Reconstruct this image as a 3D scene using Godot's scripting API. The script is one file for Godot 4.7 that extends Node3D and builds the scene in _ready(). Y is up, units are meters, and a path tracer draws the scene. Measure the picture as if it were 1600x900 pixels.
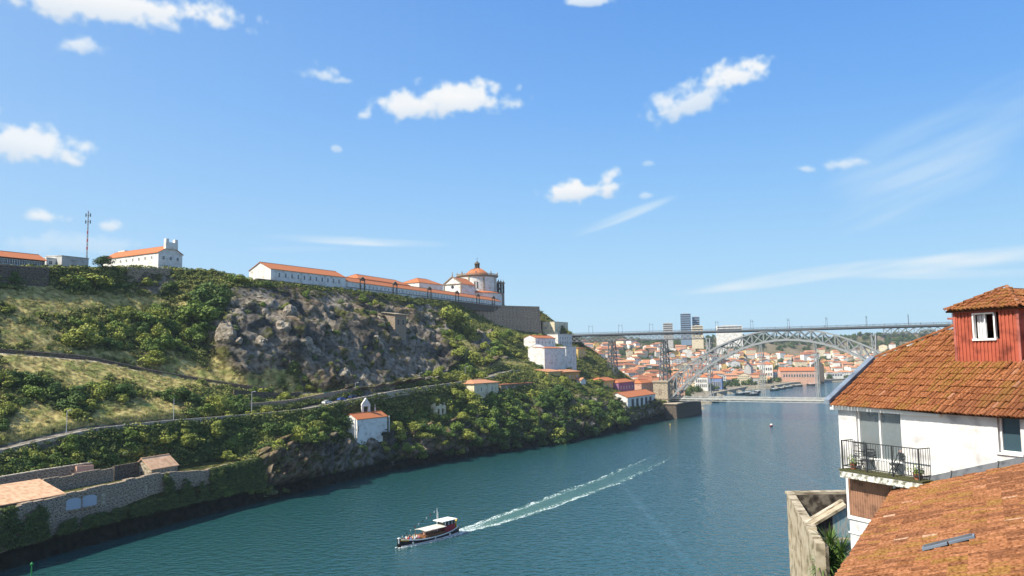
extends Node3D
# A river gorge under a summer sky: a wooded cliff with a monastery on the left bank, an iron arch bridge and a town behind it, tiled houses close by on the right.
# World: y up, metres, river level at 0, the viewer stands 46 m above the river on the right bank.
# Bank frame: s runs along the left bank downstream, t runs away from the river.

const BANK := Vector2(-114.8, -175.8)
const ALONG := Vector2(0.51284, -0.85849)
const INLAND := Vector2(-0.85849, -0.51284)
const BANK_YAW := 1.0323
const SUN_TO := Vector3(-0.62, 0.73, 0.29)
# profile lines of the left bank from the river bed to the plateau: s, t, height, s, t, height ...
const LINES := [
	[-120,-17,-5, 0,-3,-5, 20,2,-5, 62,8.2,-5, 95,12,-5, 154,17,-5, 212,12,-5, 279,-1,-5, 366,-1.5,-5, 450,3,-5, 505,-3,-5, 530,11,-5, 570,37,-5, 640,67,-5],
	[-120,-14,0, 0,0,0, 20,5,0, 62,11.2,0, 95,15,0, 154,20,0, 212,15,0, 279,2,0, 366,1.5,0, 450,6,0, 505,0,0, 530,14,0, 570,40,0, 640,70,0],
	[-120,-12.8,3.4, 0,1.2,3.4, 20,6.2,3.4, 62,12.4,3.4, 95,16.2,3.4, 154,21.2,3.4, 212,16.2,3.4, 279,3.2,3.4, 366,2.7,3.4, 450,7.2,3.4, 505,0.5,3, 530,14.5,3, 570,40.5,3, 640,70.5,3],
	[-120,-11,13, 0.6,2.5,13.1, 17.4,7,13.5, 45.5,12.5,14.3, 64.7,15.5,12.7, 92.8,19,13.7, 108,20.5,12, 125,23,12, 150,25,14.5, 180,25,13, 205,22,12, 235,14,11, 260,10,12, 300,9,14, 340,8,13, 380,8,12, 420,8,11.5, 450,8.5,12, 505,1.5,11.8, 530,15,6, 570,41,5, 640,71,5],
	[-120,14,12.5, 0,20,12.2, 45,24,12.5, 64,25,13, 85,27,14, 100,26,20, 125,27,20, 146,29,16, 186,30,15.5, 205,28,18, 240,23,25, 270,23,26.5, 300,22,27, 340,20,25.5, 380,19,21, 420,17,15.5, 450,16,13, 505,12,12, 530,30,8, 570,55,6, 640,85,6],
	[-120,31,20, 14,31.5,22.9, 23.6,31.5,24.3, 39.6,31.5,26.5, 62.4,31.5,26.9, 95.1,31.5,26.6, 122.4,31.5,26.8, 143.4,31.5,28.8, 175.9,31.5,31.4, 214.7,31.5,33.1, 249.1,31.5,34.8, 275.4,31.5,38.2, 310,38,37, 350,37,33, 390,34,28, 420,28,20.5, 450,24,14.5, 505,25,13, 530,45,10, 570,70,8, 640,100,8],
	[-120,39,20.1, 14,39.5,22.9, 23.6,39.5,24.4, 39.6,39.5,26.6, 62.4,39.5,26.9, 95.1,39.5,26.7, 122.4,39.5,26.9, 143.4,39.5,28.9, 175.9,39.5,31.4, 214.7,39.5,33.1, 249.1,39.5,34.8, 275.4,39.5,38.2, 310,45,37, 350,44,33, 390,41,28.1, 420,35,20.6, 450,31,14.6, 505,32,13.1, 530,52,10.1, 570,77,8.1, 640,107,8.1],
	[-120,40.5,22.2, 14,41,25.1, 23.6,41,26.6, 39.6,41,28.8, 62.4,41,29.1, 95.1,41,28.9, 122.4,41,29.1, 143.4,41,31.1, 175.9,41,33.6, 214.7,41,35.4, 249.1,41,37, 275.4,41,40.5, 310,46.5,38, 350,45.5,34, 390,42.5,29.1, 420,36.5,21.6, 450,32.5,15.6, 505,33.5,14.1, 530,53.5,11.1, 570,78.5,9.1, 640,108.5,9.1],
	[-120,75,56, 33.7,75,49.4, 64.8,75,46.6, 85.6,69,40.9, 113.4,57,34.7, 127.4,51,32.1, 160,45,31.5, 200,46,35, 222,47,37, 240,52,40, 265,56,46, 300,56,45, 340,56,42, 390,52,36, 420,46,29, 450,42,24, 505,45,20, 530,60,14, 570,85,11, 640,115,11],
	[-120,79.5,56.1, 33.7,79.5,49.5, 64.8,79.5,46.7, 85.6,73.5,41, 113.4,61.5,34.8, 127.4,55.5,32.2, 160,46.5,31.6, 200,47.5,35.1, 222,48.5,37.1, 240,53.5,40.1, 265,57.5,46.1, 300,57.5,45.1, 340,57.5,42.1, 390,53.5,36.1, 420,47.5,29.1, 450,43.5,24.1, 505,46.5,20.1, 530,61.5,14.1, 570,86.5,11.1, 640,116.5,11.1],
	[-120,94,68, 42.2,94,60.9, 64.2,95,61.7, 89,95,62, 112.7,88,59.1, 117.4,70,57.4, 140.6,62,56.3, 176.9,63,55.4, 230.9,68,57.9, 276.9,76,60.8, 356.9,80,60.3, 400,72,56, 440,62,45, 470,60,40, 505,65,32, 530,80,24, 570,105,18, 640,135,16],
	[-120,112,74, 50.2,112,75.7, 73.1,112,76, 99.3,112,77.4, 116,106,78.5, 126.2,94,77.7, 143.7,86,77.3, 201.3,86,76.6, 305,96,75.7, 401.2,112,67.1, 453.9,112,66.4, 470,84,57, 505,88,44, 530,110,35, 570,130,26, 640,160,22],
	[-120,114,80, 50.9,114,81.3, 94.7,114,85.1, 116.9,112,86.8, 132.2,102,86.1, 148.8,92,82.4, 207.6,92,82.3, 313.4,102,81.7, 364.2,116,83.3, 409.8,117,85.2, 457,114,66, 458.2,117,86, 470,87,62, 505,110,50, 530,130,42, 570,150,32, 640,180,26],
	[-120,264,81, 50.9,264,82.3, 94.7,264,86.1, 116.9,262,87.8, 132.2,252,87.1, 148.8,242,83.4, 207.6,242,83.3, 313.4,252,82.7, 364.2,266,84.3, 409.8,267,86.2, 457,234,67, 458.2,237,87, 470,207,63, 505,230,51, 530,250,43, 570,270,33, 640,300,27],
	[-120,564,56.7, 50.9,564,57.6, 94.7,564,60.3, 116.9,562,61.5, 132.2,552,61, 148.8,542,58.4, 207.6,542,58.3, 313.4,552,57.9, 364.2,566,59, 409.8,567,60.3, 457,534,46.9, 458.2,537,60.9, 470,507,44.1, 505,530,35.7, 530,550,30.1, 570,570,23.1, 640,600,18.9]]

var M := {}
var names := {}
var rng := RandomNumberGenerator.new()
var noise_a := FastNoiseLite.new()
var noise_b := FastNoiseLite.new()
var noise_c := FastNoiseLite.new()
var noise_d := FastNoiseLite.new()


class MB:
	var v := PackedVector3Array()
	var c := PackedColorArray()
	var uv := PackedVector2Array()
	var ix := PackedInt32Array()
	var nr := PackedVector3Array()
	var col := Color.WHITE
	func vert(p: Vector3) -> int:
		v.append(p); c.append(col); return v.size() - 1
	func tri(a: Vector3, b: Vector3, d: Vector3) -> void:
		var i := v.size()
		for p in [a, b, d]: v.append(p); c.append(col)
		ix.append_array([i, i + 1, i + 2])
	func quad(a: Vector3, b: Vector3, d: Vector3, e: Vector3) -> void:
		var i := v.size()
		for p in [a, b, d, e]: v.append(p); c.append(col)
		ix.append_array([i, i + 1, i + 2, i, i + 2, i + 3])
	func hexa(p: Array) -> void:   # four bottom corners, then four top corners
		quad(p[0], p[1], p[2], p[3]); quad(p[7], p[6], p[5], p[4])
		for k in 4:
			var j := (k + 1) % 4
			quad(p[k], p[k + 4], p[j + 4], p[j])
	func box(m: Vector3, size: Vector3, b := Basis()) -> void:
		var h := size / 2
		var p := []
		for y in [-h.y, h.y]:
			for q in [Vector2(-h.x, -h.z), Vector2(h.x, -h.z), Vector2(h.x, h.z), Vector2(-h.x, h.z)]:
				p.append(m + b * Vector3(q.x, y, q.y))
		hexa(p)
	func beam(a: Vector3, b: Vector3, w: float, h := -1.0) -> void:   # square bar from a to b
		if h < 0: h = w
		var d := (b - a).normalized()
		var side := d.cross(Vector3.UP)
		side = Vector3.RIGHT if side.length() < 0.01 else side.normalized()
		var up := side.cross(d).normalized()
		var p := []
		for e in [a, b]:
			for q in [Vector2(-1, -1), Vector2(1, -1), Vector2(1, 1), Vector2(-1, 1)]:
				p.append(e + side * q.x * w / 2 + up * q.y * h / 2)
		hexa(p)
	func tube(a: Vector3, b: Vector3, r0: float, r1: float, n := 6) -> void:
		var d := (b - a).normalized()
		var side := d.cross(Vector3.UP)
		side = Vector3.RIGHT if side.length() < 0.01 else side.normalized()
		var up := side.cross(d)
		for k in n:
			var t0 := TAU * k / n
			var t1 := TAU * (k + 1) / n
			var q0 := side * cos(t0) + up * sin(t0)
			var q1 := side * cos(t1) + up * sin(t1)
			quad(a + q0 * r0, b + q0 * r1, b + q1 * r1, a + q1 * r0)
			tri(b, b + q1 * r1, b + q0 * r1)
			tri(a, a + q0 * r0, a + q1 * r0)
	func lathe(m: Vector3, prof: Array, n := 24) -> void:   # prof: Vector2(radius, height)
		for k in n:
			var t0 := TAU * k / n
			var t1 := TAU * (k + 1) / n
			var q0 := Vector3(cos(t0), 0, sin(t0))
			var q1 := Vector3(cos(t1), 0, sin(t1))
			for j in prof.size() - 1:
				var a: Vector2 = prof[j]
				var b: Vector2 = prof[j + 1]
				quad(m + q0 * a.x + Vector3.UP * a.y, m + q0 * b.x + Vector3.UP * b.y, m + q1 * b.x + Vector3.UP * b.y, m + q1 * a.x + Vector3.UP * a.y)
	func prism(poly: Array, y0: float, y1: float) -> void:   # poly: Vector2 in x, z
		var n := poly.size()
		for k in n:
			var a: Vector2 = poly[k]
			var b: Vector2 = poly[(k + 1) % n]
			quad(Vector3(a.x, y0, a.y), Vector3(a.x, y1, a.y), Vector3(b.x, y1, b.y), Vector3(b.x, y0, b.y))
			if k > 0 and k < n - 1:
				var o: Vector2 = poly[0]
				tri(Vector3(o.x, y1, o.y), Vector3(a.x, y1, a.y), Vector3(b.x, y1, b.y))
				tri(Vector3(o.x, y0, o.y), Vector3(b.x, y0, b.y), Vector3(a.x, y0, a.y))
	func done(mesh: ArrayMesh = null) -> ArrayMesh:
		if mesh == null: mesh = ArrayMesh.new()
		if ix.is_empty(): return mesh
		var a := []
		a.resize(Mesh.ARRAY_MAX)
		a[Mesh.ARRAY_VERTEX] = v
		a[Mesh.ARRAY_COLOR] = c
		if uv.size() == v.size(): a[Mesh.ARRAY_TEX_UV] = uv
		if nr.size() == v.size(): a[Mesh.ARRAY_NORMAL] = nr
		a[Mesh.ARRAY_INDEX] = ix
		mesh.add_surface_from_arrays(Mesh.PRIMITIVE_TRIANGLES, a)
		return mesh


func numbered(called: String) -> String:
	names[called] = names.get(called, -1) + 1
	return called if names[called] == 0 else "%s_%03d" % [called, names[called]]


func tag(o: Node3D, label: String, category: String, group := "", kind := "") -> Node3D:
	if label: o.set_meta("label", label)
	if category: o.set_meta("category", category)
	if group: o.set_meta("group", group)
	if kind: o.set_meta("kind", kind)
	return o


func thing(called: String, label: String, category: String, where := Vector3.ZERO, yaw := 0.0, group := "") -> Node3D:
	var o := Node3D.new()
	o.name = numbered(called)
	add_child(o)
	o.position = where
	o.rotation.y = yaw
	return tag(o, label, category, group)


func part(called: String, mesh: Mesh, m: Material, parent: Node3D, at := Vector3.ZERO, yaw := 0.0, scl := Vector3.ONE) -> MeshInstance3D:
	var o := MeshInstance3D.new()
	o.name = called
	o.mesh = mesh
	if m: o.material_override = m
	parent.add_child(o, true)
	o.position = at
	o.rotation.y = yaw
	o.scale = scl
	return o


func single(called: String, mesh: Mesh, m: Material, label: String, category: String, where := Vector3.ZERO, yaw := 0.0, group := "", kind := "") -> MeshInstance3D:
	var o := part(numbered(called), mesh, m, self, where, yaw)
	tag(o, label, category, group, kind)
	return o


func ground(called: String, mesh: Mesh, m: Material, label := "") -> MeshInstance3D:
	var o := part(numbered(called), mesh, m, self)
	o.set_meta("kind", "structure")
	if label: o.set_meta("label", label)
	return o


func copy(o: Node3D, stem: String, where: Vector3, yaw: float, label := "", scl := Vector3.ONE) -> Node3D:
	var r: Node3D = o.duplicate()
	r.name = numbered(stem)
	add_child(r)
	r.position = where
	r.rotation.y = yaw
	r.scale = scl
	if label: r.set_meta("label", label)
	return r


func lin(r: float, g: float, b: float, a := 1.0) -> Color:
	var c := Color(r, g, b).linear_to_srgb()
	c.a = a
	return c


func noise_tex(freq: float, octaves: int, ramp: Array, size := 512, seed_ := 1, normal := false, bump := 4.0) -> NoiseTexture2D:
	var n := FastNoiseLite.new()
	n.noise_type = FastNoiseLite.TYPE_SIMPLEX_SMOOTH
	n.frequency = freq
	n.fractal_octaves = octaves
	n.seed = seed_
	var t := NoiseTexture2D.new()
	t.width = size; t.height = size
	t.seamless = true
	t.noise = n
	if normal:
		t.as_normal_map = true
		t.bump_strength = bump
	else:
		var g := Gradient.new()
		var offs := PackedFloat32Array()
		var cols := PackedColorArray()
		for k in ramp.size() / 2:
			offs.append(ramp[k * 2]); cols.append(ramp[k * 2 + 1])
		g.offsets = offs; g.colors = cols
		t.color_ramp = g
	return t


# plain or grained surface: colour (linear) times a grain texture laid by world position
func mat(key: String, c: Color, rough := 0.85, grain: Texture2D = null, period := 8.0, opt := {}) -> StandardMaterial3D:
	var m := StandardMaterial3D.new()
	m.resource_name = key
	m.albedo_color = c
	m.roughness = rough
	m.metallic_specular = opt.get("spec", 0.35)
	if grain:
		m.albedo_texture = grain
		m.uv1_triplanar = true
		m.uv1_world_triplanar = opt.get("world", true)
		m.uv1_scale = Vector3.ONE / period if not opt.has("scale") else opt.scale
	if opt.has("normal"):
		m.normal_enabled = true
		m.normal_texture = opt.normal
		m.normal_scale = opt.get("normal_scale", 1.0)
	if opt.get("vc", false): m.vertex_color_use_as_albedo = true
	if opt.has("metal"): m.metallic = opt.metal
	if opt.has("back"):
		m.backlight_enabled = true
		m.backlight = opt.back
	m.cull_mode = BaseMaterial3D.CULL_DISABLED
	M[key] = m
	return m


func materials() -> void:
	var w := Color.WHITE
	var fine := noise_tex(0.02, 5, [0.0, Color(0.62, 0.62, 0.62), 0.45, Color(0.86, 0.86, 0.86), 1.0, w], 512, 3)
	var stain := noise_tex(0.008, 6, [0.0, Color(0.72, 0.69, 0.65), 0.3, Color(0.88, 0.87, 0.85), 0.5, Color(0.96, 0.96, 0.95), 1.0, w], 512, 5)
	var patch := noise_tex(0.012, 5, [0.0, Color(0.38, 0.34, 0.3), 0.4, Color(0.72, 0.7, 0.66), 0.62, Color(0.9, 0.88, 0.86), 1.0, w], 512, 8)
	var rock := noise_tex(0.014, 6, [0.0, Color(0.3, 0.28, 0.26), 0.36, Color(0.64, 0.61, 0.57), 0.55, Color(0.88, 0.86, 0.83), 1.0, w], 512, 11)
	var rock_n := noise_tex(0.014, 6, [], 512, 11, true, 10.0)
	var tile := noise_tex(0.03, 4, [0.0, Color(0.5, 0.42, 0.38), 0.4, Color(0.82, 0.78, 0.75), 1.0, w], 512, 14)
	mat("terrain", w, 0.95, rock, 21.0, {"vc": true, "spec": 0.15, "normal": rock_n, "normal_scale": 1.3})
	mat("rock", lin(0.36, 0.345, 0.325), 0.92, rock, 15.0, {"spec": 0.2, "normal": rock_n, "normal_scale": 0.6})
	mat("rock_warm", lin(0.42, 0.385, 0.33), 0.92, rock, 17.0, {"spec": 0.2, "normal": rock_n, "normal_scale": 0.5})
	mat("stone_dark", lin(0.2, 0.175, 0.15), 0.92, rock, 5.0, {"spec": 0.2, "normal": rock_n, "normal_scale": 1.0})
	mat("stone", lin(0.5, 0.42, 0.34), 0.92, rock, 4.0, {"spec": 0.2, "normal": rock_n, "normal_scale": 0.8})
	mat("bastion_stone", lin(0.6, 0.47, 0.36), 0.92, rock, 7.0, {"spec": 0.2, "normal": rock_n, "normal_scale": 0.8})
	mat("stone_pale", lin(0.62, 0.55, 0.44), 0.9, patch, 6.0, {"spec": 0.2})
	mat("coping", lin(0.7, 0.64, 0.54), 0.9, patch, 5.0, {"spec": 0.2})
	mat("white", lin(0.78, 0.77, 0.75), 0.85, stain, 14.0)
	mat("white_far", lin(0.82, 0.81, 0.78), 0.85, stain, 30.0)
	mat("grey_wall", lin(0.5, 0.5, 0.49), 0.85, stain, 12.0)
	mat("cream", lin(0.75, 0.66, 0.48), 0.88, stain, 14.0)
	mat("ochre", lin(0.62, 0.36, 0.11), 0.88, stain, 12.0)
	mat("yellow", lin(0.72, 0.52, 0.2), 0.88, stain, 12.0)
	mat("pink", lin(0.66, 0.4, 0.3), 0.88, stain, 14.0)
	mat("red_wall", lin(0.42, 0.12, 0.09), 0.88, stain, 12.0)
	mat("blue_wall", lin(0.2, 0.28, 0.5), 0.88, stain, 12.0)
	mat("mauve_wall", lin(0.3, 0.16, 0.28), 0.88, stain, 12.0)
	mat("roof", lin(0.66, 0.25, 0.11), 0.88, tile, 5.0)
	mat("roof_pale", lin(0.72, 0.38, 0.22), 0.9, tile, 6.0)
	mat("roof_brown", lin(0.46, 0.2, 0.11), 0.9, tile, 5.0)
	mat("roof_grey", lin(0.35, 0.35, 0.35), 0.8, tile, 5.0)
	mat("glass_dark", lin(0.03, 0.035, 0.045), 0.12, null, 1.0, {"spec": 0.5})
	mat("frame_white", lin(0.8, 0.8, 0.78), 0.6)
	mat("dark_metal", lin(0.035, 0.04, 0.045), 0.55)
	mat("iron_pale", lin(0.38, 0.4, 0.41), 0.6, fine, 6.0)
	mat("deck_pale", lin(0.62, 0.62, 0.58), 0.7, fine, 6.0)
	mat("iron_grey", lin(0.15, 0.17, 0.19), 0.6, fine, 6.0)
	mat("iron_dark", lin(0.055, 0.065, 0.09), 0.65, fine, 6.0)
	mat("steel", lin(0.4, 0.42, 0.44), 0.5)
	mat("mast_red", lin(0.5, 0.1, 0.08), 0.6)
	mat("tower_glass", lin(0.2, 0.28, 0.38), 0.25, null, 1.0, {"spec": 0.5})
	mat("beacon_green", lin(0.02, 0.22, 0.06), 0.5)
	mat("roof_peach", lin(0.85, 0.55, 0.36), 0.92, noise_tex(0.012, 5, [0.0, Color(0.7, 0.66, 0.6), 0.5, Color(0.9, 0.88, 0.85), 1.0, w], 512, 19), 12.0)
	mat("board_blue", lin(0.55, 0.62, 0.72), 0.8, fine, 2.0)
	mat("mural_teal", lin(0.1, 0.36, 0.36), 0.8, patch, 5.0)
	mat("car_blue", lin(0.06, 0.12, 0.35), 0.3)
	mat("car_dark", lin(0.03, 0.05, 0.13), 0.3)
	mat("asphalt", lin(0.16, 0.155, 0.15), 0.92, patch, 6.0)
	mat("concrete", lin(0.5, 0.47, 0.42), 0.9, patch, 5.0)
	mat("dirt", lin(0.4, 0.34, 0.25), 0.95, patch, 5.0)
	mat("bark", lin(0.12, 0.09, 0.065), 0.95, fine, 2.0)
	M.fine = fine; M.stain = stain; M.patch = patch; M.rocktex = rock; M.tile = tile; M.rock_n = rock_n


func sky_image() -> Image:
	var w := 4096
	var h := 2048
	var img := Image.create(w, h, false, Image.FORMAT_RGB8)
	var stops := [[-90.0, 0.36, 0.4, 0.42], [-4.0, 0.5, 0.58, 0.62], [0.0, 0.76, 0.885, 0.955], [3.0, 0.725, 0.875, 0.965], [7.0, 0.65, 0.83, 0.97], [12.0, 0.55, 0.76, 0.965], [18.0, 0.44, 0.675, 0.945], [26.0, 0.34, 0.585, 0.9], [50.0, 0.2, 0.43, 0.76], [90.0, 0.15, 0.35, 0.68]]
	var sun_az := atan2(SUN_TO.x, -SUN_TO.z)
	var sun_el := asin(SUN_TO.normalized().y)
	var step := 16
	for y in h:
		var el := 90.0 - 180.0 * (y + 0.5) / h
		var k := 0
		while k < stops.size() - 2 and el > stops[k + 1][0]: k += 1
		var f := clampf((el - stops[k][0]) / (stops[k + 1][0] - stops[k][0]), 0, 1)
		var base := Color(lerpf(stops[k][1], stops[k + 1][1], f), lerpf(stops[k][2], stops[k + 1][2], f), lerpf(stops[k][3], stops[k + 1][3], f))
		if y > h / 2 + 80:
			img.fill_rect(Rect2i(0, y, w, 1), base)
			continue
		for x in range(0, w, step):
			var az := (x + step * 0.5) / w * TAU
			var e := deg_to_rad(el)
			var cosd := sin(e) * sin(sun_el) + cos(e) * cos(sun_el) * cos(az - sun_az)
			var ang := acos(clampf(cosd, -1, 1))
			img.fill_rect(Rect2i(x, y, step, 1), base.lerp(Color(0.93, 0.95, 0.97), 0.9 * exp(-pow(ang / 1.12, 2.0))))
	# clouds: azimuth, elevation, half width, half height (radians), slant, thickness
	var clouds := [
		[-0.0948, 0.3220, 0.0583, 0.0217, 0.05, 0.90], [0.1071, 0.2148, 0.0517, 0.0183, 0.08, 0.95], [-0.5087, 0.3984, 0.1725, 0.0350, 0.05, 1.00], [-0.5216, 0.3543, 0.0275, 0.0175, 0.10, 0.80], [-0.5725, 0.2379, 0.0817, 0.0350, -0.10, 0.90], [-0.5287, 0.2265, 0.0225, 0.0075, -0.15, 0.70], [-0.5588, 0.1626, 0.0367, 0.0158, 0.00, 0.85], [-0.4888, 0.1578, 0.0225, 0.0125, 0.00, 0.75],
		[-0.2549, 0.3551, 0.0383, 0.0158, -0.10, 0.75], [-0.2240, 0.3488, 0.0200, 0.0067, 0.00, 0.50], [-0.1943, 0.3080, 0.0150, 0.0125, 0.00, 0.80], [-0.1327, 0.3196, 0.0608, 0.0250, 0.10, 0.95], [-0.0607, 0.3287, 0.0867, 0.0317, 0.00, 1.00], [0.2423, 0.3188, 0.0733, 0.0317, 0.20, 0.85], [0.2950, 0.3388, 0.0633, 0.0250, 0.10, 1.00],
		[0.0861, 0.2139, 0.0792, 0.0233, 0.08, 1.05], [0.1283, 0.2270, 0.0200, 0.0175, 0.30, 0.90], [0.1757, 0.2046, 0.0125, 0.0067, 0.00, 0.50], [0.1802, 0.2446, 0.0100, 0.0050, 0.00, 0.40], [0.4103, 0.2241, 0.0342, 0.0117, 0.00, 0.70], [0.3702, 0.2237, 0.0167, 0.0067, -0.20, 0.60], [0.1104, 0.4435, 0.0425, 0.0092, 0.00, 0.80], [-0.4288, 0.3885, 0.0242, 0.0083, -0.20, 0.40], [-0.2275, 0.2658, 0.0092, 0.0067, 0.00, 0.50],
		[-0.5192, 0.1340, 0.0817, 0.0167, 0.00, 0.30]]
	# thin streaks, softer
	var veils := [[0.1395, 0.1776, 0.0833, 0.0083, 0.32, 0.60], [-0.1985, 0.1511, 0.1333, 0.0067, -0.03, 0.85], [-0.2700, 0.1399, 0.0750, 0.0042, 0.03, 0.25], [0.5250, 0.1013, 0.1583, 0.0133, 0.06, 0.85], [0.3532, 0.0937, 0.1583, 0.0108, 0.10, 0.80], [0.4908, 0.1832, 0.1083, 0.0333, 0.30, 0.42], [0.5065, 0.2285, 0.1250, 0.0458, 0.25, 0.30], [0.5779, 0.2629, 0.0750, 0.0375, 0.30, 0.25], [0.5115, 0.0878, 0.1333, 0.0067, -0.04, 0.40]]
	for k in 26:   # the same weather all round
		var az := rng.randf_range(0.75, TAU - 0.75)
		if az > PI: az -= TAU
		var size := rng.randf_range(0.02, 0.09)
		clouds.append([az, rng.randf_range(0.1, 0.7), size * 1.5, size * 0.55, rng.randf_range(-0.1, 0.2), rng.randf_range(0.6, 1.0)])
	for k in 10:
		var az := rng.randf_range(0.75, TAU - 0.75)
		if az > PI: az -= TAU
		veils.append([az, rng.randf_range(0.08, 0.4), rng.randf_range(0.1, 0.2), 0.012, rng.randf_range(-0.1, 0.3), 0.45])
	var n := FastNoiseLite.new()
	n.noise_type = FastNoiseLite.TYPE_SIMPLEX_SMOOTH
	n.frequency = 1.0
	n.fractal_octaves = 5
	n.seed = 21
	for kind in 2:
		for c in (veils if kind == 0 else clouds):
			var cx: float = c[0] / TAU * w
			var cy: float = (0.5 - c[1] / PI) * h
			var rx: float = c[2] * w / TAU / cos(c[1])
			var ry: float = c[3] * w / TAU
			var reach := int(rx * 1.5 + ry)
			var reach_y := int(ry * 1.9 + rx * absf(c[4]))
			for y in range(maxi(0, int(cy) - reach_y), mini(h / 2 + 20, int(cy) + reach_y)):
				for x in range(int(cx) - reach, int(cx) + reach):
					var dx := (x - cx) / rx
					var dy: float = (y - cy + (x - cx) * c[4]) / ry
					var a := 0.0
					if kind == 0:
						var f := 1.0 - dx * dx - dy * dy
						if f <= 0: continue
						var q := n.get_noise_3d((x * 0.6 + y * c[4]) * 0.011, (y + x * c[4]) * 0.055, c[0] * 9.0)
						a = smoothstep(0.0, 0.9, f) * clampf(0.55 + q * 1.1, 0.0, 1.0) * c[5]
					else:
						var low := dy if dy < 0 else dy * 1.35   # flatter underside
						var q := n.get_noise_3d(x * 0.021, y * 0.03, c[0] * 9.0) * 0.72
						var q2 := n.get_noise_3d(x * 0.075, y * 0.085, c[0] * 5.0) * 0.5
						var f := 0.86 - sqrt(dx * dx + low * low) + q + q2 * 0.8
						if f <= 0: continue
						a = smoothstep(0.0, 0.62, f) * c[5]
					if a <= 0.004: continue
					a = minf(a, 0.97)
					var xx := posmod(x, w)
					var old := img.get_pixel(xx, y)
					var body := Color(0.965, 0.97, 0.975) if kind == 1 else Color(0.9, 0.94, 0.97)
					if kind == 1: body = body.lerp(Color(0.76, 0.83, 0.91), clampf(dy * 0.8 + 0.15, 0, 0.8))
					img.set_pixel(xx, y, old.lerp(body, a))
	return img


func set_view() -> void:
	var cam := Camera3D.new()
	cam.name = "camera"
	add_child(cam)
	cam.position = Vector3(0, 46, 0)
	cam.basis = Basis(Vector3.RIGHT, atan(0.09)) * Basis(Vector3.BACK, -0.0135)
	cam.fov = rad_to_deg(2 * atan(0.375))
	cam.near = 0.3
	cam.far = 20000
	var env := Environment.new()
	env.background_mode = Environment.BG_SKY
	var sky := Sky.new()
	var pan := PanoramaSkyMaterial.new()
	pan.panorama = ImageTexture.create_from_image(sky_image())
	sky.sky_material = pan
	env.sky = sky
	env.background_energy_multiplier = 0.61
	env.tonemap_mode = Environment.TONE_MAPPER_LINEAR
	env.tonemap_exposure = 1.7
	env.fog_enabled = true
	env.fog_density = 0.00008
	env.fog_light_color = Color(0.8, 0.88, 0.97)
	env.sdfgi_enabled = true
	env.ssao_enabled = true
	env.ssil_enabled = true
	var we := WorldEnvironment.new()
	we.name = "world"
	we.environment = env
	add_child(we)
	var sun := DirectionalLight3D.new()
	sun.name = "sun"
	sun.light_energy = 1.45
	sun.light_color = Color(1.0, 0.965, 0.9)
	sun.light_angular_distance = 0.5
	sun.shadow_enabled = true
	add_child(sun)
	sun.look_at_from_position(SUN_TO * 100, Vector3.ZERO, Vector3.UP)


func bank(s: float, t: float, h := 0.0) -> Vector3:
	var q := BANK + ALONG * s + INLAND * t
	return Vector3(q.x, h, q.y)


func line_at(i: int, s: float) -> Vector2:   # (t, height) of a profile line at s
	var l: Array = LINES[i]
	var n := l.size() / 3
	if s <= l[0]: return Vector2(l[1], l[2])
	for k in range(1, n):
		if s <= l[k * 3]:
			var f: float = (s - l[k * 3 - 3]) / (l[k * 3] - l[k * 3 - 3])
			return Vector2(lerpf(l[k * 3 - 2], l[k * 3 + 1], f), lerpf(l[k * 3 - 1], l[k * 3 + 2], f))
	return Vector2(l[n * 3 - 2], l[n * 3 - 1])


func slope(s: float, k: float) -> Vector3:   # point of the left bank, profile coordinate k
	k = clampf(k, 0, 13.999)
	var i := int(k)
	var q := line_at(i, s).lerp(line_at(i + 1, s), k - i)
	return bank(s, q.x, q.y)


func inside(p: Vector2, polys: Array) -> bool:
	for poly in polys:
		if Geometry2D.is_point_in_polygon(p, poly): return true
	return false


func polygons(a: Array) -> Array:
	var out := []
	for l in a:
		var p := PackedVector2Array()
		for k in l.size() / 2: p.append(Vector2(l[k * 2], l[k * 2 + 1]))
		out.append(p)
	return out


var dry_zone := []
var rock_zone := []

# what grows or lies at a place of the left bank: 0 scrub, 1 dry grass, 2 rock, 3 road, 4 tide line, 5 track
func cover(s: float, k: float) -> int:
	if k < 2.05: return 4
	if k >= 5.0 and k <= 6.05 and s < 310: return 3
	if k >= 8.0 and k <= 9.02 and s < 150: return 5
	var w := Vector2(s + noise_a.get_noise_2d(s * 3.0, k * 60.0) * 7.0, k + noise_a.get_noise_2d(k * 60.0, s * 3.0 + 500.0) * 0.35)
	if k > 2.0 and k < 3.7 and s > 88 and s < 470: return 2 if noise_b.get_noise_2d(s * 4.0, k * 80.0) > (0.1 if s > 190 or k > 3.0 else -0.2) else 0
	if inside(w, rock_zone): return 2
	if inside(w, dry_zone): return 1
	if k > 12.3: return 1
	return 0


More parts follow.
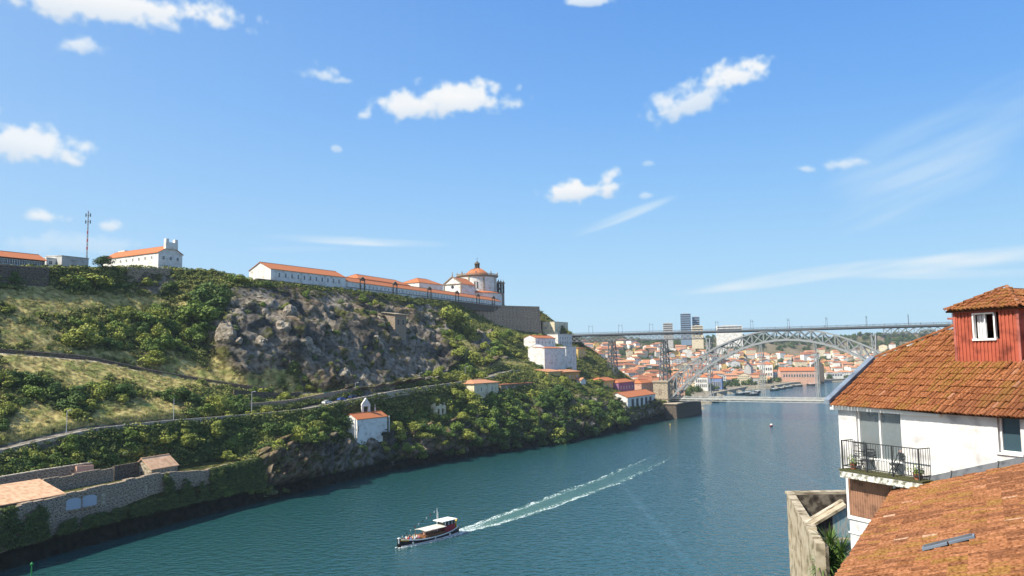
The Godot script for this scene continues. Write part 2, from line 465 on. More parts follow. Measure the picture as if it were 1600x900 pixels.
func lift(p: Vector3, kind: int, s: float, k: float) -> float:   # how far the rough surface stands out from the smooth profile
	var big := noise_a.get_noise_3dv(p)
	var fine := noise_c.get_noise_3dv(p)
	var amp := big * 1.6 + fine * 0.8
	if kind == 2:
		var slabs := noise_d.get_noise_3d(p.x + p.y * 0.6, p.y * 1.5, p.z - p.y * 0.4)
		amp = -slabs * 7.5 - 1.5 + big * 5.0 + fine * 1.2 + (0.28 - absf(noise_b.get_noise_3d(p.x * 1.7, p.y * 0.45, p.z * 1.7))) * 4.5
	elif kind == 1: amp = big * 1.2 + fine * 0.3
	elif kind == 4: amp = fine * 0.8 if k > 1 else 0.0
	elif kind == 3 or kind == 5: amp = 0.0
	if k > 4.0 and k < 7.01 and s < 320: amp = 0.0
	if k > 10.8 and k < 12.6: amp *= 0.25
	if k > 2 and k < 4.2 and s < 88: amp = 0.0
	if k >= 12.6: amp *= 0.4
	return amp


func left_bank() -> void:
	dry_zone = polygons([
		[48, 10.76, 63, 10.92, 92, 10.84, 109, 10.68, 114, 10.52, 100, 10.36, 65, 10.12, 42, 9.96], [42, 9.96, 62, 9.88, 64, 9.64, 55, 9.40, 37, 9.16], [33, 7.96, 58, 8.84, 73, 8.92, 86, 8.20, 110, 9.08, 100, 7.80, 76, 7.56, 56, 7.56, 44, 7.56, 29, 7.72],
		[90, 9.32, 113, 9.40, 136, 9.40, 135, 9.24, 103, 8.28, 86, 8.20], [21, 7.16, 39, 7.16, 54, 7.24, 75, 7.16, 73, 5.80, 43, 5.72, 27, 5.80, 18, 6.04], [133, 9.24, 143, 9.16, 155, 7.64, 143, 5.40, 134, 7.24, 133, 9.08], [50, 9.32, 70, 9.40, 91, 9.40, 89, 9.16, 68, 9.08, 44, 9.08],
		[273, 7.96, 341, 9.16, 331, 7.48, 251, 6.92], [263, 9.80, 292, 9.80, 273, 7.96, 239, 7.72, 246, 9.24]])
	rock_zone = polygons([
		[116, 10.20, 131, 10.76, 134, 11.24, 166, 11.64, 217, 11.72, 251, 11.48, 299, 11.24, 278, 10.04, 243, 8.12, 201, 6.60, 160, 6.12, 154, 9.08, 134, 9.40, 112, 9.48], [100, 11.96, 118, 11.96, 113, 10.92, 100, 10.92], [237, 11.32, 301, 11.48, 293, 10.60, 242, 10.36], [299, 9.88, 326, 10.12, 279, 7.32, 262, 7.48]])
	var m := MB.new()
	var sub := [1, 2, 8, 8, 6, 2, 3, 26, 2, 24, 24, 7, 12, 6]
	var cols := 620
	var rows := []
	for i in 14:
		for j in sub[i]: rows.append(i + float(j) / sub[i])
	rows.append(14.0)
	var nr := rows.size()
	for c in cols + 1:
		var s := -115.0 + 760.0 * c / cols
		var pr := []
		for i in 15: pr.append(line_at(i, s))
		for r in nr:
			var k: float = rows[r]
			var i := mini(int(k), 13)
			var q: Vector2 = (pr[i] as Vector2).lerp(pr[i + 1], k - i)
			var p := bank(s, q.x, q.y)
			var kind := cover(s, k)
			var amp := lift(p, kind, s, k)
			var big := noise_a.get_noise_3dv(p)
			var fine := noise_c.get_noise_3dv(p)
			var col := Color(0.13, 0.145, 0.05)
			if kind == 2:
				var stain := noise_b.get_noise_3d(p.x * 0.7, p.y * 0.25 + 90.0, p.z * 0.7)
				col = Color(0.34, 0.315, 0.28).lerp(Color(0.25, 0.19, 0.13), clampf(big * 1.8 + 0.2, 0, 0.75)).lerp(Color(0.075, 0.08, 0.085), clampf(stain * 2.8 + 0.1, 0, 0.85))
				if fine > 0.3: col = Color(0.12, 0.13, 0.05)
			elif kind == 1: col = Color(0.6, 0.52, 0.23).lerp(Color(0.3, 0.34, 0.11), clampf(fine * 2.2 + 0.3, 0, 1))
			elif kind == 3: col = Color(0.3, 0.29, 0.27)
			elif kind == 5: col = Color(0.6, 0.53, 0.42)
			elif kind == 4: col = Color(0.03, 0.032, 0.022)
			else: col = col.lerp(Color(0.3, 0.25, 0.11), clampf(big * 2.0, 0, 1))
			p += Vector3(-INLAND.x, 0.45, -INLAND.y) * amp
			m.v.append(p)
			m.c.append(col)
	_grid_faces(m, cols, nr)
	ground("hillside", m.done(), M.terrain, "steep left bank of cliffs, scrub and dry grass terraces")


func _grid_faces(m: MB, cols: int, nr: int) -> void:
	m.nr.resize(m.v.size())
	for c in cols + 1:
		for r in nr:
			var a := m.v[mini(c + 1, cols) * nr + r] - m.v[maxi(c - 1, 0) * nr + r]
			var b := m.v[c * nr + mini(r + 1, nr - 1)] - m.v[c * nr + maxi(r - 1, 0)]
			var q := a.cross(b).normalized()
			m.nr[c * nr + r] = q if q.y >= -0.05 or true else -q
	var up := 0.0
	for k in range(0, m.nr.size(), 37): up += m.nr[k].y
	if up < 0:
		for k in m.nr.size(): m.nr[k] = -m.nr[k]
	for c in cols:
		for r in nr - 1:
			var a := c * nr + r
			var b := a + nr
			if up < 0: m.ix.append_array([a, b, b + 1, a, b + 1, a + 1])
			else: m.ix.append_array([a, b + 1, b, a, a + 1, b + 1])


func water() -> void:
	var m := MB.new()
	for p in [Vector3(-700, 0, 150), Vector3(1900, 0, 150), Vector3(1900, 0, -2400), Vector3(-700, 0, -2400)]:
		m.v.append(p); m.c.append(Color.WHITE); m.uv.append(Vector2(p.x / 70.0, p.z / 44.0)); m.nr.append(Vector3.UP)
	m.ix.append_array([0, 2, 1, 0, 3, 2])
	var w := StandardMaterial3D.new()
	w.resource_name = "river_water"
	w.albedo_color = lin(0.014, 0.068, 0.071)
	w.roughness = 0.08
	w.metallic_specular = 1.0
	w.normal_enabled = true
	var n := FastNoiseLite.new()
	w.normal_texture = noise_tex(0.02, 5, [], 1024, 41, true, 6.5)
	w.normal_scale = 1.0
	M.water = w
	ground("river", m.done(), w, "wide green and blue river with small ripples")


# ---------------------------------------------------------------- building kit

var win_cache := {}

func window_mesh(w: float, h: float, frame := "frame_white", bars := 1) -> ArrayMesh:   # faces +z, centred on its sill line
	var key := "%.2f %.2f %s %d" % [w, h, frame, bars]
	if win_cache.has(key): return win_cache[key]
	var f := MB.new()
	var b := 0.12 * minf(1.0, w)
	f.box(Vector3(0, h + b / 2, 0.05), Vector3(w + b * 2, b, 0.16))
	f.box(Vector3(0, -b / 2, 0.08), Vector3(w + b * 3, b, 0.24))
	for s in [-1, 1]: f.box(Vector3(s * (w + b) / 2, h / 2, 0.05), Vector3(b, h, 0.16))
	for k in bars:
		f.box(Vector3(-w / 2 + w * (k + 1.0) / (bars + 1), h / 2, 0.03), Vector3(0.06, h, 0.06))
	f.box(Vector3(0, h * 0.62, 0.03), Vector3(w, 0.05, 0.05))
	var mesh := f.done()
	mesh.surface_set_material(0, M[frame])
	var g := MB.new()
	g.box(Vector3(0, h / 2, -0.02), Vector3(w, h, 0.06))
	mesh = g.done(mesh)
	mesh.surface_set_material(1, M.glass_dark)
	win_cache[key] = mesh
	return mesh


func roof_shape(kind: String, l: float, d: float, h: float, rise: float, o: float, th := 0.22) -> MB:
	var m := MB.new()
	var zc := -d / 2
	if kind == "gable" or kind == "gable_z":
		var half := d / 2 if kind == "gable" else l / 2
		var run := l / 2 + o if kind == "gable" else d / 2 + o
		var drop := rise * o / half
		for sg in [-1.0, 1.0]:
			var q := []
			for y in [0.0, th]:
				for e in [[-run, 0.0], [run, 0.0], [run, 1.0], [-run, 1.0]]:
					var out: float = sg * (half + o) * e[1]
					var yy: float = h + rise + y - (rise + drop) * e[1]
					q.append(Vector3(e[0], yy, zc + out) if kind == "gable" else Vector3(out, yy, zc + e[0]))
			m.hexa(q)
		var a := Vector3(-run, h + rise + th, zc) if kind == "gable" else Vector3(0, h + rise + th, zc - run)
		var b := Vector3(run, h + rise + th, zc) if kind == "gable" else Vector3(0, h + rise + th, zc + run)
		m.beam(a, b, 0.35, 0.25)
	elif kind == "hip":
		var x := l / 2 + o
		var z := d / 2 + o
		var rx := maxf(l - d, 0.0) / 2
		var rz := maxf(d - l, 0.0) / 2
		var e := [Vector3(-x, h, zc - z), Vector3(x, h, zc - z), Vector3(x, h, zc + z), Vector3(-x, h, zc + z)]
		var t := [Vector3(-rx, h + rise, zc - rz), Vector3(rx, h + rise, zc - rz), Vector3(rx, h + rise, zc + rz), Vector3(-rx, h + rise, zc + rz)]
		var up := Vector3(0, th, 0)
		for k in 4:
			var j := (k + 1) % 4
			m.quad(e[k] + up, t[k] + up, t[j] + up, e[j] + up)
			m.quad(e[k], e[k] + up, e[j] + up, e[j])
			m.beam(e[k] + up, t[k] + up, 0.32, 0.22)
		m.quad(e[3], e[2], e[1], e[0])
		if rx > 0 or rz > 0: m.beam(t[0] + up, t[2] + up, 0.35, 0.25)
	elif kind == "shed":   # high at the back
		var q := []
		for y in [0.0, th]:
			for e in [[-1.0, 0.0], [1.0, 0.0], [1.0, 1.0], [-1.0, 1.0]]:
				q.append(Vector3(e[0] * (l / 2 + o), h + y + rise * (1 - e[1]) - (o * rise / d) * (2 * e[1] - 1), -d - o + (d + 2 * o) * e[1]))
		m.hexa(q)
	else:   # flat with a parapet
		m.box(Vector3(0, h + 0.1, zc), Vector3(l + o * 2, 0.3, d + o * 2))
	return m


func wall_shape(kind: String, l: float, d: float, h: float, rise: float, foot := 3.0) -> MB:
	var m := MB.new()
	m.box(Vector3(0, (h - foot) / 2, -d / 2), Vector3(l, h + foot, d))
	if kind == "gable":
		for x in [-l / 2, l / 2]:
			var q := []
			for dx in [-0.12, 0.12]:
				var xx: float = x - signf(x) * 0.13 + dx
				q.append([Vector3(xx, h, -d), Vector3(xx, h, 0), Vector3(xx, h + rise, -d / 2)])
			_wedge(m, q[0], q[1])
	elif kind == "gable_z":
		for z in [-d + 0.13, -0.13]:
			var q := []
			for dz in [-0.12, 0.12]:
				q.append([Vector3(-l / 2, h, z + dz), Vector3(l / 2, h, z + dz), Vector3(0, h + rise, z + dz)])
			_wedge(m, q[0], q[1])
	elif kind == "shed":
		var a := [Vector3(-l / 2, h, -d), Vector3(-l / 2, h, 0), Vector3(-l / 2, h + rise, -d)]
		var b := [Vector3(l / 2, h, -d), Vector3(l / 2, h, 0), Vector3(l / 2, h + rise, -d)]
		_wedge(m, a, b)
	return m


func _wedge(m: MB, a: Array, b: Array) -> void:
	m.tri(a[0], a[1], a[2])
	m.tri(b[0], b[2], b[1])
	for k in 3:
		var j := (k + 1) % 3
		m.quad(a[k], b[k], b[j], a[j])


# A building whose front foot runs from a to b; rows of windows are [face, count, sill height, width, height, from, to]
func building(called: String, label: String, category: String, a: Vector3, b: Vector3, d: float, h: float, o := {}) -> Node3D:
	var flat := Vector3(b.x - a.x, 0, b.z - a.z)
	var l := flat.length()
	var t := thing(called, label, category, Vector3((a.x + b.x) / 2, minf(a.y, b.y), (a.z + b.z) / 2), atan2(-flat.z, flat.x), o.get("group", ""))
	fit_out(t, l, d, h, o)
	return t


func fit_out(t: Node3D, l: float, d: float, h: float, o: Dictionary) -> void:
	var kind: String = o.get("roof", "gable")
	var rise: float = o.get("rise", d * 0.24)
	part("wall", wall_shape(kind, l, d, h, rise, o.get("foot", 3.0)).done(), M[o.get("wall", "white")], t)
	var roof := part("roof", roof_shape(kind, l, d, h, rise, o.get("over", 0.4)).done(), M[o.get("tiles", "roof")], t)
	if o.has("chimney"):
		var c := MB.new()
		c.box(Vector3(o.chimney, h + rise * 0.9, -d * 0.6), Vector3(0.9, 2.2, 0.7))
		c.box(Vector3(o.chimney, h + rise * 0.9 + 1.2, -d * 0.6), Vector3(1.15, 0.2, 0.95))
		part("chimney", c.done(), M.white, roof)
	for r in o.get("rows", []):
		var n: int = r[1]
		var span := l if r[0] in ["f", "b"] else d
		var from: float = r[5] if r.size() > 5 else 0.06
		var to: float = r[6] if r.size() > 6 else 0.94
		var mesh := window_mesh(r[3], r[4], o.get("frame", "frame_white"), o.get("bars", 1))
		for k in n:
			var f := lerpf(from, to, (k + 0.5) / n)
			var p := Vector3.ZERO
			var yaw := 0.0
			match r[0]:
				"f": p = Vector3((f - 0.5) * span, r[2], 0.02)
				"l": p = Vector3(-l / 2 - 0.02, r[2], -d + f * span); yaw = -PI / 2
				"r": p = Vector3(l / 2 + 0.02, r[2], -f * span); yaw = PI / 2
			part(o.get("opening", "window"), mesh, null, t, p, yaw)


func wall_run(called: String, label: String, pts: Array, w: float, h: float, m: Material, coping: Material = null, base_drop := 1.5, ragged := 0.0) -> Node3D:   # a wall along points of its foot
	var t := thing(called, label, "wall", pts[0])
	t.set_meta("kind", "thing")
	var b := MB.new()
	var c := MB.new()
	for k in pts.size() - 1:
		var p: Vector3 = pts[k] - pts[0]
		var q: Vector3 = pts[k + 1] - pts[0]
		var side := Vector3(q.x - p.x, 0, q.z - p.z).normalized().cross(Vector3.UP)
		var ring := func(s: float, lo: float, hi: float) -> Array:
			return [p - side * s + Vector3.UP * lo, q - side * s + Vector3.UP * lo, q + side * s + Vector3.UP * lo, p + side * s + Vector3.UP * lo,
				p - side * s + Vector3.UP * hi, q - side * s + Vector3.UP * hi, q + side * s + Vector3.UP * hi, p + side * s + Vector3.UP * hi]
		b.hexa(ring.call(w / 2, -base_drop, h - rng.randf() * ragged))
		if coping: c.hexa(ring.call(w / 2 + 0.12, h, h + 0.3))
	part("wall_face", b.done(), m, t)
	if coping: part("coping", c.done(), coping, t)
	return t


# ---------------------------------------------------------------- the monastery and what stands on the plateau

func plateau() -> void:
	var front := BANK_YAW
	building("barracks", "long white barracks with orange roof and a row of slit windows on the cliff top", "building", Vector3(-114.26, 83.78, -361.95), Vector3(-88.23, 83.69, -405.52), 15.0, 5.6, {"rise": 3.6, "rows": [["f", 11, 2.0, 1.0, 2.1]], "over": 0.35, "tiles": "roof"})
	# gallery
	var a := Vector3(-87.98, 82.02, -405.95)
	var b := Vector3(-8.29, 85.15, -572.48)
	var g := building("monastery_gallery", "low white gallery wing with small windows running up to the round church", "building", a, b, 9.0, 5.4, {"rise": 2.6, "rows": [["f", 44, 2.9, 0.9, 1.3], ["f", 30, 0.3, 0.7, 1.0]], "over": 0.3, "foot": 2.5})
	var l := Vector2(b.x - a.x, b.z - a.z).length()
	var rail := MB.new()
	rail.box(Vector3(0, 2.35, 0.1), Vector3(l, 0.28, 0.24))
	part("string_course", rail.done(), M.stone_dark, g)
	for f in [0.075, 0.245, 0.45, 0.64, 0.80, 0.93]:
		var p := MB.new()
		for s in [-1, 1]:
			p.box(Vector3(s * 1.9, 3.4, 0.15), Vector3(0.42, 7.6, 0.6))
			p.box(Vector3(s * 1.9, 7.3, 0.15), Vector3(0.7, 0.3, 0.85))
		p.box(Vector3(0, 6.95, 0.12), Vector3(3.4, 0.5, 0.4))
		var gable := [[Vector3(-2.4, 7.45, -0.3), Vector3(2.4, 7.45, -0.3), Vector3(0, 8.9, -0.3)], [Vector3(-2.4, 7.45, 0.6), Vector3(2.4, 7.45, 0.6), Vector3(0, 8.9, 0.6)]]
		_wedge(p, gable[0], gable[1])
		part("gabled_portal", p.done(), M.stone_dark, g, Vector3((f - 0.5) * l, 0, 0))
	# wings behind the gallery
	building("cloister_wing", "cloister wing with hipped orange roof behind the white gallery", "building", Vector3(-88.13, 85.95, -438.84), Vector3(-65.41, 87.58, -488.56), 13.0, 6.3, {"roof": "hip", "rise": 3.2, "wall": "white"})
	building("cloister_wing", "short cloister wing with double orange roof left of the church gable", "building", Vector3(-62.09, 88.60, -511.68), Vector3(-48.35, 88.94, -534.68), 16.0, 8.0, {"roof": "hip", "rise": 4.0, "wall": "white"})
	building("church_nave", "white church nave with pedimented gable and round window", "church", Vector3(-36.33, 90.37, -548.96), Vector3(-27.42, 90.49, -563.86), 15.5, 8.8, {"rise": 5.0, "over": 0.5, "foot": 4.0})
	var nave := get_child(get_child_count() - 1)
	var nd := MB.new()
	var nl: float = Vector2(Vector3(-36.33, 90.37, -548.96).x - Vector3(-27.42, 90.49, -563.86).x, Vector3(-36.33, 90.37, -548.96).z - Vector3(-27.42, 90.49, -563.86).z).length()
	nd.tube(Vector3(-nl / 2 - 0.15, 6.6, -7.75), Vector3(-nl / 2 + 0.1, 6.6, -7.75), 1.2, 1.2, 16)
	part("round_window", nd.done(), M.glass_dark, nave)
	var co := MB.new()
	co.box(Vector3(-nl / 2 - 0.2, 8.7, -7.75), Vector3(0.7, 0.5, 16.6))
	for s in [-1, 1]:
		co.beam(Vector3(-nl / 2 - 0.2, 8.9, -7.75 + s * 8.3), Vector3(-nl / 2 - 0.2, 14.3, -7.75), 0.8, 0.6)
		co.box(Vector3(-nl / 2 - 0.1, 3.5, -7.75 + s * 7.4), Vector3(0.5, 10.0, 1.0))
	co.box(Vector3(-nl / 2 - 0.2, 15.2, -7.75), Vector3(0.5, 2.2, 0.5))
	co.box(Vector3(-nl / 2 - 0.2, 16.8, -7.75), Vector3(0.2, 2.2, 0.2))
	co.box(Vector3(-nl / 2 - 0.2, 17.1, -7.75), Vector3(0.2, 0.2, 1.2))
	part("pediment_cornice", co.done(), M.stone, nave)
	rotunda()
	bell_tower()
	bastion()
	# buildings on the far left of the plateau
	var school := building("school_block", "low dark building with glazed front and orange roof at the left edge", "building", Vector3(-198.24, 82.60, -277.91), Vector3(-184.38, 83.97, -301.11), 12.0, 3.9, {"rise": 2.6, "wall": "stone_dark", "rows": [["f", 14, 1.2, 2.4, 1.9, 0.02, 0.98]], "over": 0.7})
	building("plain_shed", "small white flat-roofed outbuilding beside the glazed building", "building", Vector3(-187.65, 84.23, -307.34), Vector3(-184.67, 84.51, -312.34), 8.0, 4.2, {"roof": "flat", "over": 0.1, "tiles": "white", "rows": [["f", 2, 1.8, 1.2, 1.2]]})
	building("storage_hall", "pale grey windowless hall with flat roof below the mast", "building", Vector3(-182.22, 84.05, -308.64), Vector3(-176.57, 84.79, -318.09), 12.0, 5.3, {"roof": "shed", "rise": 0.8, "over": 0.2, "wall": "grey_wall", "tiles": "grey_wall"})
	var c: Vector3 = Vector3(-155.62, 87.65, -335.61)
	var inl := Vector3(INLAND.x, 0, INLAND.y)
	var hall := building("hilltop_hall", "white two-storey hall with orange roof and small upper windows on the hilltop", "building", c + inl * 42.0, c, 12.0, 6.6, {"rise": 3.4, "rows": [["f", 8, 4.2, 0.9, 0.9], ["r", 3, 3.6, 1.1, 1.4]], "over": 0.4, "foot": 4.0})
	var ch := MB.new()
	ch.box(Vector3(21.0, 10.0, -6.0), Vector3(1.6, 3.0, 6.0))
	ch.box(Vector3(21.0, 12.2, -8.2), Vector3(1.6, 1.6, 1.4)); ch.box(Vector3(21.0, 12.2, -3.8), Vector3(1.6, 1.6, 1.4))
	part("roof_turret", ch.done(), M.white, hall)
	ch = MB.new()
	ch.box(Vector3(-16.0, 9.6, -7.5), Vector3(5.0, 2.6, 3.0))
	part("roof_box", ch.done(), M.white, hall)
	# mast
	var mp: Vector3 = Vector3(-184.88, 87.84, -331.47)
	var mast := thing("radio_mast", "tall slim grey and red lattice mast on the skyline", "mast", mp)
	var hh := 24.5
	for k in 14:
		var y0 := hh * k / 14.0
		var y1 := hh * (k + 1) / 14.0
		var r := lerpf(0.34, 0.2, k / 14.0)
		var mm := MB.new()
		for q in 3:
			var p0 := Vector3(cos(q * TAU / 3), 0, sin(q * TAU / 3)) * r
			var p1 := Vector3(cos((q + 1) * TAU / 3), 0, sin((q + 1) * TAU / 3)) * r
			mm.beam(p0 + Vector3(0, y0, 0), p0 + Vector3(0, y1, 0), 0.1)
			mm.beam(p0 + Vector3(0, y0, 0), p1 + Vector3(0, y1, 0), 0.06)
			mm.beam(p1 + Vector3(0, y0, 0), p0 + Vector3(0, y1, 0), 0.06)
		part("lattice_section", mm.done(), M.mast_red if k > 3 and k < 9 and k % 2 == 0 else M.steel, mast)
	for y in [19.5, 22.5]:
		var mm := MB.new()
		mm.box(Vector3(0, y, 0), Vector3(2.2, 0.14, 0.14))
		for s in [-1, 1]: mm.box(Vector3(s * 1.0, y, 0), Vector3(0.3, 1.5, 0.3))
		part("antenna", mm.done(), M.dark_metal, mast)
	# walls under the plateau edge
	var run := []
	for k in 12: run.append(slope(-60 + k * 11.5, 11.05) + Vector3(-INLAND.x, 0, -INLAND.y) * 0.6)
	wall_run("plateau_wall", "dark stone retaining wall under the glazed building at the plateau edge", run, 1.6, 5.6, M.stone_dark, M.stone)
	run = []
	for k in 4: run.append(Vector3(-160.96, 76.88, -318.87).lerp(Vector3(-149.24, 77.96, -332.63), k / 3.0))
	wall_run("rubble_wall", "tall brown rubble retaining wall under the white hilltop hall", run, 2.0, 8.2, M.stone, M.coping)
	run = []
	for k in 12: run.append(Vector3(-117.62, 80.39, -351.26).lerp(Vector3(-7.38, 80.27, -571.09), k / 11.0))
	wall_run("terrace_wall", "long grey terrace wall along the cliff edge under the barracks and gallery", run, 1.2, 3.0, M.stone_dark, M.stone)


func rotunda() -> void:
	var c: Vector3 = Vector3(-26.50, 91.15, -584.91)
	var t := thing("round_church", "round white church with stone cornice, low orange dome and lantern", "church", c, BANK_YAW)
	var y0 := c.y
	var top: float = Vector3(-26.12, 107.83, -580.00).y - y0
	var r := 14.8
	var m := MB.new()
	m.lathe(Vector3.ZERO, [Vector2(r, -6), Vector2(r, top)], 48)
	m.lathe(Vector3.ZERO, [Vector2(r, top), Vector2(0, top)], 48)
	part("drum_wall", m.done(), M.white, t)
	var low: float = Vector3(-26.23, 96.12, -580.00).y - y0
	m = MB.new()
	m.lathe(Vector3.ZERO, [Vector2(r + 4.0, -6), Vector2(r + 4.0, low - 2.2)], 40)
	part("lower_ring_wall", m.done(), M.white, t)
	m = MB.new()
	m.lathe(Vector3.ZERO, [Vector2(r + 4.5, low - 2.3), Vector2(r + 4.5, low - 2.0), Vector2(r, low - 0.4)], 40)
	part("lower_ring_roof", m.done(), M.roof, t)
	m = MB.new()
	m.lathe(Vector3.ZERO, [Vector2(r, top - 1.3), Vector2(r + 0.7, top - 1.0), Vector2(r + 1.4, top - 0.2), Vector2(r + 1.4, top + 0.15), Vector2(r - 0.5, top + 0.2)], 48)
	part("cornice", m.done(), M.stone, t)
	for k in 8:
		var q := k * TAU / 8 + 0.13
		m = MB.new()
		m.box(Vector3(0, (top + low) / 2 - 1.0, 0), Vector3(0.5, top - low + 2.0, 1.1))
		part("pilaster", m.done(), M.stone_pale, t, Vector3(cos(q), 0, -sin(q)) * (r + 0.12), q)
		q += TAU / 16
		if k % 2 == 0:
			part("window", window_mesh(2.6, 4.6, "stone", 2), null, t, Vector3(cos(q) * (r - 0.05), low + 1.6, -sin(q) * (r - 0.05)), q + PI / 2)
		m = MB.new()
		m.box(Vector3(0, top + 1.0, 0), Vector3(0.8, 1.7, 0.8))
		m.lathe(Vector3(0, top + 1.85, 0), [Vector2(0.25, 0), Vector2(0.5, 0.5), Vector2(0.15, 1.1), Vector2(0, 1.8)], 8)
		part("finial", m.done(), M.stone, t, Vector3(cos(q), 0, -sin(q)) * (r + 0.6), q)
	var bal := MB.new()
	bal.lathe(Vector3.ZERO, [Vector2(r + 0.75, top + 0.9), Vector2(r + 0.75, top + 1.2), Vector2(r + 0.45, top + 1.2), Vector2(r + 0.45, top + 0.9), Vector2(r + 0.75, top + 0.9)], 48)
	for k in 72:
		var q := k * TAU / 72
		bal.box(Vector3(cos(q), 0, sin(q)) * (r + 0.6) + Vector3.UP * (top + 0.5), Vector3(0.3, 0.9, 0.3))
	part("balustrade", bal.done(), M.stone, t)
	m = MB.new()
	var dr := 8.6
	var rise: float = Vector3(-26.06, 113.94, -580.00).y - y0 - top
	m.lathe(Vector3.ZERO, [Vector2(dr + 0.2, top + 0.1), Vector2(dr, top + rise * 0.3), Vector2(dr * 0.86, top + rise * 0.52), Vector2(dr * 0.58, top + rise * 0.78), Vector2(dr * 0.22, top + rise)], 24)
	var dome := part("dome", m.done(), M.roof, t)
	for k in 8:
		var rib := MB.new()
		var q := k * TAU / 8
		var e := Vector3(cos(q), 0, sin(q))
		rib.beam(e * dr + Vector3.UP * (top + rise * 0.32), e * dr * 0.58 + Vector3.UP * (top + rise * 0.81), 0.5, 0.4)
		rib.beam(e * dr * 0.58 + Vector3.UP * (top + rise * 0.81), e * dr * 0.22 + Vector3.UP * (top + rise * 1.02), 0.5, 0.4)
		part("rib", rib.done(), M.roof_pale, dome)
	m = MB.new()
	var ly := top + rise
	m.lathe(Vector3.ZERO, [Vector2(2.3, ly - 0.3), Vector2(2.3, ly + 0.5), Vector2(0, ly + 0.5)], 12)
	for k in 8:
		var q := k * TAU / 8
		m.box(Vector3(cos(q) * 1.6, ly + 1.9, sin(q) * 1.6), Vector3(0.5, 2.9, 0.5), Basis(Vector3.UP, -q))
	m.lathe(Vector3.ZERO, [Vector2(2.2, ly + 3.2), Vector2(2.3, ly + 3.6), Vector2(1.6, ly + 4.5), Vector2(0.5, ly + 5.3), Vector2(0.12, ly + 6.2)], 12)
	var lan := part("lantern", m.done(), M.stone_dark, t)
	m = MB.new()
	m.box(Vector3(0, ly + 7.4, 0), Vector3(0.16, 2.6, 0.16))
	m.box(Vector3(0, ly + 7.9, 0), Vector3(1.1, 0.16, 0.16))
	part("cross", m.done(), M.dark_metal, lan)


func bell_tower() -> void:
	var c: Vector3 = Vector3(-8.59, 84.47, -591.48)
	var t := thing("bell_wall", "weathered brown stone bell tower with open arches right of the round church", "tower", c, BANK_YAW)
	var hh: float = Vector3(-8.50, 103.14, -600.00).y - c.y
	var m := MB.new()
	m.box(Vector3(0, hh * 0.3 - 3, -3), Vector3(8.5, hh * 0.6 + 6, 7))
	part("tower_base", m.done(), M.stone, t)
	for x in [-3.6, 0.0, 3.6]:
		m = MB.new()
		m.box(Vector3(x, hh * 0.78, 0), Vector3(1.3, hh * 0.4, 1.2))
		m.box(Vector3(x, hh * 0.78, -6), Vector3(1.3, hh * 0.4, 1.2))
		m.lathe(Vector3(x, hh + 0.9, 0), [Vector2(0.7, 0), Vector2(0.6, 0.5), Vector2(0.2, 1.2), Vector2(0, 2.4)], 8)
		part("pier", m.done(), M.stone_dark, t)
	m = MB.new()
	m.box(Vector3(0, hh + 0.3, -3), Vector3(9.2, 1.1, 7.8))
	part("entablature", m.done(), M.stone, t)
	m = MB.new()
	m.lathe(Vector3(-1.8, hh * 0.72, -0.4), [Vector2(1.0, 0), Vector2(0.75, 0.5), Vector2(0.6, 1.3), Vector2(0.2, 1.7), Vector2(0, 1.75)], 12)
	part("bell", m.done(), M.iron_dark, t)


func bastion() -> void:
	var a: Vector3 = Vector3(-27.69, 73.23, -530.26)
	var b: Vector3 = Vector3(23.06, 66.57, -614.24)
	var ta: Vector3 = Vector3(-27.07, 82.55, -537.15)
	var tb: Vector3 = Vector3(21.44, 86.01, -617.38)
	var t := thing("bastion", "tall battered brown stone bastion closing the plateau above the houses", "wall", a)
	t.set_meta("kind", "thing")
	var inl := Vector3(INLAND.x, 0, INLAND.y)
	var m := MB.new()
	var lo := Vector3(0, -4, 0)
	m.hexa([lo, b - a + lo, b - a + inl * 40 + lo, inl * 40 + lo, ta - a, tb - a, tb - a + inl * 36, ta - a + inl * 36])
	part("wall_face", m.done(), M.bastion_stone, t)
	for k in 19:
		var f := (k + 0.4) / 18.6
		m = MB.new()
		var p := a.lerp(b, f) - a
		var q := ta.lerp(tb, f) - a
		m.beam(p - inl * 0.15 + lo, q - inl * 0.15, 1.1, 0.9)
		part("buttress", m.done(), M.bastion_stone, t)
	m = MB.new()
	m.beam(ta - a - inl * 0.1, tb - a - inl * 0.1, 1.2, 0.6)
	m.beam(tb - a, tb - a + inl * 36, 1.2, 0.6)
	part("coping", m.done(), M.coping, t)


# ---------------------------------------------------------------- houses along the left bank

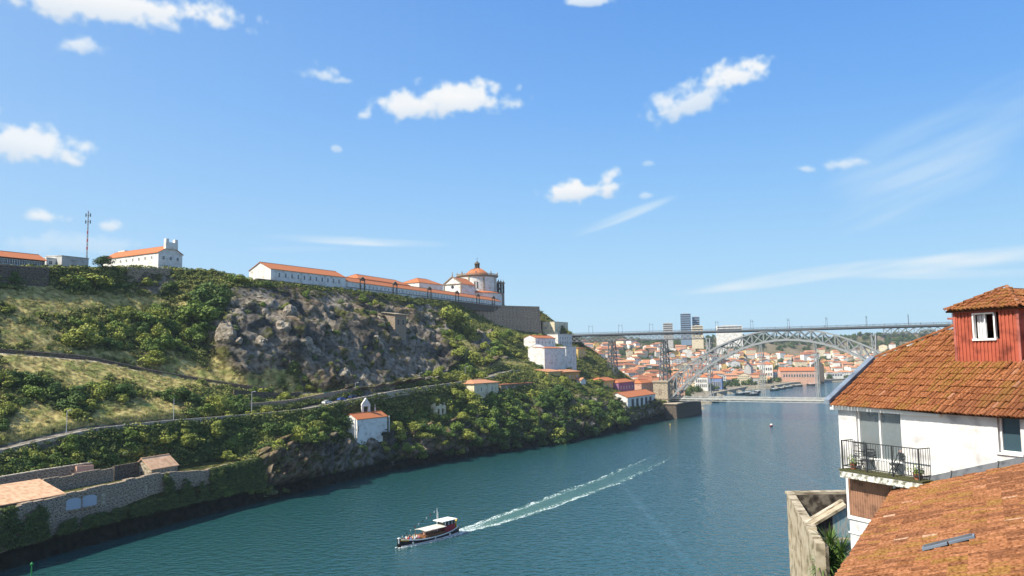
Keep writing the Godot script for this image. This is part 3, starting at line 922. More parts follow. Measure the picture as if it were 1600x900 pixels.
func left_houses() -> void:
	chapel()
	building("old_house", "old cream house with sagging terracotta roof above the wooded cliff", "house", Vector3(-19.36, 27.37, -382.37), Vector3(-7.71, 27.24, -401.86), 12.0, 5.8, {"wall": "cream", "roof": "hip", "rise": 1.6, "tiles": "roof_pale", "over": 0.7, "rows": [["f", 2, 2.0, 1.1, 1.9]], "foot": 5.0})
	building("roofless_annex", "grey tumbledown annex with half its tiles right of the old cream house", "house", Vector3(-6.45, 27.37, -405.93), Vector3(10.73, 27.95, -434.69), 9.0, 4.2, {"wall": "stone", "roof": "shed", "rise": 1.0, "tiles": "roof_brown", "rows": [["f", 4, 1.4, 0.9, 1.6]], "foot": 5.0})
	# white cluster under the bastion
	building("white_house", "tall white house with orange roof under the bastion", "house", Vector3(15.18, 46.64, -514.29), Vector3(29.80, 48.27, -538.76), 9.0, 12.0, {"rise": 1.8, "foot": 8.0, "rows": [["f", 5, 8.2, 1.0, 1.8], ["f", 5, 4.4, 1.0, 1.8]], "over": 0.25})
	building("white_gabled_house", "small white gabled house in front of the tall white house", "house", Vector3(17.63, 46.58, -498.88), Vector3(21.64, 46.54, -505.60), 9.0, 5.0, {"rise": 2.4, "foot": 8.0, "over": 0.2, "roof": "gable", "tiles": "white"})
	building("white_block", "big windowless white block facing the river below the tall white house", "house", Vector3(20.30, 41.22, -495.55), Vector3(35.59, 39.92, -521.14), 9.0, 11.5, {"roof": "shed", "rise": 1.0, "foot": 8.0, "over": 0.2, "tiles": "roof"})
	building("pale_house", "pale pinkish tall house at the right end of the white cluster", "house", Vector3(36.32, 37.25, -526.27), Vector3(44.38, 35.60, -539.76), 10.0, 17.0, {"roof": "flat", "over": 0.15, "tiles": "grey_wall", "foot": 8.0, "rows": [["f", 2, 13.0, 0.9, 1.3], ["f", 1, 8.0, 0.9, 1.3]], "wall": "white"})
	building("apartment_block", "beige apartment block standing above the white houses", "building", Vector3(33.67, 56.24, -615.43), Vector3(45.89, 56.43, -635.88), 11.0, 17.5, {"roof": "flat", "wall": "cream", "tiles": "grey_wall", "foot": 10.0, "rows": [["f", 4, 13.2, 1.2, 1.6], ["f", 4, 9.8, 1.2, 1.6], ["f", 4, 6.4, 1.2, 1.6], ["l", 2, 12.0, 1.0, 1.6]], "over": 0.2})
	building("corner_house", "white corner house with two rows of dark windows by the bridge head", "house", Vector3(34.17, 53.23, -581.16), Vector3(46.36, 53.34, -601.58), 9.0, 9.5, {"roof": "flat", "tiles": "white", "foot": 10.0, "rows": [["f", 5, 6.0, 1.2, 1.7], ["f", 5, 2.6, 1.2, 1.7]], "over": 0.2})
	building("yellow_tenement", "narrow tall yellow tenement next to the pale house", "house", Vector3(48.28, 35.94, -569.68), Vector3(54.98, 34.71, -580.91), 9.0, 17.0, {"wall": "yellow", "roof": "shed", "rise": 1.0, "tiles": "roof_brown", "foot": 10.0, "rows": [["f", 2, 13.0, 1.0, 1.8], ["f", 2, 9.0, 1.0, 1.8]]})
	building("ochre_house", "ochre house with shallow tiled roof on the cliff edge", "house", Vector3(31.23, 27.21, -484.60), Vector3(43.37, 25.04, -504.92), 11.0, 11.0, {"wall": "ochre", "roof": "hip", "rise": 1.4, "tiles": "roof_pale", "over": 0.8, "foot": 9.0, "rows": [["f", 4, 7.2, 1.1, 1.8], ["f", 4, 3.4, 1.1, 1.8]]})
	building("tiled_annex", "low olive annex under a wide pale tiled roof left of the ochre house", "house", Vector3(21.35, 27.90, -470.01), Vector3(30.92, 27.16, -486.03), 9.0, 9.6, {"wall": "yellow", "roof": "shed", "rise": 1.2, "tiles": "roof_pale", "over": 0.6, "foot": 9.0})
	building("white_cottage", "tiny white cottage hanging on the cliff right of the ochre house", "house", Vector3(43.29, 23.40, -495.05), Vector3(47.17, 22.65, -501.53), 5.0, 8.0, {"roof": "gable_z", "rise": 1.3, "tiles": "roof_pale", "foot": 6.0, "rows": [["f", 1, 3.6, 0.8, 1.4]]})
	building("cliff_row", "row house with pink wall and orange roof on the slope above the warehouse", "house", Vector3(53.01, 24.14, -534.71), Vector3(69.65, 20.05, -562.57), 10.0, 8.0, {"wall": "pink", "rise": 2.2, "foot": 9.0, "rows": [["f", 6, 4.4, 1.0, 1.6]]})
	building("olive_house", "olive yellow house with hipped roof above the warehouse", "house", Vector3(60.43, 17.40, -527.63), Vector3(72.72, 15.26, -548.21), 10.0, 13.5, {"wall": "yellow", "roof": "hip", "rise": 2.2, "foot": 9.0, "rows": [["f", 4, 9.4, 1.0, 1.8], ["f", 4, 5.6, 1.0, 1.8]]})
	building("mauve_house", "dark mauve house behind the warehouse roof", "house", Vector3(73.69, 15.58, -542.03), Vector3(88.85, 14.00, -567.41), 10.0, 13.0, {"wall": "mauve_wall", "roof": "hip", "rise": 2.2, "foot": 9.0, "rows": [["f", 5, 8.6, 1.0, 1.8], ["f", 5, 4.8, 1.0, 1.8]]})
	building("orange_house", "pinkish house with orange roof left of the stone bridge pylon", "house", Vector3(95.05, 12.62, -573.89), Vector3(107.99, 11.73, -595.56), 10.0, 13.5, {"wall": "pink", "roof": "hip", "rise": 2.4, "foot": 9.0, "rows": [["f", 4, 9.0, 1.0, 1.8], ["f", 4, 5.0, 1.0, 1.8]]})
	var w := building("warehouse", "riverside warehouse with red tiled roof and white doors by the bridge foot", "warehouse", Vector3(74.91, 11.12, -508.98), Vector3(101.06, 11.47, -552.75), 15.0, 7.5, {"rise": 3.0, "wall": "white", "tiles": "roof", "foot": 6.0, "over": 0.5, "rows": [["l", 1, 2.0, 1.2, 2.0]]})
	for k in 5:
		var m := MB.new()
		m.box(Vector3(-17 + k * 8.2, 2.6, 0.1), Vector3(3.4, 6.8, 0.3))
		part("dark_door", m.done(), M.dark_metal, w)
	# ruins on the wooded slope
	ruin("ruined_facade", "cream roofless ruin with empty windows among the bushes right of the chapel", Vector3(-36.14, 17.22, -360.13), Vector3(-31.99, 17.20, -367.07), 9.0, 9.0, "cream", 2)
	ruin("ruined_gable", "thin ivy-edged ruined wall left of the old quay ruin", Vector3(-18.16, 10.68, -380.47), Vector3(-14.62, 10.40, -386.39), 5.0, 8.0, "stone_pale", 1)
	ruin("ruined_terrace", "broken stone walls of a small roofless house at the cliff edge", Vector3(-12.09, 12.15, -376.99), Vector3(-1.58, 12.35, -394.58), 8.0, 4.5, "stone", 3)
	var hp := [220, 10.20]
	var out := Vector3(-INLAND.x, 0, -INLAND.y)
	building("cliff_hut", "small ruined stone hut with sagging slab roof high on the rock face", "ruin", bank_point(hp[0] - 5.0, hp[1]) + out * 3.0 - Vector3(0, 1, 0), bank_point(hp[0] + 5.0, hp[1]) + out * 3.0 - Vector3(0, 1, 0), 7.0, 7.5, {"wall": "stone", "roof": "shed", "rise": 1.0, "tiles": "stone_pale", "over": 1.0, "foot": 9.0, "rows": [["f", 2, 2.5, 1.2, 2.0]], "frame": "stone_dark"})


func ruin(called: String, label: String, a: Vector3, b: Vector3, d: float, h: float, m: String, holes: int) -> void:
	var flat := Vector3(b.x - a.x, 0, b.z - a.z)
	var l := flat.length()
	var t := thing(called, label, "ruin", Vector3((a.x + b.x) / 2, minf(a.y, b.y), (a.z + b.z) / 2), atan2(-flat.z, flat.x))
	# front wall as uprights and lintels round the holes, with a broken crest
	var f := MB.new()
	var n := holes * 2 + 1
	for k in n:
		var x0 := -l / 2 + l * k / n
		var x1 := -l / 2 + l * (k + 1) / n
		var top := h * rng.randf_range(0.75, 1.0)
		if k % 2 == 0: f.hexa([Vector3(x0, -6, -0.6), Vector3(x1, -6, -0.6), Vector3(x1, -6, 0), Vector3(x0, -6, 0), Vector3(x0, top, -0.6), Vector3(x1, top * 0.94, -0.6), Vector3(x1, top * 0.94, 0), Vector3(x0, top, 0)])
		else:
			f.box(Vector3((x0 + x1) / 2, h * 0.15 - 3, -0.3), Vector3(x1 - x0, h * 0.3 + 6, 0.56))
			f.box(Vector3((x0 + x1) / 2, h * 0.66, -0.3), Vector3(x1 - x0, h * 0.16, 0.56))
	part("front_wall", f.done(), M[m], t)
	for s in [-1, 1]:
		var g := MB.new()
		var x: float = s * (l / 2 - 0.3)
		g.hexa([Vector3(x - 0.3, -6, -d), Vector3(x + 0.3, -6, -d), Vector3(x + 0.3, -6, -0.61), Vector3(x - 0.3, -6, -0.61), Vector3(x - 0.3, h * 0.6, -d), Vector3(x + 0.3, h * 0.6, -d), Vector3(x + 0.3, h * 0.88, -0.61), Vector3(x - 0.3, h * 0.88, -0.61)])
		part("side_wall", g.done(), M[m], t)
	var bk := MB.new()
	bk.box(Vector3(0, h * 0.3 - 3, -d - 0.31), Vector3(l, h * 0.6 + 6, 0.6))
	part("back_wall", bk.done(), M[m], t)


func chapel() -> void:
	var t := building("chapel", "small white riverside chapel with orange roof and bell gable", "chapel", Vector3(-62.23, 15.22, -308.65), Vector3(-52.86, 15.07, -324.34), 7.0, 7.0, {"rise": 2.0, "over": 0.25, "foot": 3.0})
	part("window", window_mesh(0.7, 2.4, "frame_white", 0), null, t, Vector3(-8.6, 2.2, 0.02))
	var m := MB.new()
	var y := 8.4
	for s in [-1, 1]: m.box(Vector3(s * 1.4, y + 1.6, 0), Vector3(0.8, 3.2, 1.1))
	m.box(Vector3(0, y + 3.6, 0), Vector3(3.7, 0.9, 1.2))
	_wedge(m, [Vector3(-1.85, y + 4.05, -0.6), Vector3(1.85, y + 4.05, -0.6), Vector3(0, y + 6.6, -0.6)], [Vector3(-1.85, y + 4.05, 0.6), Vector3(1.85, y + 4.05, 0.6), Vector3(0, y + 6.6, 0.6)])
	m.box(Vector3(0, y - 0.3, 0), Vector3(3.6, 0.8, 1.1))
	var g := part("bell_gable", m.done(), M.white, t, Vector3(1.0, 0, -4.6), -0.5)
	m = MB.new()
	m.lathe(Vector3(0, y + 1.0, 0), [Vector2(0.6, 0), Vector2(0.42, 0.5), Vector2(0.3, 1.2), Vector2(0, 1.5)], 10)
	part("bell", m.done(), M.iron_dark, g)
	m = MB.new()
	m.box(Vector3(8.4, 9.2, -6.0), Vector3(0.5, 3.0, 0.5))
	m.box(Vector3(8.4, 11.2, -6.0), Vector3(0.16, 1.6, 0.16))
	m.box(Vector3(8.4, 11.3, -6.0), Vector3(0.9, 0.16, 0.16))
	part("pinnacle", m.done(), M.white, t)
	m = MB.new()
	for x in [-1, 1]:
		m.box(Vector3(x * 10.35, 3.5, 0.06), Vector3(0.5, 7.4, 0.2))
	part("corner_strip", m.done(), M.white, t)


# ---------------------------------------------------------------- the iron bridge

const SPAN := 172.0

func arch_low(s: float) -> float:
	return 11.3 + 44.2 * (1.0 - pow((s - 86.0) / 86.0, 2.0))

func arch_top(s: float) -> float:
	return minf(arch_low(s) + 7.4 + 7.0 * pow((s - 86.0) / 86.0, 2.0), 61.9)

func arch_z(s: float) -> float:
	return 3.6 + 4.0 * pow((s - 86.0) / 86.0, 2.0)


func bridge() -> void:
	var t := thing("arch_bridge", "grey double-deck iron arch bridge across the river", "bridge", Vector3(117.4, 0, -581.4), -0.503)
	# upper deck
	var m := MB.new()
	m.box(Vector3(95, 62.7, 0), Vector3(400, 0.9, 9.4))
	m.box(Vector3(95, 63.25, 4.5), Vector3(400, 0.25, 0.4))
	m.box(Vector3(95, 63.25, -4.5), Vector3(400, 0.25, 0.4))
	var deck := part("upper_deck", m.done(), M.iron_grey, t)
	for z in [4.55, -4.55]:
		m = MB.new()
		m.box(Vector3(95, 64.5, z), Vector3(400, 0.12, 0.12))
		m.box(Vector3(95, 64.0, z), Vector3(400, 0.07, 0.07))
		for k in 134: m.box(Vector3(-104.0 + k * 3.0, 63.9, z), Vector3(0.1, 1.1, 0.1))
		part("railing", m.done(), M.iron_grey, deck)
	# lattice girder under the deck
	for z in [3.7, -3.7]:
		m = MB.new()
		m.box(Vector3(95, 61.95, z), Vector3(400, 0.6, 0.5))
		for run in [[-105.0, 26.0], [146.0, 295.0]]:
			m.box(Vector3((run[0] + run[1]) / 2, 57.6, z), Vector3(run[1] - run[0], 0.6, 0.5))
		part("girder_chord", m.done(), M.iron_grey, t)
		for k in 88:
			var x := -105.0 + k * 4.5
			if x > 22 and x < 146: continue
			m = MB.new()
			m.beam(Vector3(x, 57.8, z), Vector3(x + 4.5, 61.8, z), 0.32)
			m.beam(Vector3(x + 4.5, 57.8, z), Vector3(x, 61.8, z), 0.32)
			m.beam(Vector3(x, 57.8, z), Vector3(x, 61.8, z), 0.25)
			part("girder_lattice", m.done(), M.iron_pale, t)
	# arch ribs
	var n := 22
	for sz in [1.0, -1.0]:
		for chord in 2:
			m = MB.new()
			for k in n:
				var s0 := SPAN * k / n
				var s1 := SPAN * (k + 1) / n
				var y0 := arch_low(s0) if chord == 0 else arch_top(s0)
				var y1 := arch_low(s1) if chord == 0 else arch_top(s1)
				m.beam(Vector3(s0, y0, sz * arch_z(s0)), Vector3(s1, y1, sz * arch_z(s1)), 1.0, 1.4 if chord == 0 else 1.0)
			part("arch_chord", m.done(), M.iron_pale, t)
		for k in n:
			var s0 := SPAN * k / n
			var s1 := SPAN * (k + 1) / n
			m = MB.new()
			var a := Vector3(s0, arch_low(s0), sz * arch_z(s0))
			var b := Vector3(s1, arch_low(s1), sz * arch_z(s1))
			var c := Vector3(s1, arch_top(s1), sz * arch_z(s1))
			var d := Vector3(s0, arch_top(s0), sz * arch_z(s0))
			m.beam(a, c, 0.55); m.beam(b, d, 0.55); m.beam(a, d, 0.6)
			if k == n - 1: m.beam(b, c, 0.5)
			part("arch_bracing", m.done(), M.iron_pale, t)
	for k in n + 1:
		var s0 := SPAN * k / n
		var z := arch_z(s0)
		m = MB.new()
		m.beam(Vector3(s0, arch_low(s0), -z), Vector3(s0, arch_low(s0), z), 0.4)
		m.beam(Vector3(s0, arch_top(s0), -z), Vector3(s0, arch_top(s0), z), 0.4)
		if k < n:
			var s1 := SPAN * (k + 1) / n
			m.beam(Vector3(s0, arch_low(s0), -z), Vector3(s1, arch_low(s1), arch_z(s1)), 0.3)
			m.beam(Vector3(s0, arch_top(s0), z), Vector3(s1, arch_top(s1), -arch_z(s1)), 0.3)
		part("cross_bracing", m.done(), M.iron_grey, t)
	# lattice piers: s, foot height
	for p in [[-45.2, 24.0, 5.5], [-3.1, 27.0, 5.0], [31.0, arch_top(31.0), 1.6], [141.0, arch_top(141.0), 1.6], [175.0, 27.0, 5.0], [217.0, 30.0, 5.5]]:
		m = MB.new()
		var lv := int(maxf(1.0, (57.6 - p[1]) / 5.0))
		for k in lv:
			var f0 := float(k) / lv
			var f1 := float(k + 1) / lv
			var q := []
			for f in [f0, f1]:
				var w := lerpf(p[2] * 0.62, 1.4, f)
				var zz := lerpf(4.6, 3.3, f)
				for e in [[-1, -1], [1, -1], [1, 1], [-1, 1]]:
					q.append(Vector3(p[0] + e[0] * w, lerpf(p[1], 57.6, f), e[1] * zz))
			for j in 4:
				m.beam(q[j], q[j + 4], 0.55)
				m.beam(q[j], q[(j + 1) % 4 + 4], 0.3)
				m.beam(q[(j + 1) % 4], q[j + 4], 0.3)
				m.beam(q[j + 4], q[(j + 1) % 4 + 4], 0.35)
		part("lattice_pier", m.done(), M.iron_pale if p[1] > 45 else M.iron_grey, t)
	# lower deck and its hangers
	m = MB.new()
	m.box(Vector3(86, 13.9, 0), Vector3(196, 0.7, 8.2))
	var low := part("lower_deck", m.done(), M.iron_grey, t)
	for z in [4.2, -4.2]:
		m = MB.new()
		m.box(Vector3(86, 15.3, z), Vector3(196, 0.3, 0.25))
		m.box(Vector3(86, 13.9, z + signf(z) * 0.12), Vector3(196, 1.1, 0.2))
		m.box(Vector3(86, 12.3, z), Vector3(190, 0.35, 0.4))
		for k in 64: m.beam(Vector3(-9 + k * 3.0, 12.3, z), Vector3(-9 + (k + 1) * 3.0, 15.2, z), 0.22) if k % 2 == 0 else m.beam(Vector3(-9 + k * 3.0, 15.2, z), Vector3(-9 + (k + 1) * 3.0, 12.3, z), 0.22)
		part("side_truss", m.done(), M.deck_pale, low)
	for s in [31.0, 68.0, 104.4, 141.0]:
		for z in [4.0, -4.0]:
			m = MB.new()
			for e in [-0.7, 0.7]: m.beam(Vector3(s + e, 14, z), Vector3(s + e, arch_low(s), z), 0.4)
			for k in 6: m.beam(Vector3(s - 0.7, lerpf(16, arch_low(s), k / 6.0), z), Vector3(s + 0.7, lerpf(16, arch_low(s), (k + 1) / 6.0), z), 0.2)
			part("hanger", m.done(), M.iron_pale, t)
	# stone pylons at both springings
	for s in [-3.5, 175.5]:
		for z in [7.8, -7.8]:
			m = MB.new()
			m.box(Vector3(s, 9, z), Vector3(11, 34, 7.0))
			m.box(Vector3(s, 26.4, z), Vector3(12.2, 1.2, 8.2))
			m.box(Vector3(s, 14.0, z), Vector3(11.6, 0.8, 7.6))
			var py := part("stone_pylon", m.done(), M.stone_pale, t)
			m = MB.new()
			m.box(Vector3(s - 0.4, 19.0, z + 3.52 * signf(z)), Vector3(2.4, 4.6, 0.2))
			part("blind_arch", m.done(), M.stone, py)
	# abutment quay at the left bank
	var q := thing("bridge_abutment", "dark masonry abutment standing in the river under the arch foot", "abutment", bank(478, 0), BANK_YAW)
	m = MB.new()
	m.hexa([Vector3(-28, -6, -14), Vector3(30, -6, -14), Vector3(30, -6, 3.2), Vector3(-28, -6, 2.5), Vector3(-28, 10.4, -14), Vector3(29, 10.4, -14), Vector3(29, 10.4, 2.4), Vector3(-28, 10.4, 1.8)])
	part("masonry", m.done(), M.stone_dark, q)
	m = MB.new()
	m.box(Vector3(0.5, 10.7, -5.8), Vector3(58.4, 0.6, 17.2))
	part("coping", m.done(), M.coping, q)
	# masts along the upper deck
	var b := Basis(Vector3.UP, -0.503)
	var proto: Node3D = null
	for k in 15:
		for z in [4.0, -4.0]:
			var where := Vector3(117.4, 0, -581.4) + b * Vector3(-88.0 + k * 25.0, 63.1, z)
			var label := "slim twin overhead-wire mast on the upper bridge deck"
			if proto == null:
				proto = thing("catenary_mast", label, "mast", where, -0.503, "masts along the upper bridge deck")
				m = MB.new()
				m.tube(Vector3.ZERO, Vector3(0, 7.4, 0), 0.13, 0.09, 6)
				part("pole", m.done(), M.iron_grey, proto)
				m = MB.new()
				m.beam(Vector3(0, 6.6, 0), Vector3(0, 6.6, 2.0), 0.1)
				part("bracket", m.done(), M.iron_grey, proto)
				m = MB.new()
				m.box(Vector3(0, 6.1, 1.8), Vector3(0.6, 0.25, 0.35))
				part("lamp_head", m.done(), M.dark_metal, proto)
			else: copy(proto, "catenary_mast", where, -0.503 + (PI if z > 0 else 0.0))


# ---------------------------------------------------------------- the town beyond the bridge

var shore := [Vector3(141.89, 0.00, -603.33), Vector3(180.74, 0.00, -736.02), Vector3(216.06, 0.00, -844.78), Vector3(309.00, 0.00, -1016.27), Vector3(338.57, 0.00, -1016.77), Vector3(405.10, 0.00, -1123.82), Vector3(508.43, 0.00, -1234.28), Vector3(591.82, 0.00, -1282.01), Vector3(725.44, 0.00, -1293.26), Vector3(1013.36, 0.00, -1227.51)]

func shore_far(x: float, z: float) -> float:   # metres inland from the far quay line, negative on the water
	var p := Vector2(x, z)
	var best := 1e9
	var sign_ := 1.0
	for k in shore.size() - 1:
		var a := Vector2(shore[k].x, shore[k].z)
		var b := Vector2(shore[k + 1].x, shore[k + 1].z)
		var q := Geometry2D.get_closest_point_to_segment(p, a, b)
		var d := p.distance_to(q)
		if d < best:
			best = d
			sign_ = 1.0 if (b - a).cross(p - a) < 0 else -1.0
	return best * sign_


func town_height(x: float, z: float) -> float:
	var d := shore_far(x, z)
	if d < 0: return maxf(-6.0, 4.0 + d * 0.9)
	var roll := noise_a.get_noise_2d(x * 0.12, z * 0.12)
	var top := 74.0 + roll * 26.0
	return 4.0 + top * smoothstep(15, 640, d) + noise_a.get_noise_2d(x * 0.4, z * 0.4) * 5.0 * smoothstep(60, 200, d) - 30.0 * smoothstep(1500, 4500, d)


func far_land() -> void:
	var m := MB.new()
	var xs := []
	var zs := []
	for k in 131: xs.append(-900.0 + 24.0 * k)
	for k in 90: zs.append(-585.0 - 14.0 * k - (0.0 if k < 60 else pow(k - 60, 2.4) * 1.6))
	for x in xs:
		for z in zs:
			var h := town_height(x, z)
			var p := Vector3(x, h, z)
			var s: float = (x - BANK.x) * ALONG.x + (z - BANK.y) * ALONG.y
			if s < 560: p.y = minf(p.y, lerpf(-6.0, p.y, clampf((s - 520) / 40.0, 0, 1)))
			m.v.append(p)
			var g := noise_c.get_noise_2d(x, z)
			m.c.append(Color(0.13, 0.15, 0.07).lerp(Color(0.36, 0.3, 0.22), clampf(0.45 + g * 1.8, 0, 1)) if shore_far(x, z) > 45 else Color(0.45, 0.42, 0.34))
	_grid_faces(m, xs.size() - 1, zs.size())
	ground("far_hillside", m.done(), M.terrain, "town hillside rising behind the bridge")
	# quay wall along the far shore
	var b := MB.new()
	for k in shore.size() - 2:
		var p: Vector3 = shore[k + 1]
		var q: Vector3 = shore[k + 2]
		b.hexa([p + Vector3(0, -3, -6), q + Vector3(0, -3, -6), q + Vector3(0, -3, 0), p + Vector3(0, -3, 0), p + Vector3(0, 3.9, -6), q + Vector3(0, 3.9, -6), q + Vector3(0, 3.9, 0), p + Vector3(0, 3.9, 0)])
	ground("quay", b.done(), M.stone_pale, "pale stone quay along the far shore")


var town_windows := {}

func town_house(wall: String, tiles: String, storeys: int, l: float, d: float, kind: String) -> Node3D:
	var t := Node3D.new()
	var h := storeys * 3.1 + 0.6
	part("wall", wall_shape(kind, l, d, h, d * 0.22, 6.0).done(), M[wall], t)
	part("roof", roof_shape(kind, l, d, h, d * 0.22, 0.45, 0.3).done(), M[tiles], t)
	var w := MB.new()   # panes a pixel or two wide: joined
	for s in storeys:
		var n := int(l / 2.6)
		for k in n: w.box(Vector3((k + 0.5 - n / 2.0) * 2.6, s * 3.1 + 2.0, 0.02), Vector3(1.1, 1.7, 0.12))
		var e := int(d / 3.2)
		for k in e:
			for sx in [-1, 1]: w.box(Vector3(sx * (l / 2 + 0.02), s * 3.1 + 2.0, -(k + 0.5) * d / e), Vector3(0.12, 1.7, 1.0))
	var p := part("windows", w.done(), M.glass_dark, t)
	p.set_meta("kind", "stuff")
	return t


func town() -> void:
	var walls := ["white_far", "white_far", "cream", "pink", "white_far", "white_far", "grey_wall", "cream", "yellow", "white_far"]
	var words := {"white_far": "white", "cream": "cream", "pink": "pink", "yellow": "yellow", "grey_wall": "grey", "red_wall": "dark red", "blue_wall": "blue"}
	var protos := []
	for k in 20:
		var wl: String = walls[k % walls.size()]
		var st := 2 + (k * 7) % 3
		var l: float = [9.0, 12.0, 16.0, 22.0][(k * 3) % 4]
		var kind: String = ["gable", "hip", "gable_z", "gable"][(k * 5 + k / 4) % 4]
		protos.append({"node": town_house(wl, ["roof_pale", "roof_pale", "roof_brown"][k % 3], st, l, 9.0 + (k % 3) * 2.0, kind), "wall": wl, "st": st, "l": l})
	var bb := Basis(Vector3.UP, -0.503)
	var placed := 0
	var rest := []
	var row := 0
	var d := 640.0
	while d < 1640.0:
		var x := d * 0.055
		while x < d * 0.60:
			var l: float = 11.0
			var px := x + rng.randf_range(-4, 4)
			var pz := -d + rng.randf_range(-7, 7)
			var inland := shore_far(px, pz)
			var s := (px - BANK.x) * ALONG.x + (pz - BANK.y) * ALONG.y
			var green := noise_a.get_noise_2d(px * 0.25 + 90.0, pz * 0.25)
			var ang := px / -pz
			var wooded := ang > 0.46 and inland > 60 and inland < 330
			x += rng.randf_range(11, 18) * (1.0 + d / 3500.0)
			if inland < 26 or s < 535 or green > (0.34 if not wooded else -0.25): continue
			var pr: Dictionary = protos[rng.randi() % protos.size()]
			var where := Vector3(px, town_height(px, pz) - 0.4, pz)
			var yaw := rng.randf_range(-0.35, 0.35) + (0.35 if ang < 0.2 else -0.1) + (PI / 2 if rng.randf() < 0.2 else 0.0)
			if placed < 290:
				var zone := "by the quay" if inland < 70 else ("low on the slope" if inland < 170 else ("half way up the slope" if inland < 320 else "near the skyline"))
				var side: String = ["beside the cliff houses", "left of the iron tower", "between the two iron towers", "right of the stone pylon", "behind the arch leg", "left of the first hanger", "right of the first hanger", "under the arch crown", "left of the last hanger", "right of the last hanger", "under the right arch haunch"][clampi(int((ang - 0.07) / 0.036), 0, 10)]
				var o := copy(pr.node, "town_house", where, yaw)
				tag(o, "%s %d-storey house %s %s" % [words[pr.wall], pr.st, zone, side], "house", "%s %d-storey houses %s %s" % [words[pr.wall], pr.st, zone, side])
				placed += 1
			else: rest.append([where, yaw, pr])
		row += 1
		d += 17.0 + d / 90.0
	# farther roofs, too many and too small to single out
	if rest.size() > 0:
		var t := Node3D.new()
		t.name = "distant_houses"
		add_child(t)
		tag(t, "mass of tiny distant houses near the skyline", "houses", "", "stuff")
		for r in rest:
			for c in r[2].node.get_children():
				if c.name == "windows": continue
				var o: MeshInstance3D = part(String(c.name), c.mesh, c.material_override, t, r[0], r[1])
	print("town ", placed, " + ", rest.size())
	for p in protos: p.node.free()
	# larger buildings
	tower("glass_tower", "blue glass office tower on the skyline left of the bridge", Vector3(338.29, 88.68, -1500.00), 20.0, 16.0, Vector3(335.63, 121.20, -1500.00).y - Vector3(334.38, 83.75, -1500.00).y, "tower_glass", 9)
	tower("glass_tower_wing", "lower glass wing beside the office tower", Vector3(360.64, 88.70, -1510.00), 14.0, 14.0, Vector3(359.05, 115.12, -1510.00).y - Vector3(357.95, 83.71, -1510.00).y, "tower_glass", 7)
	tower("concrete_tower", "grey concrete tower block on the skyline left of the glass tower", Vector3(293.09, 82.90, -1450.00), 18.0, 14.0, Vector3(293.74, 103.39, -1450.00).y - Vector3(293.01, 80.49, -1450.00).y, "grey_wall", 6)
	tower("pale_block", "pale flat-topped block in front of the glass tower", Vector3(336.53, 80.90, -1400.00), 20.0, 14.0, Vector3(337.15, 98.36, -1400.00).y - Vector3(336.53, 80.90, -1400.00).y, "cream", 4)
	tower("long_white_block", "long low white block on the skyline right of the towers", Vector3(400.51, 84.14, -1420.00), 46.0, 14.0, Vector3(401.06, 98.31, -1420.00).y - Vector3(400.51, 84.14, -1420.00).y, "white_far", 3)
	# wine lodges near the quay
	building("wine_lodge", "long warehouse with orange roof and a dark arcade by the quay under the arch", "warehouse", Vector3(397.84, 8.41, -1150.00), Vector3(447.18, 8.03, -1140.00), 34.0, 12.0, {"wall": "pink", "rise": 5.0, "foot": 10.0, "rows": [["f", 12, 3.0, 2.2, 4.0]], "over": 0.8})
	building("dark_lodge", "dark grey pitched lodge behind the hangers under the arch", "warehouse", Vector3(461.17, 12.31, -1190.00), Vector3(476.88, 12.22, -1185.00), 30.0, 16.0, {"wall": "stone_dark", "roof": "gable_z", "rise": 7.0, "tiles": "roof_grey", "foot": 10.0})
	building("grey_lodge", "grey gabled lodge with white front seen under the left of the arch", "warehouse", Vector3(334.58, 8.26, -1120.00), Vector3(343.54, 8.26, -1116.00), 26.0, 18.0, {"wall": "grey_wall", "roof": "gable_z", "rise": 6.0, "tiles": "roof_grey", "foot": 10.0})
	building("white_lodge", "white three-bay lodge with tall windows under the arch crown", "warehouse", Vector3(380.89, 7.80, -1180.00), Vector3(395.16, 7.72, -1176.00), 24.0, 22.0, {"wall": "white_far", "roof": "hip", "rise": 4.0, "foot": 10.0, "rows": [["f", 4, 13.0, 2.0, 4.0], ["f", 4, 5.0, 2.0, 4.0]]})
	building("blue_lodge", "blue and white striped warehouse near the quay behind the arch leg", "warehouse", Vector3(235.15, 5.31, -930.00), Vector3(249.18, 5.32, -925.00), 20.0, 12.0, {"wall": "blue_wall", "roof": "hip", "rise": 4.0, "foot": 8.0, "rows": [["f", 6, 2.0, 1.4, 6.0]]})
	building("striped_lodge", "white warehouse with a row of tall dark windows by the arch leg", "warehouse", Vector3(211.20, 6.84, -900.00), Vector3(225.07, 6.81, -896.00), 18.0, 13.0, {"wall": "white_far", "roof": "hip", "rise": 4.0, "foot": 8.0, "rows": [["f", 6, 7.0, 1.3, 3.4], ["f", 6, 1.6, 1.3, 3.4]]})
	building("pavilion", "low white riverside pavilion on the far quay", "building", Vector3(509.05, 7.98, -1260.00), Vector3(538.23, 7.59, -1260.00), 12.0, 5.0, {"wall": "white_far", "roof": "flat", "foot": 6.0, "tiles": "white_far", "rows": [["f", 6, 1.0, 3.0, 2.6]]})
	# boats moored at the quay
	var boat: Node3D = null
	var told := ["nearest the bridge abutment", "second from the bridge abutment", "off the sloping quay", "just behind its neighbour off the sloping quay", "farthest out from the sloping quay", "at the tip of the sloping quay", "first along the long quay", "second along the long quay", "third along the long quay", "fourth along the long quay", "farthest along the long quay"]
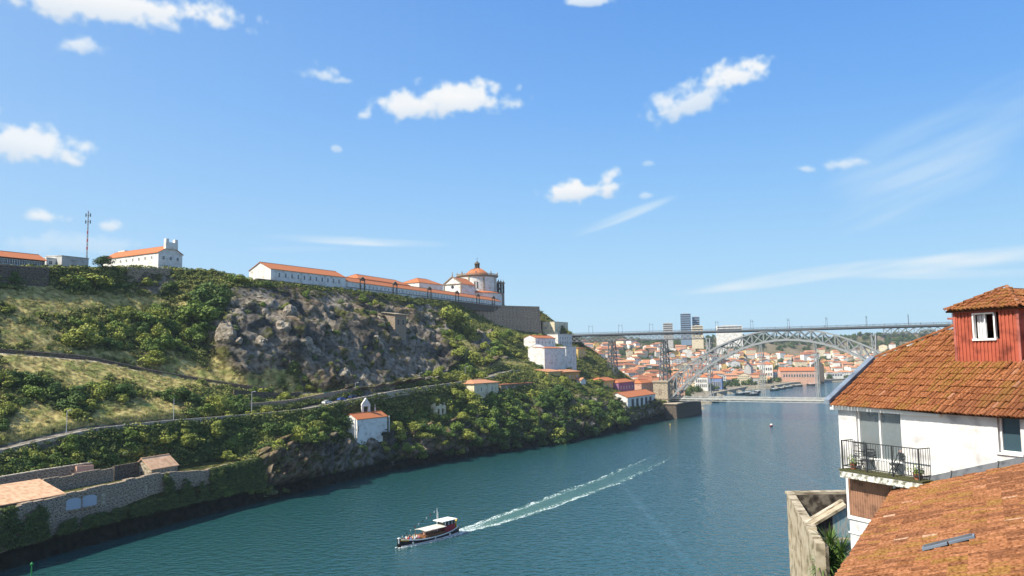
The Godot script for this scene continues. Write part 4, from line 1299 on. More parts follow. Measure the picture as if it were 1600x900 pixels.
	var spots := [[190.1, -744.2, 0.2], [199.9, -757.9, -0.4], [257.4, -876.1, 0.3], [268.3, -888.1, 0.6], [265.3, -859.5, 0.1], [288.2, -913.9, 0.7], [324.6, -963.2, 0.5], [345.1, -994.6, 0.6], [365.5, -1028.6, 0.4], [394.2, -1074.1, 0.2], [427.8, -1110.4, 0.1]]
	for k in spots.size():
		var p: Array = spots[k]
		var label: String = "small dark moored river boat " + told[k]
		if boat == null:
			boat = thing("moored_boat", label, "boat", Vector3(p[0], 0, p[1]), p[2], "boats moored along the far quay")
			var h := MB.new()
			_hull(h, 15.0, 3.6, 1.5, 1.0)
			part("hull", h.done(), M.dark_metal, boat)
			h = MB.new()
			h.box(Vector3(1.0, 2.9, 0), Vector3(7.5, 0.25, 3.2))
			for x in [-2.4, 4.4]:
				for z in [-1.4, 1.4]: h.box(Vector3(x, 2.0, z), Vector3(0.15, 1.8, 0.15))
			part("canopy", h.done(), M.frame_white, boat)
		else: copy(boat, "moored_boat", Vector3(p[0], 0, p[1]), p[2], label)


func tower(called: String, label: String, at: Vector3, l: float, d: float, h: float, wall: String, floors: int) -> void:
	var t := thing(called, label, "building", at, -0.2)
	var m := MB.new()
	m.box(Vector3(0, h / 2 - 12, -d / 2), Vector3(l, h + 24, d))
	part("wall", m.done(), M[wall], t)
	m = MB.new()
	m.box(Vector3(0, h + 0.6, -d / 2), Vector3(l * 0.5, 1.2, d * 0.5))
	part("roof_plant", m.done(), M.grey_wall, t)
	for k in floors:
		m = MB.new()
		m.box(Vector3(0, h * (k + 0.5) / floors, 0.05), Vector3(l * 0.94, h / floors * 0.45, 0.2))
		part("window_band", m.done(), M.glass_dark, t)


func _hull(m: MB, l: float, w: float, h: float, sheer: float) -> void:   # along x, bow at -x
	var n := 12
	var ring := []
	for k in n + 1:
		var f := float(k) / n
		var x := (f - 0.5) * l
		var wide := w / 2 * (1.0 - pow(absf(f - 0.55) / 0.56, 2.6))
		wide = maxf(wide, 0.04)
		var up := h + sheer * pow(absf(f - 0.5) * 2.0, 2.4)
		ring.append([Vector3(x, up, wide), Vector3(x, 0.15, wide * 0.8), Vector3(x * 0.97, -0.5, 0), Vector3(x, 0.15, -wide * 0.8), Vector3(x, up, -wide), Vector3(x, h * 0.75, 0)])
	for k in n:
		for j in 4: m.quad(ring[k][j], ring[k + 1][j], ring[k + 1][j + 1], ring[k][j + 1])
		m.quad(Vector3(ring[k][0].x, h * 0.75, ring[k][0].z * 0.96), Vector3(ring[k + 1][0].x, h * 0.75, ring[k + 1][0].z * 0.96), Vector3(ring[k + 1][4].x, h * 0.75, ring[k + 1][4].z * 0.96), Vector3(ring[k][4].x, h * 0.75, ring[k][4].z * 0.96))


# ---------------------------------------------------------------- plants and rocks

# shrubs and trees of the left bank: s, profile coordinate, radius in metres, kind (0 dark, 1 mid green, 2 light green, 3 grey green, 4 tall tree)
const SHRUBS := [172,12.52,10.6,4, 120,10.60,5.9,0, 114,10.60,5.4,0, 115,10.20,5.6,1, 110,9.80,5.0,1, 119,10.44,4.5,0, 89,11.96,2.3,4, 83,11.00,4.6,2, 78,10.92,3.7,1, 89,10.92,3.9,0, 95,10.92,3.4,0, 58,10.84,3.1,0, 55,11.00,2.3,0, 63,10.84,2.9,1, 67,10.84,3.4,1, 51,10.76,2.3,1, 74,11.00,3.0,2, 141,11.56,3.7,2, 137,11.48,2.3,1, 148,11.48,2.3,1, 152,11.48,2.1,0, 287,10.20,6.6,2, 284,10.60,3.5,1, 223,10.84,3.1,2, 256,10.84,2.6,2, 213,10.92,2.7,1, 46,4.44,2.3,3, 49,4.44,1.9,2, 142,4.04,4.4,0, 131,3.56,3.3,0, 90,1.48,3.0,3, 67,10.84,2.2,1, 124,10.60,3.3,0, 130,10.92,2.8,0, 129,4.44,3.0,1, 141,2.60,2.6,0, 156,2.44,2.9,2, 167,3.48,3.6,1, 106,11.00,2.2,1, 114,10.92,2.7,0, 91,9.48,3.3,1, 104,9.56,2.5,1, 70,9.48,2.8,1, 102,9.88,2.4,0, 99,10.20,2.1,1, 72,9.88,3.5,2, 101,10.04,3.8,2, 82,10.04,2.2,1, 79,9.80,3.1,2, 83,9.48,2.0,1, 114,9.96,2.9,0, 77,9.56,1.9,1, 97,9.56,3.7,1, 96,9.32,3.6,2, 82,9.24,2.3,0, 114,10.36,3.9,1, 67,9.80,3.0,1, 84,9.72,2.1,1, 107,9.96,2.5,2, 87,10.04,3.5,2, 66,9.48,3.4,2, 88,9.88,2.7,2, 90,9.72,2.1,2, 76,9.40,2.4,0, 108,9.80,3.5,2, 97,9.72,3.5,2, 113,9.80,3.1,2, 70,9.72,3.3,2, 101,9.64,3.3,1, 83,9.80,3.1,1, 95,9.96,3.6,1, 76,9.80,2.1,0, 62,9.40,2.8,2, 104,9.96,2.5,1, 74,9.64,2.1,0, 80,9.64,2.9,2, 73,9.48,2.7,1, 112,10.28,2.1,0, 90,9.56,2.8,2, 103,10.28,3.4,1, 112,10.12,3.3,1, 93,10.12,2.4,2, 91,9.80,3.5,0, 78,9.24,2.8,2, 92,10.20,3.7,2, 88,9.24,3.1,2, 47,10.12,1.2,2, 62,10.04,1.5,2, 44,10.20,1.6,2, 48,10.28,1.7,2, 61,10.28,1.5,1, 56,10.12,1.7,1, 48,10.12,1.3,1, 47,9.96,1.6,1, 54,10.12,1.5,2, 51,9.56,0.9,0, 53,9.24,1.5,1, 41,9.32,1.3,0, 58,9.48,1.0,1, 48,9.32,1.4,1, 44,9.40,1.0,1, 55,9.24,1.5,1, 48,9.48,1.4,1, 59,9.40,1.4,1, 98,6.04,3.2,0, 28,7.16,2.3,0, 32,7.56,2.0,0, 34,7.40,2.9,1, 40,7.32,2.2,0, 53,7.48,2.7,0, 33,7.16,2.2,2, 23,7.08,1.5,0, 40,7.40,1.9,0, 78,6.28,2.4,0, 84,6.84,3.4,1, 72,7.32,2.0,0, 33,7.08,2.0,2, 89,7.00,3.3,2, 73,7.08,2.6,2, 61,7.08,2.4,1, 65,7.08,2.6,0, 26,7.08,1.9,0, 66,7.32,1.7,2, 47,7.08,2.4,0, 94,7.00,2.6,1, 40,7.08,2.8,1, 41,7.16,3.1,0, 63,7.16,2.4,0, 37,7.16,2.8,2, 82,7.16,2.6,0, 53,7.08,2.8,1, 20,7.08,2.8,0, 60,7.32,2.9,0, 53,7.40,2.5,1, 56,7.40,2.8,1, 36,7.56,2.9,0, 55,7.24,1.8,0, 28,7.56,2.7,2, 69,7.16,2.1,2, 35,7.32,1.7,2, 27,7.40,1.7,1, 47,7.16,1.6,2, 32,7.64,1.9,0, 57,7.08,3.0,1, 89,5.80,2.8,2, 48,7.48,3.2,1, 54,7.32,2.5,2, 27,7.24,2.8,1, 74,7.24,2.4,0, 99,7.08,3.1,0, 39,7.56,2.3,2, 30,7.32,1.9,0, 45,7.32,2.8,0, 68,6.60,2.9,1, 79,7.24,3.2,0, 91,7.24,1.9,2, 30,7.08,2.3,1, 97,5.24,2.2,2, 23,7.24,2.6,1, 75,6.52,3.3,0, 58,7.24,1.9,2, 50,7.16,1.9,0, 44,7.16,2.2,0, 82,6.04,1.9,2, 121,7.72,1.9,0, 108,5.72,2.2,2, 118,7.72,2.3,2, 123,7.32,2.6,2, 112,7.08,1.8,0, 108,7.08,2.6,0, 116,7.80,1.9,1, 129,9.08,2.5,0, 135,9.08,1.1,1, 129,7.00,1.0,2, 145,9.08,1.1,1, 146,6.20,1.2,2, 139,9.08,1.6,1, 143,9.08,1.6,2, 134,8.92,1.1,2, 148,8.92,1.4,1, 113,3.32,2.9,1, 49,4.44,2.5,1, 49,4.76,1.6,1, 53,4.68,2.1,2, 18,4.44,2.2,1, 138,4.36,2.0,1, 66,4.44,2.3,2, 40,4.44,2.3,0, 91,4.36,1.9,0, 45,4.44,1.6,2, 73,4.20,1.8,0, 54,4.36,1.5,1, 63,4.60,2.4,1, 94,3.40,2.4,0, 78,4.04,2.2,2, 27,4.44,1.9,1, 86,4.20,2.6,1, 105,3.40,2.9,2, 26,4.60,2.2,0, 32,4.44,1.8,1, 139,3.48,2.4,0, 124,3.32,3.0,2, 39,4.68,1.4,0, 83,4.12,2.6,0, 31,4.76,2.0,1, 70,4.68,1.8,1, 86,3.96,1.8,2, 46,4.60,2.3,0, 79,4.60,2.4,2, 110,4.12,2.3,1, 41,4.76,1.7,2, 67,4.76,1.7,1, 37,4.52,1.9,1, 79,3.56,2.7,2, 97,4.04,1.9,1, 140,4.12,2.9,2, 93,3.96,2.0,1, 21,4.68,2.2,2, 32,4.52,1.7,2, 107,3.72,2.9,0, 59,4.44,1.7,0, 120,3.88,2.9,2, 104,3.16,1.8,2, 68,4.52,2.5,1, 119,4.20,1.9,0, 116,4.20,2.1,1, 96,3.08,2.6,1, 44,4.52,1.4,0, 133,3.96,3.0,1, 58,4.60,2.6,2, 100,4.04,2.6,0, 127,3.96,1.8,1, 179,4.12,2.9,1, 218,2.68,2.2,2, 192,2.68,3.7,1, 217,3.96,3.0,0, 230,3.64,2.6,0, 180,2.92,2.5,0, 200,3.56,3.4,0, 209,3.00,2.7,1, 223,3.72,2.4,1, 202,2.84,2.7,1, 210,3.56,3.4,2, 215,2.52,2.2,1, 164,3.00,2.7,2, 216,4.44,3.0,2, 176,2.04,3.2,1, 178,2.68,2.5,2, 224,2.84,3.6,1, 175,3.00,3.6,2, 230,4.12,3.7,1, 240,3.88,3.4,1, 184,2.68,2.8,1, 203,2.60,2.2,1, 226,4.20,2.9,2, 174,4.20,3.4,0, 167,2.76,3.6,1, 181,4.36,3.0,1, 259,3.72,2.5,1, 232,3.16,3.8,1, 174,4.04,2.2,1, 211,4.28,3.2,0, 231,3.48,3.4,1, 219,3.56,2.3,1, 189,4.12,3.5,1, 227,3.80,3.8,2, 215,4.20,2.4,1, 243,3.56,2.4,1, 200,3.96,3.7,2, 201,4.44,3.5,2, 211,2.12,3.8,0, 194,1.88,2.9,0, 186,3.40,2.9,2, 256,3.96,2.6,0, 191,4.28,2.3,1, 236,3.80,2.8,0, 218,2.92,2.2,1, 188,2.60,2.1,0, 203,1.72,3.7,2, 194,3.08,3.0,2, 254,3.56,3.2,1, 196,2.60,2.2,0, 220,3.16,3.0,0, 187,2.20,2.4,1, 211,4.04,3.9,1, 246,3.80,3.0,2, 162,2.44,3.0,0, 246,3.40,2.5,1, 194,4.04,2.3,0, 210,3.32,2.4,0, 166,2.20,3.0,1, 207,3.88,2.2,1, 215,3.64,2.7,0, 198,2.92,2.5,1, 170,3.56,2.5,2, 207,2.44,3.1,2, 241,4.12,2.6,1, 206,4.36,2.3,1, 222,7.48,2.5,2, 214,6.68,2.1,1, 227,6.84,2.3,2, 224,6.28,1.7,2, 228,7.64,1.9,2, 238,7.32,2.0,2, 230,8.52,1.7,2, 250,7.08,2.9,1, 204,6.92,1.6,2, 234,5.40,2.1,2, 253,5.64,2.6,2, 217,8.84,1.6,1, 248,7.32,2.5,1, 220,7.96,2.3,1, 241,7.08,2.1,2, 221,6.68,1.7,1, 263,7.56,3.4,2, 271,8.36,3.1,1, 253,9.40,3.5,2, 257,8.04,3.3,2, 280,7.56,2.4,2, 269,9.56,2.9,1, 257,7.64,2.4,1, 282,9.64,2.4,1, 251,9.08,3.2,2, 270,7.40,3.1,2, 357,9.48,2.9,2, 358,9.88,3.8,1, 316,9.32,3.6,2, 291,8.84,3.4,1, 333,9.16,2.7,2, 257,9.24,3.3,2, 370,9.64,3.6,2, 338,9.88,2.8,1, 290,9.72,2.4,2, 296,9.88,3.6,1, 365,9.72,3.2,2, 311,9.40,3.2,1, 321,9.24,3.0,1, 267,9.32,3.6,2, 297,9.72,3.3,2, 380,9.88,3.8,2, 346,9.72,4.1,2, 258,9.64,2.8,2, 284,9.16,3.0,2, 321,9.72,4.0,2, 269,9.72,3.0,1, 294,9.32,2.6,2, 346,9.88,3.7,1, 265,9.88,2.4,1, 249,3.32,3.3,1, 300,2.68,4.5,0, 318,2.20,3.7,0, 261,2.36,3.1,1, 290,1.56,4.3,0, 330,3.16,3.9,1, 243,3.08,2.8,0, 260,3.56,3.9,1, 285,3.32,3.9,0, 251,3.16,3.9,1, 350,2.12,5.5,0, 277,3.72,4.8,1, 241,3.72,4.6,0, 332,1.88,4.2,1, 245,2.44,3.2,0, 231,2.28,3.7,0, 236,2.60,3.1,0, 310,3.56,3.8,0, 273,1.00,4.0,0, 294,3.72,4.3,0, 276,3.48,3.4,0, 227,2.60,3.4,1, 355,1.32,3.7,0, 308,1.16,3.9,0, 352,2.52,5.0,0, 318,3.32,3.7,0, 310,2.60,4.1,1, 242,1.24,3.7,0, 251,2.76,3.0,0, 284,2.84,4.7,0, 236,3.24,4.0,0, 261,3.08,4.0,1, 332,2.36,3.6,1, 226,2.92,3.3,0, 298,3.40,4.6,0, 296,3.00,4.2,0, 328,3.40,3.1,1, 255,2.36,3.5,0, 232,1.64,4.1,0, 305,3.00,3.3,1, 251,1.96,4.2,0, 268,3.40,3.0,1, 321,3.16,3.3,0, 270,2.76,3.9,1, 289,2.36,3.1,0, 286,3.56,4.1,0, 231,3.16,3.3,0, 319,1.00,3.5,1, 251,3.80,3.1,0, 259,2.76,3.6,1, 340,3.16,3.3,0, 264,2.12,2.9,0, 225,2.28,3.4,0, 301,2.28,3.0,1, 237,2.92,4.3,0, 277,2.28,4.1,0, 232,3.56,3.9,0, 326,2.60,5.0,0, 242,2.12,3.4,0, 245,3.48,3.6,1, 267,3.80,4.6,0, 281,1.00,4.1,0, 342,2.36,3.2,1, 261,1.16,2.9,0, 243,3.16,2.8,1, 366,1.80,3.6,1, 301,3.64,3.9,0, 277,2.68,3.4,1, 277,3.32,2.9,0, 273,1.96,3.9,1, 385,4.52,3.1,0, 309,4.68,3.1,1, 344,4.84,3.1,0, 339,4.12,3.3,0, 381,4.84,3.4,1, 342,7.48,2.8,0, 336,3.72,2.5,0, 363,3.88,3.6,1, 326,4.28,3.1,1, 378,7.48,3.2,1, 304,4.28,3.0,1, 362,4.92,3.6,0, 371,7.88,3.5,0, 389,4.84,2.8,0, 140,9.48,1.5,1, 202,10.52,1.4,1, 124,10.52,1.4,1, 119,10.04,1.5,3, 142,9.32,0.9,0, 163,10.04,1.3,0, 256,10.92,1.3,1, 230,9.88,1.8,0, 151,9.40,0.9,1, 143,9.24,0.9,1, 122,9.56,1.2,3, 158,9.48,1.2,3, 138,9.64,1.1,3, 192,9.64,1.1,3, 160,7.00,1.3,1, 140,10.60,1.0,3, 171,10.92,1.5,1, 146,9.24,1.1,3, 193,10.84,1.9,3, 162,9.16,1.1,0, 149,9.56,1.5,3, 205,10.20,1.4,3, 168,9.56,1.2,0, 259,10.84,2.0,1, 136,9.56,1.3,3, 282,10.68,2.1,0, 257,10.20,2.1,1, 198,10.28,1.0,1, 210,10.20,1.4,1, 165,9.40,1.4,3, 156,10.52,0.9,3, 149,10.52,1.7,1, 131,10.44,1.3,3, 271,10.20,1.6,1, 176,9.56,1.1,3, 267,10.04,1.7,3, 252,10.60,1.5,0, 212,10.76,1.7,1, 163,9.64,1.1,3, 156,9.32,1.1,1, 235,10.36,1.5,3, 208,10.52,1.1,1, 139,10.60,1.3,1, 168,10.04,1.6,1, 146,10.52,1.2,3, 278,10.84,1.6,0, 194,9.64,1.5,1, 183,9.72,1.1,1, 69,2.68,1.8,2, 71,2.12,1.7,1, 67,2.44,1.6,0, 90,1.72,1.8,2, 88,2.28,1.9,2, 81,1.88,1.3,1, 87,2.60,1.5,2, 83,2.44,2.1,1, 69,2.36,1.5,2, 75,2.68,2.2,1, 86,1.88,1.9,1, 67,2.68,1.5,1, 97,1.40,1.7,1, 77,2.28,1.8,0, 47,4.28,1.6,1, 20,4.68,1.7,0, 16,4.68,1.6,0, 33,4.20,1.3,2, 24,4.60,1.6,2, 44,4.20,1.8,2, 18,4.52,1.5,0, 41,4.36,1.4,0, 21,4.52,1.7,0, 43,4.28,1.7,1, 35,4.28,1.6,2, 14,4.60,1.6,2, 20,4.60,1.4,0, 23,4.44,1.7,2]
const BOULDERS := [117,9.96,5.2, 140,10.44,3.6, 149,10.44,3.7, 140,10.12,4.1, 146,9.80,5.0, 129,9.88,3.5, 153,9.72,5.6, 132,9.56,3.7, 171,9.48,4.4, 122,9.72,3.1, 167,10.04,3.5, 232,10.44,4.1, 198,10.44,3.2, 228,9.64,3.7, 192,9.32,3.7, 160,9.24,3.1, 142,9.40,3.0, 117,9.48,2.8, 192,9.80,3.7, 206,9.48,3.5, 170,10.52,2.0, 146,9.48,1.2, 208,10.04,2.0, 165,10.20,1.4, 193,6.20,1.2, 154,10.60,2.2, 170,10.76,2.0, 216,10.12,2.3, 256,9.64,1.8, 155,9.24,1.9, 118,10.04,1.9, 278,10.76,2.3, 206,10.76,2.3, 238,10.84,2.3, 139,10.76,2.1, 205,10.20,2.1, 157,10.52,1.8, 193,10.12,1.8, 126,10.52,1.5, 162,10.12,1.7, 161,9.64,1.9, 237,10.52,2.3, 195,9.72,2.5, 130,10.68,1.3, 147,10.28,2.0, 210,10.36,2.4, 218,9.64,1.9, 128,9.72,1.7, 194,9.16,1.3, 199,10.36,2.2, 164,10.20,1.8, 219,9.08,1.8, 116,9.88,2.0, 117,9.80,1.0, 245,9.56,2.0, 151,10.28,1.8, 118,10.20,1.4, 154,10.44,2.0, 166,10.20,2.2, 168,9.48,1.1, 118,9.80,1.4, 192,10.76,2.4, 165,9.56,2.2, 143,10.84,1.5, 197,10.20,1.6, 167,9.40,1.9, 160,1.93,1.2, 418,2.24,2.4, 274,1.94,2.0, 439,2.30,1.6, 310,2.16,1.8, 297,2.19,1.5, 349,2.23,2.4, 419,1.91,1.7, 209,2.02,1.8, 251,2.06,1.8, 386,2.32,1.2, 433,2.34,1.6, 264,1.92,1.3, 421,2.37,1.7]
var leaf_mats := []

func bank_point(s: float, k: float) -> Vector3:   # on the rough surface of the hillside
	var p := slope(s, k)
	var kind := cover(s, k)
	var amp := lift(p, kind, s, k)
	return p + Vector3(-INLAND.x, 0.45, -INLAND.y) * amp


func leaf_quad(m: MB, p: Vector3, nrm: Vector3, size: float, tint: Color) -> void:
	var side := nrm.cross(Vector3(rng.randf_range(-1, 1), rng.randf_range(-1, 1), rng.randf_range(-1, 1)))
	if side.length() < 0.01: side = Vector3.RIGHT
	side = side.normalized() * size
	var up := nrm.cross(side).normalized() * size * rng.randf_range(0.6, 1.0)
	m.col = tint
	m.quad(p - side * 0.6, p + up * 0.8 - side * 0.1, p + side * 0.6, p - up * 0.8 + side * 0.1)


# crown of leaf clumps on lobes; unit radius, base at y = 0
func crown_mesh(seed_: int, lobes: int, leaves: int, leaf: float, tall: float) -> ArrayMesh:
	rng.seed = seed_
	var m := MB.new()
	var balls := []
	for k in lobes:
		var a := rng.randf() * TAU
		var r := sqrt(rng.randf()) * 0.62
		var y := rng.randf_range(0.25, 1.0) * tall
		var size := rng.randf_range(0.28, 0.5) * (1.15 - 0.35 * y / tall)
		balls.append([Vector3(cos(a) * r * (1.2 - 0.55 * y / tall), y, sin(a) * r * (1.2 - 0.55 * y / tall)), size])
	for k in leaves:
		var b: Array = balls[rng.randi() % lobes]
		var n := Vector3(rng.randfn(), rng.randfn() + 0.25, rng.randfn()).normalized()
		var p: Vector3 = b[0] + n * b[1] * rng.randf_range(0.72, 1.06) * Vector3(1, 0.8, 1)
		if p.y < 0.02: p.y = rng.randf_range(0.0, 0.15)
		var t := rng.randf()
		var tint := Color(0.66, 0.72, 0.5).lerp(Color(1.0, 1.0, 0.85), t)
		if rng.randf() < 0.06: tint = Color(1.2, 1.0, 0.6)
		leaf_quad(m, p, (n + Vector3(rng.randfn(), rng.randfn(), rng.randfn()) * 0.45).normalized(), leaf * rng.randf_range(0.6, 1.2), tint)
	return m.done()


func leaf_mat(key: String, c: Color) -> StandardMaterial3D:
	return mat(key, c, 0.6, null, 1.0, {"vc": true, "spec": 0.3, "back": Color(c.r, c.g, c.b) * 0.5})


func stem_mesh(h: float, r: float, seed_: int) -> ArrayMesh:
	rng.seed = seed_
	var m := MB.new()
	m.tube(Vector3(0, -0.4, 0), Vector3(0.02, h * 0.55, 0.03), r, r * 0.7)
	for k in 4:
		var a := k * TAU / 4 + rng.randf()
		m.tube(Vector3(0.02, h * rng.randf_range(0.35, 0.55), 0.03), Vector3(cos(a) * 0.4, h * rng.randf_range(0.8, 1.1), sin(a) * 0.4), r * 0.5, r * 0.2, 5)
	return m.done()


func plants() -> void:
	leaf_mats = [leaf_mat("leaf_dark", lin(0.085, 0.14, 0.038)), leaf_mat("leaf_mid", lin(0.165, 0.23, 0.055)), leaf_mat("leaf_light", lin(0.29, 0.31, 0.075)), leaf_mat("leaf_grey", lin(0.2, 0.24, 0.13)), leaf_mat("leaf_tree", lin(0.06, 0.1, 0.036))]
	var crowns := []
	for k in 7: crowns.append(crown_mesh(100 + k, 9 + k % 4, 1300, 0.1, 0.95))
	var talls := []
	for k in 3: talls.append(crown_mesh(200 + k, 16, 2600, 0.075, 1.7))
	var stem := stem_mesh(0.8, 0.07, 5)
	rng.seed = 77
	var word := ["dark green", "mid green", "bright yellow-green", "grey-green", "very dark"]
	var kindname := ["shrub", "bush", "bramble_clump", "willow_shrub", "oak_tree"]
	var seen := {}
	for i in SHRUBS.size() / 4:
		var s: float = SHRUBS[i * 4]
		var k: float = SHRUBS[i * 4 + 1]
		var r: float = SHRUBS[i * 4 + 2] * 1.5
		var kind: int = SHRUBS[i * 4 + 3]
		if kind != 4 and cover(s, k) == 1: continue
		if kind == 1 and rng.randf() < 0.25: kind = 2
		r *= rng.randf_range(0.75, 1.3)
		var where := bank_point(s, k)
		var zone := "on the plateau edge" if k > 10.8 else ("on the upper slope" if k > 9 else ("below the track" if k > 6 else ("on the road edge" if k > 5 else ("on the ivy wall" if s < 130 else "over the river"))))
		var at := "near the left edge" if s < 45 else ("left of the boulders" if s < 95 else ("below the white barracks" if s < 165 else ("near the chapel" if s < 225 else ("below the round church" if s < 300 else "towards the bridge"))))
		var size := "large" if r > 3.6 else ("small" if r < 2.2 else "middling")
		var label := "%s %s %s %s %s" % [size, word[kind], kindname[kind].replace("_", " "), zone, at]
		var t := thing(kindname[kind], label, "tree" if kind == 4 else "shrub", where - Vector3(0, 0.15 * r, 0), rng.randf() * TAU, "%s %s %s plants %s %s" % [size, word[kind], kindname[kind].replace("_", " "), zone, at])
		var f := rng.randf_range(0.85, 1.3)
		var scl := Vector3(r * f, r * rng.randf_range(0.7, 1.15), r * f * rng.randf_range(0.8, 1.1))
		if kind == 4:
			part("crown", talls[i % 3], leaf_mats[4], t, Vector3(0, 0.1 * r, 0), 0.0, scl * Vector3(1.15, 0.72, 1.15))
			part("trunk", stem, M.bark, t, Vector3.ZERO, 0.0, Vector3(r, r * 1.1, r))
		else:
			part("foliage", crowns[(i * 5) % 7], leaf_mats[kind], t, Vector3.ZERO, 0.0, scl)
			part("stem", stem, M.bark, t, Vector3.ZERO, 0.0, Vector3(r, r * 0.9, r))
	ground_cover()
	boulders()


func scatter(called: String, label: String, category: String, mesh: Mesh, m: Material, spots: Array) -> void:   # spots: [position, size, colour]
	var mm := MultiMesh.new()
	mm.transform_format = MultiMesh.TRANSFORM_3D
	mm.use_colors = true
	mm.mesh = mesh
	mm.instance_count = spots.size()
	for k in spots.size():
		var q: Array = spots[k]
		mm.set_instance_transform(k, Transform3D(Basis(Vector3.UP, rng.randf() * TAU).scaled(Vector3.ONE * float(q[1])), q[0]))
		mm.set_instance_color(k, q[2])
	var o := MultiMeshInstance3D.new()
	o.name = numbered(called)
	o.multimesh = mm
	o.material_override = m
	add_child(o)
	tag(o, label, category, "", "stuff")


func ground_cover() -> void:
	rng.seed = 31
	var tuft := MB.new()
	for k in 46:
		var n := Vector3(rng.randfn(), absf(rng.randfn()) + 0.3, rng.randfn()).normalized()
		leaf_quad(tuft, Vector3(n.x * rng.randf(), n.y * 0.55 * rng.randf(), n.z * rng.randf()), (n + Vector3(rng.randfn(), rng.randfn(), rng.randfn()) * 0.5).normalized(), 0.22, Color.WHITE * rng.randf_range(0.7, 1.0))
	var scrub := tuft.done()
	var gr := MB.new()
	for k in 34:
		var a := rng.randf() * TAU
		var q := Vector3(cos(a), 0, sin(a)) * rng.randf() * 0.9
		var top := q + Vector3(rng.randfn() * 0.2, rng.randf_range(0.35, 0.8), rng.randfn() * 0.2)
		var w := Vector3(sin(a), 0, -cos(a)) * 0.07
		gr.col = Color.WHITE * rng.randf_range(0.7, 1.0)
		gr.quad(q - w, q + w, top + w * 0.3, top - w * 0.3)
	var grass := gr.done()
	var green := []
	var straw := []
	var ivy := []
	for k in 60000:
		var s := rng.randf_range(-60, 520)
		var kk := rng.randf_range(2.3, 12.8)
		if (kk > 5.0 and kk < 6.2 and s < 312) or (kk > 8.0 and kk < 9.1 and s < 150): continue
		if kk > 2 and kk < 4.05 and s < 84: continue
		var c := cover(s, kk)
		var p := bank_point(s, kk)
		var g := rng.randf()
		if c == 1:
			if rng.randf() < 0.9: straw.append([p, rng.randf_range(0.5, 1.1), Color(0.62, 0.53, 0.24).lerp(Color(0.34, 0.38, 0.13), g)])
			elif rng.randf() < 0.3: green.append([p, rng.randf_range(0.6, 1.2), Color(0.16, 0.18, 0.05)])
		elif c == 2:
			if rng.randf() < (0.4 if kk > 10.2 and noise_b.get_noise_2d(s * 2.0, kk * 40.0) > 0.0 else 0.1): green.append([p, rng.randf_range(0.6, 1.7), Color(0.075, 0.11, 0.04).lerp(Color(0.17, 0.15, 0.06), g)])
		else: green.append([p, rng.randf_range(0.9, 2.8), Color(0.12, 0.155, 0.045).lerp(Color(0.33, 0.33, 0.09), g * g)])
	for k in 11000:   # ivy on the walls below the road
		var s := rng.randf_range(-60, 140)
		var kk := rng.randf_range(4.05, 4.98)
		if noise_b.get_noise_2d(s * 1.5, kk * 30.0) < -0.22 + (0.25 if s < 30 else 0.0): continue
		ivy.append([slope(s, kk) + Vector3(-INLAND.x, 0, -INLAND.y) * 0.5, rng.randf_range(0.7, 1.7), Color(0.06, 0.1, 0.028).lerp(Color(0.15, 0.19, 0.05), rng.randf() * rng.randf())])
	for k in 9000:   # ivy hanging over the river wall
		var s := rng.randf_range(-60, 92)
		var f := rng.randf()
		var hang := noise_b.get_noise_1d(s * 2.2) + (0.55 if s > 66 else 0.0)
		if f > 0.7 + hang * 1.6 or (s > 13 and s < 48 and f > 0.3): continue
		ivy.append([slope(s, lerpf(2.1, 3.06, f)) + Vector3(-INLAND.x, 0, -INLAND.y) * 1.5, rng.randf_range(0.6, 1.3), Color(0.06, 0.1, 0.035).lerp(Color(0.16, 0.2, 0.06), rng.randf())])
	scatter("scrub", "low green scrub covering the slopes of the left bank", "scrub", scrub, mat("scrub_leaf", Color.WHITE, 0.7, null, 1.0, {"vc": true, "spec": 0.2}), green)
	scatter("dry_grass", "yellow dry grass on the terraces of the left bank", "grass", grass, mat("straw", Color.WHITE, 0.8, null, 1.0, {"vc": true, "spec": 0.2}), straw)
	scatter("ivy", "dark ivy draping the walls between road and river", "ivy", scrub, M.scrub_leaf, ivy)


func boulder_mesh(seed_: int, rough: float) -> ArrayMesh:
	var n := FastNoiseLite.new()
	n.seed = seed_
	n.frequency = 0.9
	n.noise_type = FastNoiseLite.TYPE_CELLULAR
	n.cellular_return_type = FastNoiseLite.RETURN_DISTANCE
	var sp := SphereMesh.new()
	sp.radius = 1.0; sp.height = 2.0
	sp.radial_segments = 24; sp.rings = 13
	var a := sp.get_mesh_arrays()
	var m := MB.new()
	m.v = a[Mesh.ARRAY_VERTEX]
	for k in m.v.size():
		var p := m.v[k]
		m.v[k] = p * (0.85 + n.get_noise_3dv(p) * rough + noise_c.get_noise_3dv(p * 5.0 + Vector3.ONE * seed_) * rough * 0.65)
		m.c.append(Color.WHITE)
	m.ix = a[Mesh.ARRAY_INDEX]
	return m.done()


